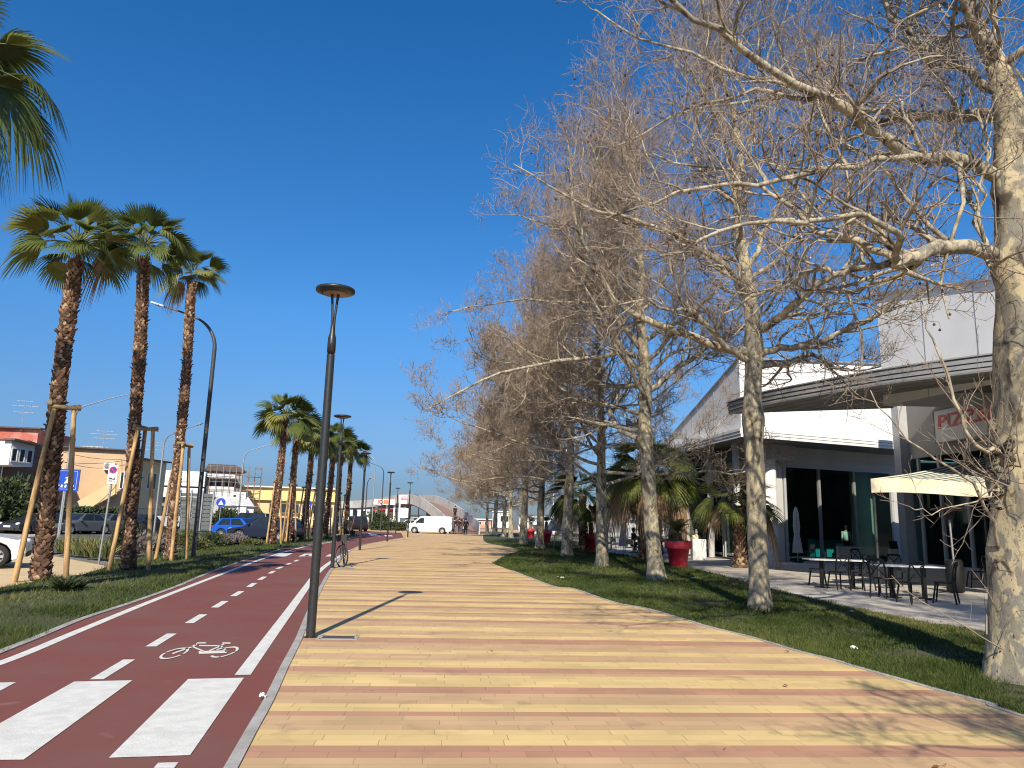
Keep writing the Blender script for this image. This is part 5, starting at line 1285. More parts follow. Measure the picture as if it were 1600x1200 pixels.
m = MB(); m.box((0, 0, .42), (.34, .3, .84)); m.build('box', MATS['grey_board'], t, bevel=.01); m = MB(); m.box((0, -.02, 1.0), (.34, .03, .34), rx=-.35); m.build('board', M_chairb, t)
# seated guests and staff
def sit(px, py, rz, lab, **k): g = G(px, py); return person(lab, (g.x, g.y, 0), rz, 'sit', **k)
sit(990, 863, .3, 'seated guest in black behind the three shell chairs', top=(.012, .012, .014))
sit(1003, 864, PI+.2, 'seated guest in dark blue near the third plane trunk', top=(.02, .025, .05), hair=(.08, .05, .03))
sit(1048, 866, .2, 'seated guest in black with raised pale sleeve left of the red pot plant', top=(.02, .02, .022))
sit(1072, 864, 2.6, 'seated guest in white behind the red pot', top=(.72, .70, .68), hair=(.05, .03, .02))
sit(1089, 867, PI/2, 'seated guest in cream jacket just behind the white stand', top=(.62, .60, .44), hair=(.45, .43, .4))
sit(1128, 868, PI, 'seated guest in black right of the standing man', top=(.012, .012, .014))
sit(1138, 866, PI/2+.5, 'seated guest in grey left of the low fan palm', top=(.12, .12, .13))
g = G(1105, 864); person('standing man in blue jumper and dark jacket at the corner of the restaurant', (g.x, g.y, 0), -PI/2, 'hold', (.02, .04, .13), (.02, .025, .05), hair=(.35, .3, .26))
# red pots with cycads
M_pot = pm('red_pot', (0.50, 0.022, 0.045), (0.42, 0.018, 0.036), 3, 0.42, c3=(.55, .05, .07), s3=2.5); M_psoil = pm('pot_soil', (.05, .04, .025), (.08, .06, .04), 20, .95)
M_cyc = [leafmat('cycad_leaf', (.04, .065, .018), (.025, .045, .012), .15), leafmat('cycad_leaf_light', (.11, .13, .03), (.07, .09, .025), .15)]
def red_pot(label, loc, s=1.0):
    t = thing('plant_pot', label, 'plant pot', loc, 0, 'large red pots with cycads', s)
    m = MB(); m.lathe([(0, 0), (.30, 0), (.315, .02), (.43, .70), (.44, .70)], 36); m.build('pot', M_pot, t)
    m = MB(); m.lathe([(.44, .69), (.485, .69), (.505, .71), (.525, .96), (.515, .985), (.46, .985), (.45, .90)], 36); m.build('rim', M_pot, t)
    m = MB(); m.lathe([(.455, .91), (0, .93)], 24); m.build('soil', M_psoil, t); return t
def cycad(label, loc, s=1.0, seed=1, trunk=.35):
    R = random.Random(seed); t = thing('cycad', label, 'plant', loc, 0, 'cycads in the red pots', s)
    m = MB(); m.mi = 1; m.tube([(0, 0, -.15), (0, 0, .1), (.01, 0, trunk)], [.14, .15, .12], 10)
    for k in range(70): a = k*2.4; z = trunk*k/70; m.mi = k % 3; m.add([(math.cos(a)*.14, math.sin(a)*.14, z), (math.cos(a+.25)*.14, math.sin(a+.25)*.14, z), (math.cos(a+.1)*.20, math.sin(a+.1)*.20, z+.07)], [(0, 1, 2)])
    m.build('trunk', M_pb, t)
    m = MB()
    for i in range(30):
        az = i*2.4+R.uniform(-.2, .2); el = math.radians(72-58*(i/30)+R.uniform(-8, 8)); L = R.uniform(.75, .95); n = 13; prev = Vector((0, 0, trunk)); m.mi = 0 if R.random() < .65 else 1
        for k in range(1, n+1):
            e = el-1.0*(k/n)**1.5; p = prev+Vector((math.cos(az)*math.cos(e), math.sin(az)*math.cos(e), math.sin(e)))*L/n; d = (p-prev).normalized(); sd = Vector((-math.sin(az), math.cos(az), 0))
            if k > 2:
                for q in (0, .5):
                  for s_ in (-1, 1):
                    ln = .20*math.sin(PI*(k-1.5+q)/(n+.5))+.03; o = prev.lerp(p, q); tip = o+sd*s_*ln*.85+d*ln*.5+Vector((0, 0, .05*ln)); m.add([o-d*.013, o+d*.013, tip], [(0, 1, 2)])
            m.add([prev-sd*.006, prev+sd*.006, p+sd*.005, p-sd*.005], [(0, 1, 2, 3)]); prev = p
    m.build('crown', M_cyc, t)
    m = MB(); m.mi = 1
    for k in range(160): a = R.uniform(0, 6.28); r = R.uniform(.1, .42); h = R.uniform(.06, .2); x, y = r*math.cos(a), r*math.sin(a); m.add([(x-.01, y, -.02), (x+.01, y, -.02), (x+R.uniform(-.06, .06), y+R.uniform(-.06, .06), h)], [(0, 1, 2)])
    m.build('undergrowth', M_cyc, t)
    return t
for px, py, s, lab in [(1060, 886, 1.0, 'nearest'), (923, 861, .95, 'second'), (853, 848, .95, 'third'), (829, 841, .92, 'farthest')]:
    g = G(px, py); where = {'nearest': 'nearest red pot, between the third plane tree and the white stand', 'second': 'second red pot, half behind the fourth plane trunk', 'third': 'third red pot, just right of the thin sapling', 'farthest': 'farthest red pot, left of the thin sapling'}[lab]
    red_pot(where, g, s); cycad('cycad growing in the '+where.split(',')[0], (g.x, g.y, .92*s), s*1.05, 3+px, .35 if lab == 'nearest' else .75)
# closed parasol, patio heater, awning
M_canv = pm('grey_white_canvas', (.60, .60, .59), (.5, .5, .5), 3, .9); M_cream = pm('cream_canvas', (.66, .58, .40), (.60, .52, .35), 2, .85, c3=(.70, .63, .46), s3=1)
def parasol(label, loc, h=2.55, s=1.0):
    t = thing('closed_parasol', label, 'parasol', loc, 0, 'closed parasols on the terrace', s); m = MB(); m.bar((0, 0, 0), (0, 0, h+.05), .024, 8); m.build('pole', M_galv, t)
    m = MB(); n = 20; pr = [(.05, h), (.10, h-.25), (.13, h-.9), (.10, h-1.25), (.16, h-1.7), (.19, h-2.1)]; vs = []; fs = []
    for r, z in pr:
        for k in range(n): a = 2*PI*k/n; q = r*(1+.28*(-1)**k); vs.append((q*math.cos(a), q*math.sin(a), z))
    for i in range(len(pr)-1):
        for k in range(n): fs.append((i*n+k, (i+1)*n+k, (i+1)*n+(k+1) % n, i*n+(k+1) % n))
    m.add(vs, fs); m.build('folded_canopy', M_canv, t); m = MB(); m.lathe([(.0, .06), (.24, .06), (.26, .03), (.26, 0)], 20); m.build('base', M_chairb, t); return t
pz = parasol('closed pale parasol before the dark restaurant glass', G(1247, 879)); dup(pz, (5.9, 38.5, 0), 0, 'closed pale parasol left of the third plane trunk in the background')
g = G(1494, 926); t = thing('patio_heater', 'black patio heater with disc reflector under the striped awning', 'patio heater', g)
m = MB(); m.lathe([(0, .02), (.20, .02), (.22, .05), (.22, .80), (.17, .86), (0, .86)], 18); m.build('gas_housing', M_chairb, t); m = MB(); m.tube([(0, 0, .86), (-.02, 0, 1.95)], .028, 8); m.build('post', M_galv, t)
m = MB(); m.lathe([(.10, 1.90), (.13, 2.02), (.10, 2.14), (.03, 2.15)], 16, c=(-.02, 0, 0)); m.build('burner', M_trim, t); m = MB(); m.lathe([(.46, 2.15), (.40, 2.19), (.15, 2.26), (0, 2.28)], 24, c=(-.02, 0, 0)); m.build('reflector', M_dgrey, t)
def stripes():
    m = bpy.data.materials.new('striped_canvas'); m.use_nodes = True; N = m.node_tree.nodes; L = m.node_tree.links; b = N['Principled BSDF']; b.inputs['Roughness'].default_value = .9
    tc = N.new('ShaderNodeTexCoord'); sp = N.new('ShaderNodeSeparateXYZ'); L.new(tc.outputs['Object'], sp.inputs[0])
    sb_ = N.new('ShaderNodeMath'); sb_.operation = 'MULTIPLY_ADD'; sb_.inputs[1].default_value = -sk/dp; L.new(sp.outputs[1], sb_.inputs[0]); L.new(sp.outputs[0], sb_.inputs[2]); a = N.new('ShaderNodeMath'); a.operation = 'MULTIPLY'; a.inputs[1].default_value = 4.4; L.new(sb_.outputs[0], a.inputs[0]); f = N.new('ShaderNodeMath'); f.operation = 'FRACT'; L.new(a.outputs[0], f.inputs[0])
    r = N.new('ShaderNodeValToRGB'); r.color_ramp.interpolation = 'CONSTANT'; e = r.color_ramp.elements; e[0].color = (.66, .66, .56, 1); e[1].position = .55; e[1].color = (.035, .06, .05, 1)
    L.new(f.outputs[0], r.inputs[0]); L.new(r.outputs[0], b.inputs['Base Color']); return m
fl = D(1360, 748, 19.2); aw = thing('awning', 'cream awning with green and white striped roof beside the pizzeria', 'awning', (fl.x, 19.2, 0), 0)
wA, zf, zb, dp = 5.4, fl.z, D(1545, 716, 24.0).z, 4.6
m = MB(); sk = D(1545, 716, 24.0).x-fl.x-.6
nn = 12
for i in range(nn):
    for j in range(6):
        u0, u1, v0, v1 = i/nn, (i+1)/nn, j/6, (j+1)/6
        P = lambda u, v: (u*wA+v*sk, v*dp, zf+(zb-zf)*v-.16*math.sin(PI*v)*.6-.03*abs(math.sin(u*PI*4)))
        m.slab(P(u0, v0), P(u1, v0), P(u1, v1), P(u0, v1), .012)
m.build('striped_roof', stripes(), aw)
m = MB(); n = 36
for i in range(n):
    def Q(k, z): u = k/n; return (u*wA, -.02-.05*math.sin(u*23)*(.38-z)/.38, zf-.02-.34+z+.03*math.sin(u*PI*3))
    m.slab(Q(i, 0), Q(i+1, 0), Q(i+1, .36), Q(i, .36), .01)
for i in range(12):
    v0, v1 = i/12, (i+1)/12; P = lambda v, dz: (v*sk, v*dp, zf+(zb-zf)*v+dz-.10*math.sin(PI*v)); m.slab(P(v1, -.36), P(v0, -.36), P(v0, 0), P(v1, 0), .01)
m.build('valance', M_cream, aw)
for x, y in ((.12, .12), (wA-.2, .12), (sk+.1, dp-.1)): m = MB(); zt = zf+(zb-zf)*y/dp-.03; m.bar((x, y, 0), (x, y, zt), .035, 8); m.build('support_post', M_dgrey, aw)
# ================================================================== RESTAURANT BUILDINGS
M_rw = pm('white_render', (0.78, 0.78, 0.77), (0.74, 0.74, 0.73), 1.2, 0.75, c3=(.70, .70, .69), s3=.5); M_clad = pm('grey_cladding', (0.40, 0.41, 0.42), (0.37, 0.38, 0.39), 2, 0.5, spec=.4)
M_fascia = pm('aluminium_fascia', (0.33, 0.34, 0.35), (0.29, 0.30, 0.31), 1.5, 0.45, metal=.2); M_soff = pm('slatted_soffit', (0.20, 0.195, 0.185), (0.15, 0.15, 0.145), 1.5, 0.75)
M_panel = pm('grey_wall_panel', (0.52, 0.52, 0.51), (0.47, 0.47, 0.46), 1.1, 0.7, c3=(.45, .45, .44), s3=.4); M_frame = pm('window_frame_grey', (0.42, 0.43, 0.43), (0.38, 0.39, 0.39), 3, 0.4)
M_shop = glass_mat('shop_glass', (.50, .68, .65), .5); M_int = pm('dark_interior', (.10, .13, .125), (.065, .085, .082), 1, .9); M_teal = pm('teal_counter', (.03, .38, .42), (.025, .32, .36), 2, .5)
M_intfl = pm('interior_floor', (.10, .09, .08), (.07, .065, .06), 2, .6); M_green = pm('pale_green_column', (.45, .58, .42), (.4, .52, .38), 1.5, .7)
V3 = Vector
# --- pavilion on the left: white sail-shaped roof over a glazed front
A = D(1160, 672, 33.2); A.z = 6.0; Bv = V3((22.0, 37.85, 6.0)); C_ = V3((21.5, 51, 6.0)); E_ = V3((8.6, 48, 6.0))
pv = thing('restaurant_pavilion', 'white and grey glazed restaurant pavilion with sloping sail-shaped roof', 'building', (12, 36, 0))
ex = (Bv-A); ex.z = 0; ex.normalize(); ey = V3((-ex.y, ex.x, 0))
ez = (E_-A); ez.z = 0; ez.normalize()
def roofplate(mb, pts, z0, z1): mb.prism([(p.x, p.y) for p in pts], z0, z1)
mb = MB(); roofplate(mb, [A, Bv, C_, E_], 5.62, 5.98); mb.build('eave_slab', M_rw, pv, world=True)
mb = MB()
for a, b in ((A, Bv), (E_, A)):
    d = (b-a); d.z = 0; d.normalize(); nr = V3((d.y, -d.x, 0))
    for z, h, o in ((5.66, .13, .02), (5.80, .13, .045), (5.94, .14, .07)):
        mb.beam(V3((a.x, a.y, z))+nr*o/2-d*.0+V3((0, 0, .0)), V3((b.x, b.y, z))+nr*o/2, o+.10, h-.012)
mb.build('fascia', M_rw, pv, world=True)
# slatted underside
mb = MB(); inn = [A+ex*.1+ez*.1, Bv+ez*.1-ex*.1, Bv+ez*2.6-ex*.1, A+ex*1.0+ez*2.6]
for k in range(14):
    f0 = k/14; f1 = (k+.9)/14; z = 5.60
    p = [A+(Bv-A)*.005+ez*(2.4*f0), Bv-(Bv-A)*.005+ez*(2.4*f0), Bv-(Bv-A)*.005+ez*(2.4*f1), A+(Bv-A)*.005+ez*(2.4*f1)]
    mb.prism([(q.x, q.y) for q in p], z-.03, z)
for k in range(12):
    f0 = k/12; f1 = (k+.9)/12
    p = [A+ez*2.45+ex*(2.0*f0), A+ez*2.45+ex*(2.0*f1), E_-ez*.1+ex*(2.0*f1), E_-ez*.1+ex*(2.0*f0)]
    mb.prism([(q.x, q.y) for q in p], 5.57, 5.60)
mb.build('soffit', M_soff, pv, world=True)
# sail volume
p0 = A+ex*.55+ey*.75; p1 = Bv-ex*.3+ey*.75; p2 = V3((18.6, 48, 6)); p3 = E_+ex*.75-ez*1.2
t0 = D(1190, 562, p0.y).z; t1 = D(1375, 571, p1.y).z
mb = MB()
vb = [V3((p.x, p.y, 5.985)) for p in (p0, p1, p2, p3)]; vt = [V3((p0.x-.0, p0.y, t0)), V3((p1.x, p1.y, t1)), V3((p2.x, p2.y, 6.15)), V3((p3.x, p3.y, 6.12))]
mb.add(vb+vt, [(3, 2, 1, 0), (0, 1, 5, 4), (1, 2, 6, 5), (2, 3, 7, 6), (3, 0, 4, 7), (4, 5, 6, 7)]); mb.build('sail_roof', M_rw, pv, world=True)
mb = MB(); mb.beam(vt[0]+V3((0, 0, .04)), vt[1]+V3((0, 0, .04)), .22, .08); mb.beam(vt[0]+V3((-.02, 0, .04)), vt[3]+V3((-.02, 0, .04)), .14, .08); mb.build('roof_coping', M_fascia, pv, world=True)
mb = MB()
for f in (.25, .5, .75):
    q = vt[0].lerp(vt[3], f); mb.beam(V3((q.x-.02, q.y, 6.0)), V3((q.x-.02, q.y, q.z-.1)), .015, .012)
mb.build('wall_joints', M_fascia, pv, world=True)
# front glazing, set back 1.9 m
f0 = A+ex*1.9+ey*1.9; f1 = Bv+ey*1.9+ex*1.4
def on(u, z, o=0.0): p = f0.lerp(f1, u)-ey*o; return V3((p.x, p.y, z))
Lf = (f1-f0).length
def u_of(px):   # where the line of sight through the opening meets the facade
    d = ray(px, 800); 
    # solve (f0 + s ex) on ray plane
    s = (d.x*(-f0.y)-d.y*(-f0.x))/(d.x*ex.y-d.y*ex.x); s = (f0.y*d.x-f0.x*d.y)/(ex.x*d.y-ex.y*d.x); return s/Lf
ua, ub, uc, ud = u_of(1228), u_of(1282), u_of(1337), u_of(1395)
def wall(mb, u0, u1, z0, z1, o0=0.0, th=.25): mb.slab(on(u0, z0, o0), on(u1, z0, o0), on(u1, z1, o0), on(u0, z1, o0), th)
mb = MB(); wall(mb, 0, ua-.012, 0, 5.57); wall(mb, ua-.012, 1, 4.62, 5.57); wall(mb, ud+.01, 1, 0, 4.62); mb.build('wall', M_panel, pv, world=True)
mb = MB(); wall(mb, ua-.02, 1, 4.55, 4.72, .05, .06); wall(mb, ua-.02, 1, 5.02, 5.05, .03, .03); mb.build('lintel', M_frame, pv, world=True)
for u0, u1 in ((ua, ub), (ub, uc), (uc, ud)):
    w_ = MB(); 
    for u in (u0, u1): w_.slab(on(u-.006, .0, .03), on(u+.006, .0, .03), on(u+.006, 4.55, .03), on(u-.006, 4.55, .03), .12)
    wo = w_.build('window_frame', M_frame, pv, world=True)
    g_ = MB(); g_.quad(on(u0+.008, .05, -.05), on(u1-.008, .05, -.05), on(u1-.008, 4.54, -.05), on(u0+.008, 4.54, -.05))
    g_.v = [tuple(V3(p)-V3(pv.location)) for p in g_.v]; g_.build('pane', M_shop, wo)
# corner column, beam and side glazing
cc = D(1205, 800, f0.y+.2); mb = MB(); mb.lathe([(.33, 0), (.33, 5.6)], 28, c=(cc.x, cc.y+.1, 0)); mb.build('round_column', M_rw, pv, world=True)
mb = MB(); q = on(ua-.05, 0, .45); mb.box((q.x, q.y, 5.2), (1.5, .5, .7), rz=math.atan2(ex.y, ex.x)); mb.build('corner_beam', M_panel, pv, world=True)
g0 = A+ex*1.9+ez*2.2; g1 = E_+ex*2.0-ez*1.0; dg = (g1-g0).normalized(); ng = V3((-dg.y, dg.x, 0)); LG_ = (g1-g0).length
mb = MB(); mb.slab((g1.x, g1.y, 4.1), (g0.x, g0.y, 4.1), (g0.x, g0.y, 5.57), (g1.x, g1.y, 5.57), .25); mb.build('side_lintel', M_panel, pv, world=True)
for k in range(6):
    a = g0+dg*LG_*(k+.06)/6; b = g0+dg*LG_*(k+.94)/6
    w_ = MB(); w_.slab((b.x, b.y, .1), (a.x, a.y, .1), (a.x, a.y, .22), (b.x, b.y, .22), .1); w_.beam((a.x, a.y, 0), (a.x, a.y, 4.1), .10, .14); w_.beam(V3((b.x, b.y, 0)), V3((b.x, b.y, 4.1)), .10, .14)
    wo = w_.build('window_frame', M_frame, pv, world=True); g_ = MB(); c_ = dg*.06
    g_.quad((b.x-c_.x, b.y-c_.y, .22), (a.x+c_.x, a.y+c_.y, .22), (a.x+c_.x, a.y+c_.y, 4.1), (b.x-c_.x, b.y-c_.y, 4.1)); g_.v = [tuple(V3(p)-V3(pv.location)) for p in g_.v]; g_.build('pane', M_shop, wo)
for s in (1.0, 4.2, 7.6):
    p = A+ez*(1.2+s)+ex*.75; mb = MB(); mb.bar((p.x, p.y, 0), (p.x, p.y, 5.58), .16, 16); mb.build('slim_column', M_panel, pv, world=True)
# interior
def dx0(px): return ray(px, 830).x/ray(px, 830).y
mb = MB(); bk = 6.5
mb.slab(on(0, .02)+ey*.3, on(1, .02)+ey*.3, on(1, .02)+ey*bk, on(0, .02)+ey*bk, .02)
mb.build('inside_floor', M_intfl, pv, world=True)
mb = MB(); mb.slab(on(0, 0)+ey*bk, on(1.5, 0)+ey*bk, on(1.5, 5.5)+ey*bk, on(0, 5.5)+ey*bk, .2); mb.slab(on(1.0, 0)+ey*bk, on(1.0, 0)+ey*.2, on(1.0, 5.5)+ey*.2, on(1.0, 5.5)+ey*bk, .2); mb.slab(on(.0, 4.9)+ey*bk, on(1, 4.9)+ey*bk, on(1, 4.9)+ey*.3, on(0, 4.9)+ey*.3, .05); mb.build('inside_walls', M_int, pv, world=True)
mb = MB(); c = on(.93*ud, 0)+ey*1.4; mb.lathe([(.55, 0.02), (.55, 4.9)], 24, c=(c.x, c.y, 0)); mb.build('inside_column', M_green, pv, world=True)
cn = V3((dx0(1315)*43.8, 43.8, 0)); t = thing('bar_counter', 'teal bar counter inside the glazed restaurant', 'counter', (cn.x, cn.y, .02), math.atan2(ex.y, ex.x))
mb = MB(); mb.box((0, 0, .5), (4.6, .6, .96)); mb.build('front', M_teal, t); mb = MB(); mb.box((0, -.05, 1.0), (4.8, .8, .05)); mb.build('counter_top', M_int, t)
sv = V3((dx0(1322)*41.0, 41.0, 0)); person('waiter in white shirt seen through the restaurant glass', (sv.x, sv.y, .02), PI/2, 'stand', (.78, .80, .76), (.015, .015, .018))
for i, u in enumerate((ua+.05, ua+.12, ub+.04, uc+.05)):
    p = on(u, 0)+ey*(1.3+.5*(i % 2)); dup(s0, (p.x, p.y, .02), 1.0+i, 'pale shell chair inside the glass, '+('leftmost of four', 'second of four from the left', 'third of four from the left', 'rightmost of four')[i])

# --- pizzeria on the right: swept canopy, grey upper wall
pz_ = thing('pizzeria_building', 'grey pizzeria building with long swept canopy and tall grey upper wall', 'building', (14, 22, 0))
oe = [D(1138, 632, 26.4), D(1190, 617, 24.2), D(1300, 594, 21.6), D(1375, 581, 20.2), D(1470, 566, 18.9), D(1560, 554, 17.9)]
oe = [V3((p.x, p.y, 6.0)) for p in oe]+[V3((14.6, 15.2, 6.0)), V3((16.0, 9.0, 6.0)), V3((16.6, 0.0, 6.0))]
def dx(px, y): return (ray(px, 760).x)/(ray(px, 760).y)*y
iw = [V3((dx(1412, 34.6), 34.6, 7.4)), V3((dx(1438, 33.3), 33.3, 7.35)), V3((dx(1470, 31.8), 31.8, 7.25)), V3((dx(1512, 30.3), 30.3, 7.1)), V3((dx(1550, 28.8), 28.8, 6.95)), V3((dx(1600, 27.0), 27.0, 6.8)), V3((20.2, 21, 6.6)), V3((20.6, 12, 6.5)), V3((20.8, 0, 6.5))]
ie = [V3((dx(1402, 33.0), 33.0, 7.1)), V3((dx(1432, 32.4), 32.4, 7.15)), V3((dx(1470, 31.5), 31.5, 7.2))]+iw[3:]
def sm(pts, k=5):
    P = [pts[0]*2-pts[1]]+pts+[pts[-1]*2-pts[-2]]; o = []
    for i in range(1, len(P)-2):
        for j in range(k):
            t = j/k; a, b, c, d = P[i-1:i+3]; o.append(0.5*((2*b)+(c-a)*t+(2*a-5*b+4*c-d)*t*t+(3*b-3*c+d-a)*t**3))
    o.append(P[-2]); return o
O = sm(oe); I_ = sm(ie); IW = sm(iw); nO = len(O)
mb = MB(); rows = 9
for i in range(nO-1):
    for k in range(rows):
        a0, a1 = k/rows, (k+.88)/rows; dz = V3((0, 0, -.42))
        mb.slab(O[i].lerp(I_[i], a1)+dz*(1-a1), O[i+1].lerp(I_[i+1], a1)+dz*(1-a1), O[i+1].lerp(I_[i+1], a0)+dz*(1-a0), O[i].lerp(I_[i], a0)+dz*(1-a0), .03)
mb.build('soffit', M_soff, pz_, world=True)
mb = MB()
for i in range(nO-1): mb.slab(O[i]+V3((0, 0, .02)), O[i+1]+V3((0, 0, .02)), I_[i+1]+V3((0, 0, .15)), I_[i]+V3((0, 0, .15)), .1)
mb.build('canopy_deck', M_clad, pz_, world=True)
mb = MB()
for z, h, o in ((-.37, .12, .0), (-.24, .12, .03), (-.11, .12, .06), (.0, .05, .10)):
    for i in range(nO-1):
        d = (O[i+1]-O[i]).normalized(); nr = V3((d.y, -d.x, 0)); mb.slab(O[i]+nr*o+V3((0, 0, z-h/2)), O[i+1]+nr*o+V3((0, 0, z-h/2)), O[i+1]+nr*o+V3((0, 0, z+h/2-.012)), O[i]+nr*o+V3((0, 0, z+h/2-.012)), .10)
mb.slab(I_[0]+V3((0, 0, -.05)), O[0]+V3((0, 0, -.4)), O[0]+V3((0, 0, .04)), I_[0]+V3((0, 0, .2)), .08)
mb.build('fascia', M_fascia, pz_, world=True)
# upper wall
u0 = D(1376, 560, 25.0); u0.z = 5.9; ut = D(1376, 462, 25.0).z
q1 = D(1640, 560, 19.2); qt = D(1562, 441, 20.6).z-.25
lead = [V3((u0.x, u0.y, 0)), V3((q1.x-.1, q1.y, 0)), V3((16.4, 14, 0)), V3((17.5, 4, 0)), V3((26, 4, 0)), V3((27, 30, 0))]
tz = [ut, qt, qt-.8, qt-1.2, qt-1.2, ut]
mb = MB(); n = len(lead); vb = [V3((p.x, p.y, 5.8+.9*(i > 3)+.0)) for i, p in enumerate(lead)]; vt = [V3((p.x+.0, p.y, z)) for p, z in zip(lead, tz)]
mb.add(vb+vt, [(i, (i+1) % n, n+(i+1) % n, n+i) for i in range(n)]+[tuple(range(n, 2*n))]); mb.build('upper_wall', M_rw, pz_, world=True, tri=True)
mb = MB(); mb.beam(vt[0]+V3((0, 0, .04)), vt[1]+V3((0, 0, .04)), .2, .08)
for f in (.33, .66): a = vb[0].lerp(vb[1], f); b = vt[0].lerp(vt[1], f); mb.beam(a+V3((-.01, -.01, 0)), b+V3((-.01, -.01, -.05)), .015, .012)
mb.build('roof_coping', M_fascia, pz_, world=True)
# ground floor wall under the canopy
W = [V3((p.x, p.y, 0)) for p in IW]
mb = MB()
for i in range(nO-1):
    a, b = W[i], W[i+1]; za, zb_ = IW[i].z-.02, IW[i+1].z-.02; mb.slab((b.x, b.y, 4.85), (a.x, a.y, 4.85), (a.x, a.y, za), (b.x, b.y, zb_), .25) if False else mb.slab((a.x, a.y, 4.85), (b.x, b.y, 4.85), (b.x, b.y, zb_), (a.x, a.y, za), .25)
mb.build('wall', pm('beige_grey_panel', (.36, .34, .30), (.32, .30, .27), 1.2, .7, c3=(.30, .29, .26), s3=.5), pz_, world=True)
mb = MB(); c = W[0]+V3((.05, -.35, 0)); mb.beam((c.x, c.y, 0), (c.x, c.y, 7.5), .85, .6); mb.build('corner_pillar', M_frame, pz_, world=True)
for i in range(0, nO-5, 5):
    a, b = W[i], W[min(i+5, nO-1)]; d = (b-a).normalized()
    w_ = MB(); w_.beam((a.x, a.y, 0), (a.x, a.y, 4.85), .10, .16); w_.beam(V3((a.x, a.y, .10)), V3((b.x, b.y, .10)), .10, .20); w_.beam(V3((a.x, a.y, 3.3)), V3((b.x, b.y, 3.3)), .07, .10)
    wo = w_.build('window_frame', M_frame, pz_, world=True)
    g_ = MB(); g_.quad((a.x, a.y, .2), (b.x, b.y, .2), (b.x, b.y, 4.85), (a.x, a.y, 4.85)); g_.v = [tuple(V3(p)-V3(pz_.location)+V3((.03, .02, 0))) for p in g_.v]; g_.build('pane', M_shop, wo)
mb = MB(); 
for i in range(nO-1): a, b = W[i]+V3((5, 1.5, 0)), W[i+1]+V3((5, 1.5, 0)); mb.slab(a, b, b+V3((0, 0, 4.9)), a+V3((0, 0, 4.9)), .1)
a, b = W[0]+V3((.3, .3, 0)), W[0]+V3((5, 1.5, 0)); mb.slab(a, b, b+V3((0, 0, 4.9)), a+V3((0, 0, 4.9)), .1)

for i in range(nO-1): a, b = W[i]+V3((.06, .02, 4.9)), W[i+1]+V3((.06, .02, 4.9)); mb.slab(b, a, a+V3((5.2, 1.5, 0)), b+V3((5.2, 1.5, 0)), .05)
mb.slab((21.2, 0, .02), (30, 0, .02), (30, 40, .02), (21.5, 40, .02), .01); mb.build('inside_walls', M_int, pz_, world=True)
# the sign
sp0 = D(1472, 690, 28.2); best = min(range(nO), key=lambda i: abs(W[i].x-W[i].y*sp0.x/sp0.y)); wi = W[best]
wj = next(W[k] for k in range(best, nO) if (W[k]-wi).length > 5.2); wd = (wj-wi).normalized(); wn = V3((wd.y, -wd.x, 0))
bulge = max((W[k]-wi).dot(wn) for k in range(best, W.index(wj)+1)); ca = V3((wi.x, wi.y, 0))+wn*(bulge+.05); zc = (D(1472, 645, wi.y).z+D(1472, 692, wi.y).z)/2; hS = D(1472, 643, wi.y).z-D(1472, 693, wi.y).z
sg = thing('restaurant_sign', 'white sign board with red PIZZERIA lettering under the canopy', 'sign', (ca.x, ca.y, zc), math.atan2(wd.y, wd.x))
mb = MB(); mb.box((2.65, -.06, 0), (5.2, .06, hS)); mb.build('board', pm('sign_board', (.76, .77, .78), (.70, .71, .72), 2, .5), sg)
mb = MB()
for z in (-hS/2, hS/2): mb.box((2.65, -.065, z), (5.3, .08, .05))
for x in (.03, 5.27): mb.box((x, -.065, 0), (.05, .08, hS-.05))
mb.build('frame', M_dgrey, sg)
add_text('PIZZERIA', .78, pm('sign_red_letters', (.66, .012, .02), (.58, .012, .018), 3, .5), sg, (2.6, -.095, .15), (PI/2, 0, 0), bold=.018, depth=.012, shear=.08, width=4.75)
# ================================================================== BACKGROUND, LEFT
M_peach = pm('peach_render', (.60, .415, .25), (.56, .385, .23), 1.2, .85, c3=(.52, .37, .24), s3=.35); M_peach2 = pm('pale_yellow_render', (.66, .52, .30), (.62, .48, .27), 1.2, .85); M_pink = pm('salmon_render', (.55, .25, .17), (.5, .22, .15), 2, .85, c3=(.6, .45, .36), s3=.6)
M_redr = pm('worn_red_render', (.46, .13, .10), (.40, .11, .08), 2, .85, c3=(.55, .36, .30), s3=.5); M_bw = pm('building_white', (.72, .72, .70), (.66, .66, .65), 1.5, .8); M_bgrey = pm('building_grey', (.26, .26, .26), (.2, .2, .2), 1.5, .85, c3=(.34, .33, .32), s3=.8)
M_winb = pm('dark_window', (.02, .028, .035), (.03, .04, .05), .8, .08, spec=.6); M_yel = pm('yellow_render', (.70, .58, .26), (.66, .54, .24), 1.2, .85); M_tile = pm('roof_tiles', (.12, .095, .08), (.08, .065, .06), 4, .9); M_brick = pm('dark_brick', (.13, .07, .055), (.09, .05, .04), 6, .9)
M_hedge = [pm('hedge_dark', (.018, .035, .012), (.03, .05, .018), 3, .8), pm('hedge_mid', (.05, .075, .022), (.035, .06, .018), 3, .8), pm('hedge_light', (.10, .12, .04), (.08, .10, .035), 3, .8)]
M_lav = [pm('lavender_grey', (.17, .16, .15), (.13, .12, .11), 5, .9), pm('lavender_violet', (.20, .17, .20), (.15, .13, .15), 5, .9), pm('dry_stem', (.22, .18, .11), (.17, .13, .08), 5, .9)]
def at(px, y, z=0.0): d = ray(px, 800); t = y/d.y; return V3((d.x*t, y, z))
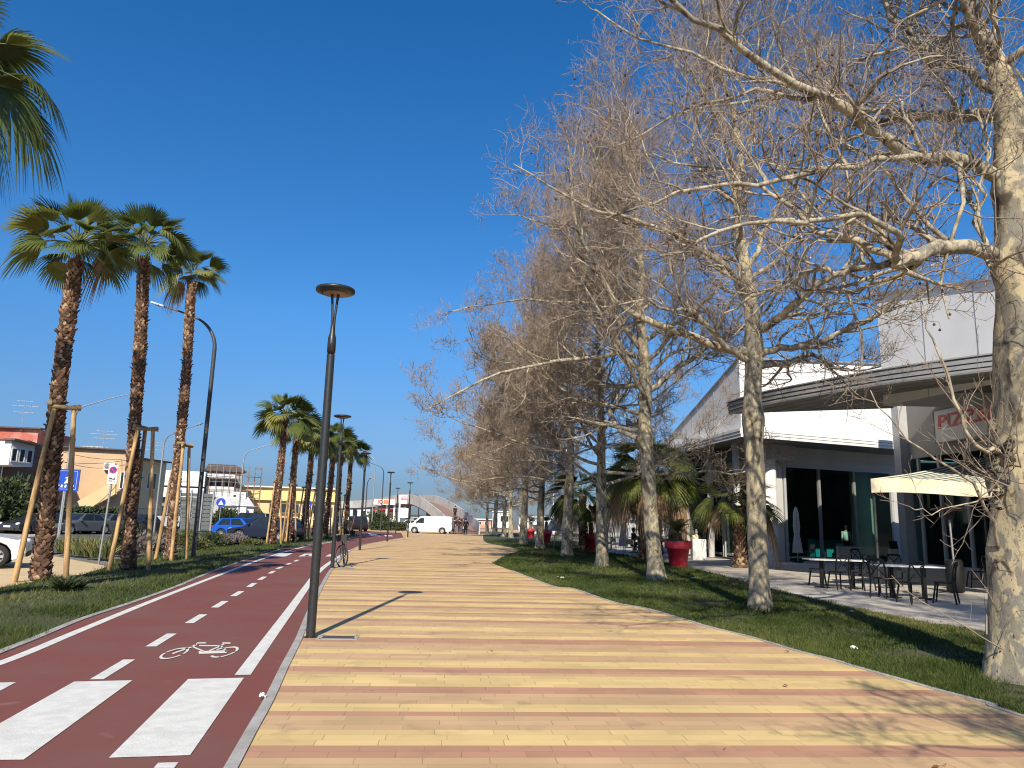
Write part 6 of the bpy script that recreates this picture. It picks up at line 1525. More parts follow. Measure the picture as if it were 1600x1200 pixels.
def face_box(mb, pl, pr, yl, yr, z0, z1, depth):
    """block whose street face runs between two sight lines"""
    a, b = at(pl, yl), at(pr, yr); d = (b-a).normalized(); n = V3((-d.y, d.x, 0))*depth
    mb.prism([(a.x, a.y), (b.x, b.y), (b.x+n.x, b.y+n.y), (a.x+n.x, a.y+n.y)], z0, z1); return a, b, d, V3((d.y, -d.x, 0))
def zz(px, py, y): return D(px, py, y).z
def wpane(bld, a, d, nr, u0, u1, z0, z1, fm=None):
    f = MB(); p = lambda u, z, o: a+d*u+nr*o+V3((0, 0, z)); t = .08
    for q in ((u0, u1, z0, z0+t), (u0, u1, z1-t, z1), (u0, u0+t, z0+t, z1-t), (u1-t, u1, z0+t, z1-t)): f.slab(p(q[0], q[2], .06), p(q[1], q[2], .06), p(q[1], q[3], .06), p(q[0], q[3], .06), .10)
    fo = f.build('window', fm or M_bw, bld, world=True); g = MB(); off = V3(bld.location); g.add([p(u0+t, z0+t, .015)-off, p(u1-t, z0+t, .015)-off, p(u1-t, z1-t, .015)-off, p(u0+t, z1-t, .015)-off], [(0, 1, 2, 3)]); g.build('pane', M_winb, fo)
# peach house with outside stair
pb2 = thing('peach_house', 'peach two-storey house with outside stair and air conditioner', 'house', at(150, 72))
mb = MB(); zt = zz(150, 702, 72); a, b, d, nr = face_box(mb, 34, 190, 70, 73, -.1, zt, 12); mb.build('wall', M_peach, pb2, world=True); Lh = (b-a).length
mb = MB(); a2, b2, d2_, nr2 = face_box(mb, 190, 252, 73.5, 80, -.1, zz(220, 717, 75), 9); mb.build('side_wing', M_peach2, pb2, world=True)
mb = MB(); p = a+nr*.2-d*.2; q = b+nr*.2+d*.2
mb.beam(V3((p.x, p.y, zt+.06)), V3((q.x, q.y, zt+.06)), .5, .12); p, q = a2+nr2*.2, b2+nr2*.2+d2_*.3; mb.beam(V3((p.x, p.y, zz(220, 717, 75)+.06)), V3((q.x, q.y, zz(220, 717, 75)+.06)), .5, .14); mb.build('eave', M_tile, pb2, world=True)
mb = MB(); U0, U1 = Lh*.42, Lh*.93; st = lambda u: .6+(u-U0)/(U1-U0)*3.0
mb.M = None
P_ = lambda u, z, o: a+d*u+nr*o+V3((0, 0, z))
mb.slab(P_(U0, st(U0)-.4, 1.2), P_(U1, st(U1)-.4, 1.2), P_(U1, st(U1)+1.0, 1.2), P_(U0, st(U0)+1.0, 1.2), .2)
for k in range(14): u = U0+(U1-U0)*k/14; c = P_(u+.2, 0, .6); mb.box((c.x, c.y, st(u)-.15), (.42, 1.0, .18), rz=math.atan2(d.y, d.x))
mb.build('stair', M_peach2, pb2, world=True)
mb = MB(); c = P_(Lh*.82, zz(155, 728, 72), .25); mb.box(tuple(c), (.95, .38, .75), rz=math.atan2(d.y, d.x)); ac = mb.build('air_conditioner', M_bw, pb2, world=True); g_ = MB(); off = V3(pb2.location); c2 = P_(Lh*.80, zz(155, 728, 72), .46)-off; g_.add([c2+d*.28*math.cos(2*PI*k/16)+V3((0, 0, .28*math.sin(2*PI*k/16))) for k in range(16)], [tuple(range(16))]); g_.build('fan_grille', M_bgrey, ac)
for u0, u1, z0, z1 in ((Lh*.10, Lh*.19, 3.9, 5.6), (Lh*.94, Lh*.985, 3.7, 5.4)): wpane(pb2, a, d, nr, u0, u1, z0, z1)
for u0, u1 in ((1.0, 2.6), (3.4, 5.0)): wpane(pb2, a2, d2_, nr2, u0, u1, 3.9, 5.6)
mb = MB(); c = P_(Lh*.18, 3.0, .55); mb.box(tuple(c), (3.0, 1.1, 1.0), rz=math.atan2(d.y, d.x)); mb.build('balcony', M_pink, pb2, world=True)
mb = MB(); c = P_(Lh*.20, 4.5, .8); mb.box((c.x, c.y, 4.6), (2.8, .9, 1.5), rz=math.atan2(d.y, d.x), rx=.35); mb.build('balcony_awning', M_bw, pb2, world=True)
# white bay house at the far left and red house behind it
hw = thing('bay_window_house', 'dark house with white glazed bay window at the left edge', 'house', at(-40, 58)); ztb = zz(20, 685, 58)
mb = MB(); a, b, d, nr = face_box(mb, -160, 8, 57, 59, -.1, ztb, 9); mb.build('wall', M_brick, hw, world=True)
mb = MB(); a3, b3, d3, nr3 = face_box(mb, 2, 40, 55.5, 57.5, zz(20, 727, 56), zz(20, 690, 56), 5); mb.build('bay', M_bw, hw, world=True); Lb3 = (b3-a3).length
mb = MB(); mb.beam(a3+V3((0, 0, zz(20, 688, 56)))-d3*.3, b3+V3((0, 0, zz(20, 692, 56)))+d3*.3, 1.2, .14); mb.build('bay_roof', M_tile, hw, world=True)
for k in range(3): wpane(hw, a3, d3, nr3, Lb3*(.04+.32*k), Lb3*(.31+.32*k), zz(20, 724, 56)+.1, zz(20, 700, 56))
wpane(hw, a, d, nr, 4.5, 6.5, 3.6, 5.6); wpane(hw, a, d, nr, 1, 3, 3.6, 5.6)
hr = thing('red_house', 'house with worn red upper wall behind the bay-window house', 'house', at(-40, 76)); mb = MB(); zr = zz(20, 668, 76); a, b, d, nr = face_box(mb, -200, 42, 75, 77, -.1, zr, 9); mb.build('wall', M_redr, hr, world=True)
mb = MB(); mb.beam(a+V3((0, 0, zr+.05)), b+V3((0, 0, zr+.05))+d*.4, 1.0, .14); mb.build('eave', M_tile, hr, world=True); wpane(hr, a, d, nr, 12, 13.4, 5.0, 6.6)
def antenna(label, px, y, py0, py1):
    b = at(px, y); z0, z1 = zz(px, py0, y), zz(px, py1, y); t = thing('roof_antenna', label, 'antenna', (b.x, y, z0), .3); mb = MB(); mb.bar((0, 0, -.3), (0, 0, z1-z0), .03, 6); mb.build('mast', M_galv, t); mb = MB()
    for f, L in ((.95, .8), (.78, 1.3), (.55, 1.0)):
        z = (z1-z0)*f; mb.bar((-L, 0, z), (L, 0, z), .02, 5)
        for k in range(5): x = -L+2*L*k/4; mb.bar((x, -.25, z), (x, .25, z), .014, 4)
    mb.build('aerials', M_galv, t)
antenna('tall aerial on the red house at the left edge', 14, 76.5, 668, 624); antenna('aerial on the peach house roof, middle', 148, 74, 700, 672); antenna('aerial on the peach house wing beside the third palm', 230, 78, 718, 690); antenna('small aerial behind the peach house roof', 134, 74, 700, 697)
# scaffolded building
sb = thing('scaffolded_building', 'grey building wrapped in scaffolding with white balcony bands', 'building', at(330, 112))
yS = 112; mb = MB(); zt = zz(330, 736, yS); a, b, d, nr = face_box(mb, 318, 374, 112, 114, -.1, zt, 12); a4, b4, d4, nr4 = face_box(mb, 240, 316, 108, 110, -.1, zz(290, 738, 110), 14); mb.build('wall', M_bgrey, sb, world=True); Ls = (b-a).length; L4_ = (b4-a4).length
mb = MB(); r0_, r1_ = a-d*.5+nr*.6, b+d*.5+nr*.6
mb.prism([(r0_.x, r0_.y), (r1_.x, r1_.y), (r1_.x-nr.x*4, r1_.y-nr.y*4), (r0_.x-nr.x*4, r0_.y-nr.y*4)], zt, zt+.2); q0_, q1_ = V3((r0_.x, r0_.y, zt+.2)), V3((r1_.x, r1_.y, zt+.2)); up = V3((0, 0, 1.1))-nr*4
mb.add([q0_, q1_, q1_-d*1.5+up, q0_+d*.6+up, q1_-nr*8, q0_-nr*8], [(0, 1, 2, 3), (1, 4, 2), (0, 3, 5), (4, 5, 3, 2)]); mb.build('roof', M_tile, sb, world=True)
mb = MB()
for py in (743, 763, 772):
    z = zz(330, py, yS); p, q = a+nr*1.3, b+nr*1.3-d*1.2; mb.beam(V3((p.x, p.y, z)), V3((q.x, q.y, z)), 1.0, .55 if py != 772 else 1.0)
for py, h in ((745, 1.6), (756, .7), (770, 1.4)): z = zz(290, py, 109); p, q = a4+nr4*.8, b4+nr4*.8; mb.beam(V3((p.x, p.y, z)), V3((q.x, q.y, z)), .5, h)
mb.build('balcony_band', M_bw, sb, world=True)
for i in range(4):
    wpane(sb, a, d, nr, Ls*(.06+.22*i), Ls*(.20+.22*i), zz(330, 760, yS), zz(330, 749, yS), M_bgrey); wpane(sb, a4, d4, nr4, L4_*(.06+.24*i), L4_*(.22+.24*i), .4, 2.6, M_bgrey)
sc_ = thing('scaffolding', 'reddish scaffold tubes around the grey building', 'scaffolding', at(345, 110)); mb = MB(); n = 9; ztop = zz(340, 727, yS)
pA, pB = a+nr*2.2-d*.6, b+nr*2.2+d*2.6
for k in range(n+1): p = pA.lerp(pB, k/n); mb.bar((p.x, p.y, -.1), (p.x, p.y, ztop), .045, 5); p2_ = p-nr*1.0; mb.bar((p2_.x, p2_.y, ztop-5), (p2_.x, p2_.y, ztop), .04, 5)
for k in range(7): z = ztop-.2-k*1.15; mb.bar(V3((pA.x, pA.y, z)), V3((pB.x, pB.y, z)), .04, 5); pc_ = pB-nr*3.5; mb.bar(V3((pB.x, pB.y, z)), V3((pc_.x, pc_.y, z)), .04, 5)
for k in range(4): z = ztop-1.2-k*1.9; p, q = pB-d*2.6, pB; mb.bar(V3((p.x, p.y, z)), V3((q.x, q.y, z+1.1)), .04, 5)
mb.build('tubes', pm('rusty_scaffold', (.22, .12, .10), (.28, .24, .22), 4, .6), sc_, world=True); mb = MB()
for k in range(3): z = ztop-1.6-k*2.4; p, q = pA.lerp(pB, .72)-nr*.5, pB-nr*.5; mb.beam(V3((p.x, p.y, z)), V3((q.x, q.y, z)), .9, .06)
mb.build('planks', M_tile, sc_, world=True)
# white kiosk with sign tower, yellow hall
kk = thing('white_kiosk', 'white gabled kiosk with air conditioner and pale tower sign', 'kiosk', at(385, 84)); mb = MB(); zk = zz(385, 791, 84); a, b, d, nr = face_box(mb, 346, 396, 83, 85, -.1, zk, 5); mb.build('wall', M_bw, kk, world=True)
mb = MB(); p, q = a+nr*.3+V3((0, 0, zk)), b+nr*.3+V3((0, 0, zk)); zr_ = zz(385, 776, 84)-zk; mid_ = -nr*2.8+V3((0, 0, zr_)); mb.add([p, q, q+mid_, p+mid_, q-nr*5.6, p-nr*5.6], [(0, 1, 2, 3), (3, 2, 4, 5), (1, 4, 2), (0, 3, 5)]); mb.build('roof', M_canv, kk, world=True)
mb = MB(); c = a+d*(b-a).length*.62+nr*.25; mb.box((c.x, c.y, zz(378, 798, 84)), (1.0, .4, .75)); mb.build('air_conditioner', M_bw, kk, world=True)
tw = thing('sign_tower', 'white tower sign with green leaf emblem and grey lines of text', 'sign', at(365, 80)); zt_ = zz(365, 766, 80); mb = MB(); mb.box((0, 0, zt_/2-1), (.85*1.0, .3, zt_-2.0+.0)); mb.build('column', M_bw, tw); mb = MB(); mb.box((.45, -.05, zt_-.55), (1.55, .35, .75)); hd_ = mb.build('head_panel', M_bw, tw, bevel=.03)
mb = MB(); mb.ball((.05, -.23, zt_-.6), 1, 8, 5, (.18, .01, .14)); mb.build('emblem', M_hedge[1], hd_); mb = MB()
for k in range(3): mb.box((.75, -.228, zt_-.42-.17*k), (.62-.1*k, .01, .06))
for k, (w_, z) in enumerate(((.6, 1.35), (.5, 1.62), (.62, 2.2), (.6, 2.5), (.5, 2.75))): mb.box((0, -.155, zt_-z), (w_, .01, .07))
mb.build('lettering', M_bgrey, tw)
yh = thing('yellow_hall', 'long yellow building with grey lower band behind the distant palms', 'building', at(450, 125)); mb = MB(); zy = zz(440, 762, 125); a, b, d, nr = face_box(mb, 366, 522, 124, 127, zz(440, 782, 125), zy, 14); mb.build('wall', M_yel, yh, world=True); mb = MB(); face_box(mb, 366, 521.5, 124.6, 127.6, -.1, zz(440, 782, 125), 13); mb.build('ground_floor', M_peach2, yh, world=True); Ly = (b-a).length
for k in range(6): wpane(yh, a, d, nr, Ly*(.34+.11*k), Ly*(.42+.11*k), zz(440, 786.5, 125)-1.6, zz(440, 786.5, 125), M_bgrey)
mb = MB(); p, q = a+nr*.3, b+nr*.3; mb.beam(V3((p.x, p.y, zy+.08)), V3((q.x, q.y, zy+.08)), .6, .2); mb.build('parapet', M_bw, yh, world=True)
# shrubs: clouds of small leaves on stems
def shrub(name, label, loc, rx, rz_, n, mats, seed, leaf=.06, group='shrubs in the verge', cat='shrub', up=.5):
    r = np.random.RandomState(seed); t = thing(name, label, cat, loc, 0, group); u = norm(r.randn(n, 3)); rad = r.rand(n)**.45*(.78+.30*np.sin(u[:, 0]*4+seed)*np.sin(u[:, 1]*5+seed*2)); P = u*rad[:, None]*np.array([rx, rx*.9, rz_]); P[:, 2] = np.abs(P[:, 2]+rz_*.55)*.95
    d = norm(u+np.array([0, 0, up])+.6*r.randn(n, 3)); s = norm(np.cross(d, r.randn(n, 3))); L = leaf*(.6+.8*r.rand(n))[:, None]
    V = np.stack([P-s*L*.28, P+s*L*.28, P+d*L+s*L*.1], 1).reshape(-1, 3); mi = r.choice(3, n, p=[.4, .42, .18]); np_mesh('foliage', V, np.arange(3*n).reshape(n, 3), mats, mi, smooth=False, parent=t)
    k = 12; P0 = r.randn(k, 3)*np.array([.08, .08, 0]); st = walk(r, P0, norm(np.concatenate([r.randn(k, 2)*.6, np.ones((k, 1))], 1)), np.full(k, rz_*1.3), 6, .12, .05); v, q = tubes(st, np.full((k, 6), .014)*np.linspace(1, .4, 6)[None], 4); np_mesh('stem', v, q, M_tile, parent=t); return t
def tussock(label, loc, h, n, seed, mats, spread=.35, group='grassy tussocks at the parking bay', name='grass_tussock', w_=.018):
    r = np.random.RandomState(seed); t = thing(name, label, 'plant', loc, 0, group); a = r.rand(n)*6.283; b_ = r.rand(n)**.6*.12; lean = spread*(.2+r.rand(n)); P0 = np.stack([np.cos(a)*b_, np.sin(a)*b_, np.zeros(n)], 1); Dr = np.stack([np.cos(a)*lean, np.sin(a)*lean, np.ones(n)], 1); W = walk(r, P0, Dr, h*(.5+.7*r.rand(n)), 5, .10, -.16)
    s = norm(np.cross(Dr, r.randn(n, 3)))[:, None, :]*(w_*np.array([1, .9, .7, .45, .06]))[None, :, None]; V = np.stack([W-s, W+s], 2).reshape(-1, 3); k = np.arange(4)[None, :]*2+np.arange(n)[:, None]*10; Q = np.stack([k, k+1, k+3, k+2], -1).reshape(-1, 4); np_mesh('blades', V, Q, mats, np.repeat(r.choice(3, n, p=[.25, .45, .3]), 4), parent=t); return t
M_tus = [pm('tussock_dark', (.05, .075, .02), (.035, .055, .016), 3, .7), pm('tussock_green', (.12, .14, .04), (.09, .11, .03), 3, .7), pm('tussock_straw', (.30, .25, .10), (.22, .19, .08), 3, .8)]
for i, (px, py) in enumerate([(96, 864), (106, 866), (117, 867), (127, 868), (138, 870), (148, 871), (157, 872), (168, 873), (112, 860), (143, 864)]): tussock('yellow-green grass tussock at the parking bay edge, '+['leftmost', 'second', 'third', 'fourth', 'fifth', 'sixth', 'seventh', 'rightmost', 'back row left', 'back row right'][i], G(px, py), .62, 200, 50+i, M_tus)
tussock('dark green tuft at the foot of the nearest palm', G(100, 921), .30, 420, 77, [M_hedge[0], M_tus[0], M_hedge[1]], .9, group=None, w_=.02); tussock('dark green low tuft right of the nearest palm props', G(118, 917), .22, 300, 78, [M_hedge[0], M_tus[0], M_hedge[1]], 1.0, group=None, w_=.02)
for i, (px, py, rx, h, m, lab) in enumerate([(222, 866, .75, .85, M_lav, 'greyish lavender shrub right of the second palm'), (246, 862, .7, .8, M_lav, 'greyish lavender shrub left of the third palm'), (207, 853, .8, 1.1, M_hedge, 'green shrub behind the second palm'), (184, 866, .45, 1.3, M_hedge, 'tall green shrub behind the no-parking pole'),
    (262, 850, .9, 1.0, M_hedge, 'green shrub behind the third palm'), (327, 853, .95, .85, M_hedge, 'bushy green shrub right of the tall curved lamp'), (312, 858, .6, .6, M_tus, 'yellow-green shrub at the foot of the tall curved lamp'), (346, 851, .8, .6, M_lav, 'low grey shrub before the blue hatchback, left'), (366, 850, .9, .62, M_lav, 'low violet-grey shrub before the navy estate'),
    (392, 851, .8, .35, M_tus, 'low yellow-green ground shrub left of the distant clump'), (288, 852, .8, .9, M_tus, 'straw-green shrub between the third palm and the curved lamp'), (540, 836, 1.3, .5, M_hedge, 'low dark green shrub beyond the bend of the cycle path'), (505, 838, 1.0, .5, M_hedge, 'dark shrub under the distant palms')]):
    shrub('shrub', lab, G(px, py), rx, h*.62, 2600, m, 200+i, .085 if m is not M_lav else .12, up=.5 if m is not M_lav else 1.6)
for px, y, rx, h, lab, sd_ in [(352, 72, 1.6, 2.6, 'dark green bush behind the round crossing sign', 1), (400, 86, 1.6, 2.2, 'dark green bush right of the white kiosk', 2), (590, 110, 3.0, 3.2, 'round dark bush before the filling station', 3), (10, 50, 2.0, 4.6, 'dark shaggy garden tree at the left edge before the bay house', 4), (-12, 49, 2.2, 4.0, 'dark garden bush at the very left edge', 5)]:
    p = at(px, y); shrub('bush', lab, (p.x, y, -.05), rx, h*.62, 5200, M_hedge, 300+sd_, .26, group='garden bushes across the road', cat='bush')
def hedge(label, pl, yl, pr, yr, h, wd, seed, n=7000):
    a, b = at(pl, yl), at(pr, yr); t = thing('hedge', label, 'hedge', (a.x, a.y, -.03)); r = np.random.RandomState(seed); f = r.rand(n); d = b-a; nr = V3((d.y, -d.x, 0)).normalized(); o = (r.rand(n)-.5)*wd; z = h*(1-.10*r.rand(n)-.12*np.sin(f*37+seed)**2)*np.sqrt(r.rand(n))
    P = np.stack([d.x*f+nr.x*o, d.y*f+nr.y*o, z], 1); dd = norm(r.randn(n, 3)+np.array([0, 0, .6])); s = norm(np.cross(dd, r.randn(n, 3))); L = .22*(.6+.8*r.rand(n))[:, None]; V = np.stack([P-s*L*.4, P+s*L*.4, P+dd*L], 1).reshape(-1, 3); np_mesh('foliage', V, np.arange(3*n).reshape(n, 3), M_hedge, r.choice(3, n, p=[.5, .38, .12]), smooth=False, parent=t)
hedge('low green hedge before the filling station and pylon sign', 581, 98, 636, 98, 1.1, 1.6, 1); hedge('dark garden hedge behind the kerb-side parked cars', -40, 52, 190, 60, 1.9, 1.2, 2, 9000)
fe = thing('garden_fence', 'dark low fence with pale wall foot before the peach house', 'fence', at(100, 62)); mb = MB(); a, b = at(-30, 56), at(250, 66); d = (b-a).normalized(); mb.beam(a+V3((0, 0, .35)), b+V3((0, 0, .35)), .25, .9); mb.build('wall_foot', pm('fence_wall', (.20, .15, .11), (.15, .11, .08), 2, .9), fe, world=True); mb = MB(); n = 90
for k in range(n+1): p = a.lerp(b, k/n); mb.bar((p.x, p.y, .8), (p.x, p.y, 1.9), .02, 4)
for z in (.95, 1.85): mb.bar(a+V3((0, 0, z)), b+V3((0, 0, z)), .03, 5)
mb.build('railing', M_dgrey, fe, world=True)
wf = thing('wire_fence', 'grey slatted fence wall right of the third palm', 'fence', at(290, 64)); mb = MB(); a, b = at(262, 66), at(332, 68)
for k in range(9): mb.beam(a+V3((0, 0, .3+k*.36)), b+V3((0, 0, .3+k*.36)), .08, .30)
mb.build('slats', pm('fence_slat', (.15, .17, .17), (.12, .135, .135), 2, .7), wf, world=True); mb = MB()
for k in range(5): p = a.lerp(b, k/4); mb.beam((p.x, p.y-.1, 0), (p.x, p.y-.1, 3.6), .12, .12)
mb.build('post', M_galv, wf, world=True)
bn = thing('white_banner', 'white banner panels on a fence between the second and third palms', 'banner', at(235, 58)); mb = MB(); a, b = at(224, 57.5), at(284, 60)
for k in range(3): p, q = a.lerp(b, k/3), a.lerp(b, (k+.9)/3); mb.slab(p+V3((0, 0, .5)), q+V3((0, 0, .5)), q+V3((0, 0, 1.3)), p+V3((0, 0, 1.3)), .03)
mb.build('panel', M_bw, bn, world=True); mb = MB()
for k in range(4): p = a.lerp(b, k/3); mb.bar((p.x, p.y+.06, 0), (p.x, p.y+.06, 1.4), .03, 5)
mb.build('post', M_galv, bn, world=True)
# overhead wires by the houses
for i, (p0_, p1_) in enumerate((((44, 688, 58), (200, 718, 74)), ((44, 712, 58), (205, 718, 72)), ((100, 722, 66), (205, 724, 72)))):
    a, b = D(*p0_), D(*p1_); m_ = MB(); m_.tube([a.lerp(b, k/10)+V3((0, 0, -.5*math.sin(PI*k/10))) for k in range(11)], .025, 4); tag(m_.build('overhead_wire', M_chairb), 'thin black wire '+('highest of three', 'middle of three', 'lowest of three')[i]+' crossing before the peach house', 'wire')
# ================================================================== BACKGROUND, MIDDLE
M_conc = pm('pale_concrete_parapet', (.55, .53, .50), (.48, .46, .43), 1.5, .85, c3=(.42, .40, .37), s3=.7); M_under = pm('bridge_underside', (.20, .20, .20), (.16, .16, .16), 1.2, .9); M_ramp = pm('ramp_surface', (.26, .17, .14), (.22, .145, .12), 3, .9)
br = thing('footbridge', 'pale curved footbridge ramp rising and bending left over the road', 'footbridge', (-6, 95, 0))
cl = [V3((-5.2, 88, .02)), V3((-5.6, 93, .35)), V3((-6.9, 99, 1.2)), V3((-8.9, 106, 2.3)), V3((-11.4, 113, 3.5)), V3((-14.3, 121, 4.35)), V3((-17.3, 129, 4.5)), V3((-21.5, 140, 4.3)), V3((-27, 152, 4.0)), V3((-37, 163, 3.7)), V3((-56, 172, 3.2)), V3((-80, 178, 2.7))]
CLs = sm(cl, 6); hw_ = 1.75
def sidept(i, o): t = (CLs[min(i+1, len(CLs)-1)]-CLs[max(i-1, 0)]); t.z = 0; t.normalize(); return CLs[i]+V3((t.y, -t.x, 0))*o
mb = MB(); mb.mi = 0
for i in range(len(CLs)-1):
    a, b, c, d_ = sidept(i, -hw_), sidept(i, hw_), sidept(i+1, hw_), sidept(i+1, -hw_); dz = V3((0, 0, .55))
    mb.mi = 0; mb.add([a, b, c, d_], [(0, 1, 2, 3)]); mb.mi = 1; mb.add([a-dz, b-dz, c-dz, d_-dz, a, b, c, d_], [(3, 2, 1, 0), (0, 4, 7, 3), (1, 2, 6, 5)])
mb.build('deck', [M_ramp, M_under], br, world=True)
for s in (-1, 1):
    mb = MB()
    for i in range(len(CLs)-1):
        p, q = sidept(i, s*hw_), sidept(i+1, s*hw_); p2_, q2_ = sidept(i, s*(hw_+.16)), sidept(i+1, s*(hw_+.16)); zl, zh = V3((0, 0, -.35)), V3((0, 0, 1.15))
        mb.add([p+zl, q+zl, q+zh, p+zh, p2_+zl, q2_+zl, q2_+zh, p2_+zh], [(0, 1, 2, 3), (7, 6, 5, 4), (3, 2, 6, 7), (4, 5, 1, 0)])
    e0, e1 = sidept(0, s*hw_), sidept(0, s*(hw_+.16)); mb.add([e0+V3((0, 0, -.3)), e1+V3((0, 0, -.3)), e1+V3((0, 0, 1.15)), e0+V3((0, 0, 1.15))], [(0, 1, 2, 3)])
    mb.build('parapet', M_conc, br, world=True)
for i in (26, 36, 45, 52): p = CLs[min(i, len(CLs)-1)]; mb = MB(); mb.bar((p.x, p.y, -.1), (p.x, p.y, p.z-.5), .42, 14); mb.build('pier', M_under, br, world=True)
pr_ = CLs[14]; person('person in black walking up the footbridge ramp', (sidept(15, .5).x, sidept(15, .5).y, sidept(15, .5).z), PI/2+.3, 'walk', (.012, .012, .014), (.012, .012, .014), coat=True)
# filling station
M_osign = pm('station_orange', (.75, .22, .10), (.68, .2, .09), 3, .5); M_osred = pm('station_red', (.62, .02, .03), (.55, .02, .03), 3, .5); M_osblue = pm('logo_blue', (.02, .05, .30), (.02, .05, .28), 3, .5)
ps = at(631, 122); pyl = thing('pylon_sign', 'tall white filling station pylon with red lettering in a blue oval', 'sign', (ps.x, ps.y, -.04), .02); zp = zz(631, 773, 122)
mb = MB(); mb.box((-.72, 0, zp/2), (.24, .3, zp)); mb.build('post', M_swhite, pyl); mb = MB(); mb.box((.06, 0, zp-.72), (1.56, .34, 1.44)); hp_ = mb.build('head_panel', M_swhite, pyl)
def oval(mb, rx, rz_, y, cz): mb.add([(.06+rx*math.cos(2*PI*k/32), y, cz+rz_*math.sin(2*PI*k/32)) for k in range(32)], [tuple(range(32))])
mb = MB(); oval(mb, .62, .42, -.176, zp-.62); mb.build('oval_ring', M_osblue, hp_); mb = MB(); oval(mb, .53, .34, -.180, zp-.62); mb.build('oval_field', M_swhite, hp_)
add_text('Esso', .50, M_osred, hp_, (.06, -.186, zp-.62), (PI/2, 0, 0), bold=.02, width=.86)
mb = MB(); mb.box((.10, 0, zp-2.9), (1.3, .2, 1.5)); mb.build('price_panel', M_swhite, pyl)
fs = thing('filling_station', 'filling station with red and white canopy sign and low red-banded shop', 'building', at(602, 130)); yF = 130
a, b = at(581, yF), at(618, yF+1); d = (b-a).normalized(); zc0, zc1 = zz(600, 788.5, yF), zz(600, 780, yF)
mb = MB(); mb.beam(a+V3((0, .2, (zc0+zc1)/2)), b+V3((0, .2, (zc0+zc1)/2)), .5, zc1-zc0); mb.build('canopy_sign', M_swhite, fs, world=True)
mb = MB(); p = a.lerp(b, .46); q = a.lerp(b, .68); mb.slab(p+V3((0, -.08, zc0+.1)), q+V3((0, -.08, zc0+.1)), q+V3((0, -.08, zc1-.1)), p+V3((0, -.08, zc1-.1)), .02); mb.build('orange_field', M_osign, fs, world=True)
add_text('ESSO', .9, M_osred, fs, a.lerp(b, .24)+V3((0, -.08, (zc0+zc1)/2))-V3(fs.location), (PI/2, 0, 0), bold=.03, width=(b-a).length*.38)
mb = MB(); face_box(mb, 583, 630, yF+2, yF+3, zz(600, 787, yF)+.0, zz(600, 787, yF)+.45, 8); mb.build('canopy', M_bgrey, fs, world=True)
mb = MB(); face_box(mb, 583, 620, yF+3, yF+3.5, zz(600, 800, yF), zz(600, 794.5, yF), 5); mb.build('red_band', M_osred, fs, world=True); mb = MB(); face_box(mb, 590, 619.5, yF+3.3, yF+3.8, -.1, zz(600, 800, yF), 4.6); mb.build('shop_wall', M_bw, fs, world=True)
for px in (588, 604, 616): p = at(px, yF+1.6); mb = MB(); mb.box((p.x, p.y, zc0/2), (.3, .3, zc0)); mb.build('canopy_post', M_bw, fs, world=True)
p = at(572, 108); t = thing('recycling_bin', 'pale teal recycling bin right of the black off-road car', 'bin', (p.x, p.y, -.04)); mb = MB(); mb.box((0, 0, .75), (1.1, .9, 1.4)); mb.build('body', pm('bin_teal', (.35, .55, .55), (.3, .48, .48), 2, .6), t, bevel=.08); mb = MB(); mb.ball((0, 0, 1.45), 1, 12, 6, (.55, .46, .3)); mb.build('lid', M_bw, t)
# far roofs and boats at the end of the view
for i, (pl, pr2, y, py, lab, m) in enumerate([(536, 578, 190, 790, 'long pale far building left of the filling station', M_bw), (640, 690, 230, 806, 'low far blue-grey building under the footbridge', M_bgrey), (770, 800, 200, 800, 'far white harbour building between the far plane trunks', M_bw), (812, 832, 120, 806, 'white harbour kiosk beside the thin sapling', M_bw), (838, 905, 130, 815, 'long low white harbour building behind the red pots', M_bw), (905, 975, 120, 822, 'low white harbour wall building left of the large fan palm', M_bw), (735, 768, 170, 812, 'low far building right of the ramp foot', M_pink)]):
    c = at((pl+pr2)/2, y); t = thing('far_building', lab, 'building', (c.x, c.y, -.1)); mb = MB(); zt = zz((pl+pr2)/2, py, y); a, b, d, nr = face_box(mb, pl, pr2, y, y, -.1, zt, 10); mb.build('wall', m, t, world=True); mb = MB(); mb.beam(a+V3((0, 0, zt+.1))-d*.2, b+V3((0, 0, zt+.1))+d*.2, .8, .25); mb.build('roof_edge', M_tile if i % 2 else M_bw, t, world=True)
    Lw = (b-a).length
    for k in range(3): wpane(t, a, d, nr, Lw*(.12+.28*k), Lw*(.27+.28*k), max(zt*.35, .5), zt*.75)
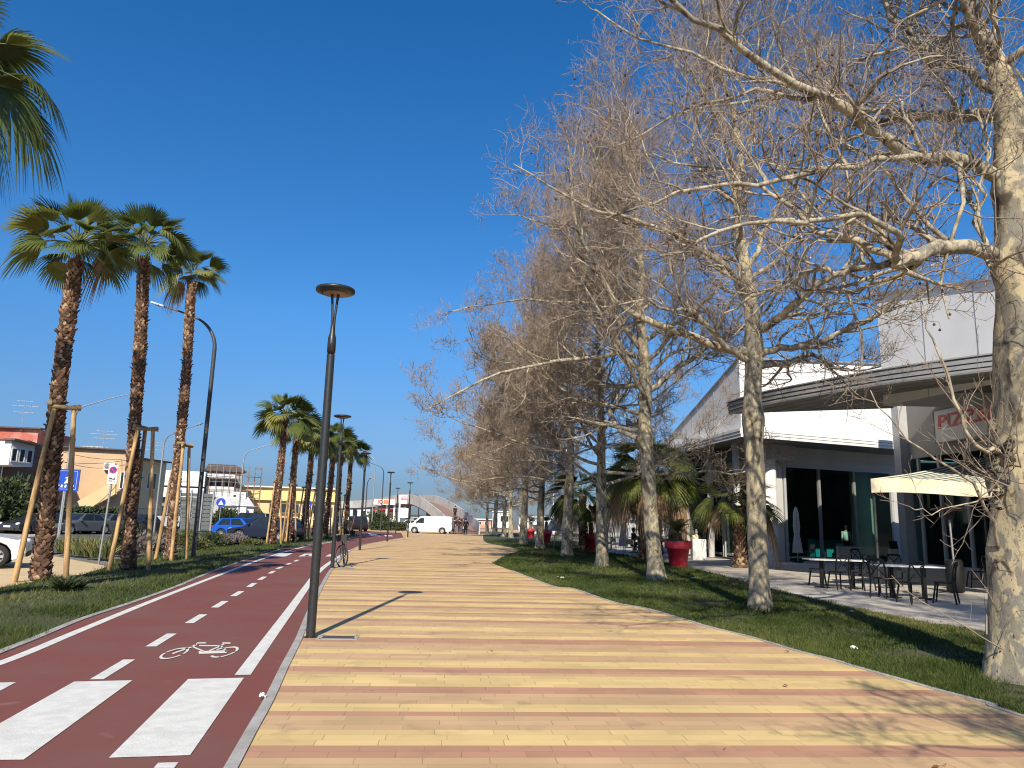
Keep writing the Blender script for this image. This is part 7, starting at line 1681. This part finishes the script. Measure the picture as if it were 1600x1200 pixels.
p = at(918, 62); t = thing('dome_tent', 'grey tensile dome tent behind the fourth plane trunk', 'tent', (p.x, p.y, 0)); mb = MB(); mb.lathe([(3.4, .9), (3.2, 1.5), (2.5, 2.35), (1.4, 2.95), (.3, 3.2), (0, 3.22)], 24); mb.build('canopy', pm('grey_tent_cloth', (.22, .22, .22), (.3, .3, .29), 3, .9), t); mb = MB()
for k in range(6): a_ = PI*k/3; mb.bar((3.35*math.cos(a_), 3.35*math.sin(a_), 0), (3.35*math.cos(a_), 3.35*math.sin(a_), .95), .05, 6)
mb.build('pole', M_galv, t)
def yacht(label, px, y, H, L):
    p = at(px, y); t = thing('sailing_yacht', label, 'boat', (p.x, y, -.1), .6, 'yachts in the harbour'); mb = MB(); n = 12; vs = []; fs_ = []
    for k in range(n+1):
        f = k/n; x = (f-.5)*L; w_ = L*.16*math.sin(PI*min(f*.8+.2, 1))**.6; vs += [(x, -w_, 1.3), (x, -w_*.7, .2), (x, w_*.7, .2), (x, w_, 1.3)]
    for k in range(n):
        for j in range(3): fs_.append((4*k+j, 4*k+4+j, 4*k+5+j, 4*k+1+j))
        fs_.append((4*k+3, 4*k+7, 4*k+4, 4*k))
    mb.add(vs, fs_); mb.build('hull', M_bw, t); mb = MB(); mb.box((-.05*L, 0, 1.55), (.4*L, .18*L, .55)); mb.build('cabin', M_bw, t, bevel=.1); mb = MB(); mb.bar((.05*L, 0, 1.2), (.05*L, 0, H), .09, 8); mb.bar((.05*L, 0, 2.4), (-.35*L, 0, 2.4), .07, 6)
    for z, w_ in ((H*.45, 1.2), (H*.7, .8)): mb.bar((.05*L, -w_, z), (.05*L, w_, z), .04, 5)
    mb.build('mast', M_swhite, t)
for px, y, H, L, lab in [(936, 96, 21, 13, 'white yacht with the tallest mast, behind the fourth plane tree'), (1000, 105, 14, 11, 'white yacht behind the large fan palm'), (968, 92, 9, 9, 'small white yacht left of the third plane tree'), (880, 100, 12, 9, 'white yacht behind the fifth plane trunk'), (860, 110, 13, 10, 'white yacht behind the third red pot')]: yacht(lab, px, y, H, L)
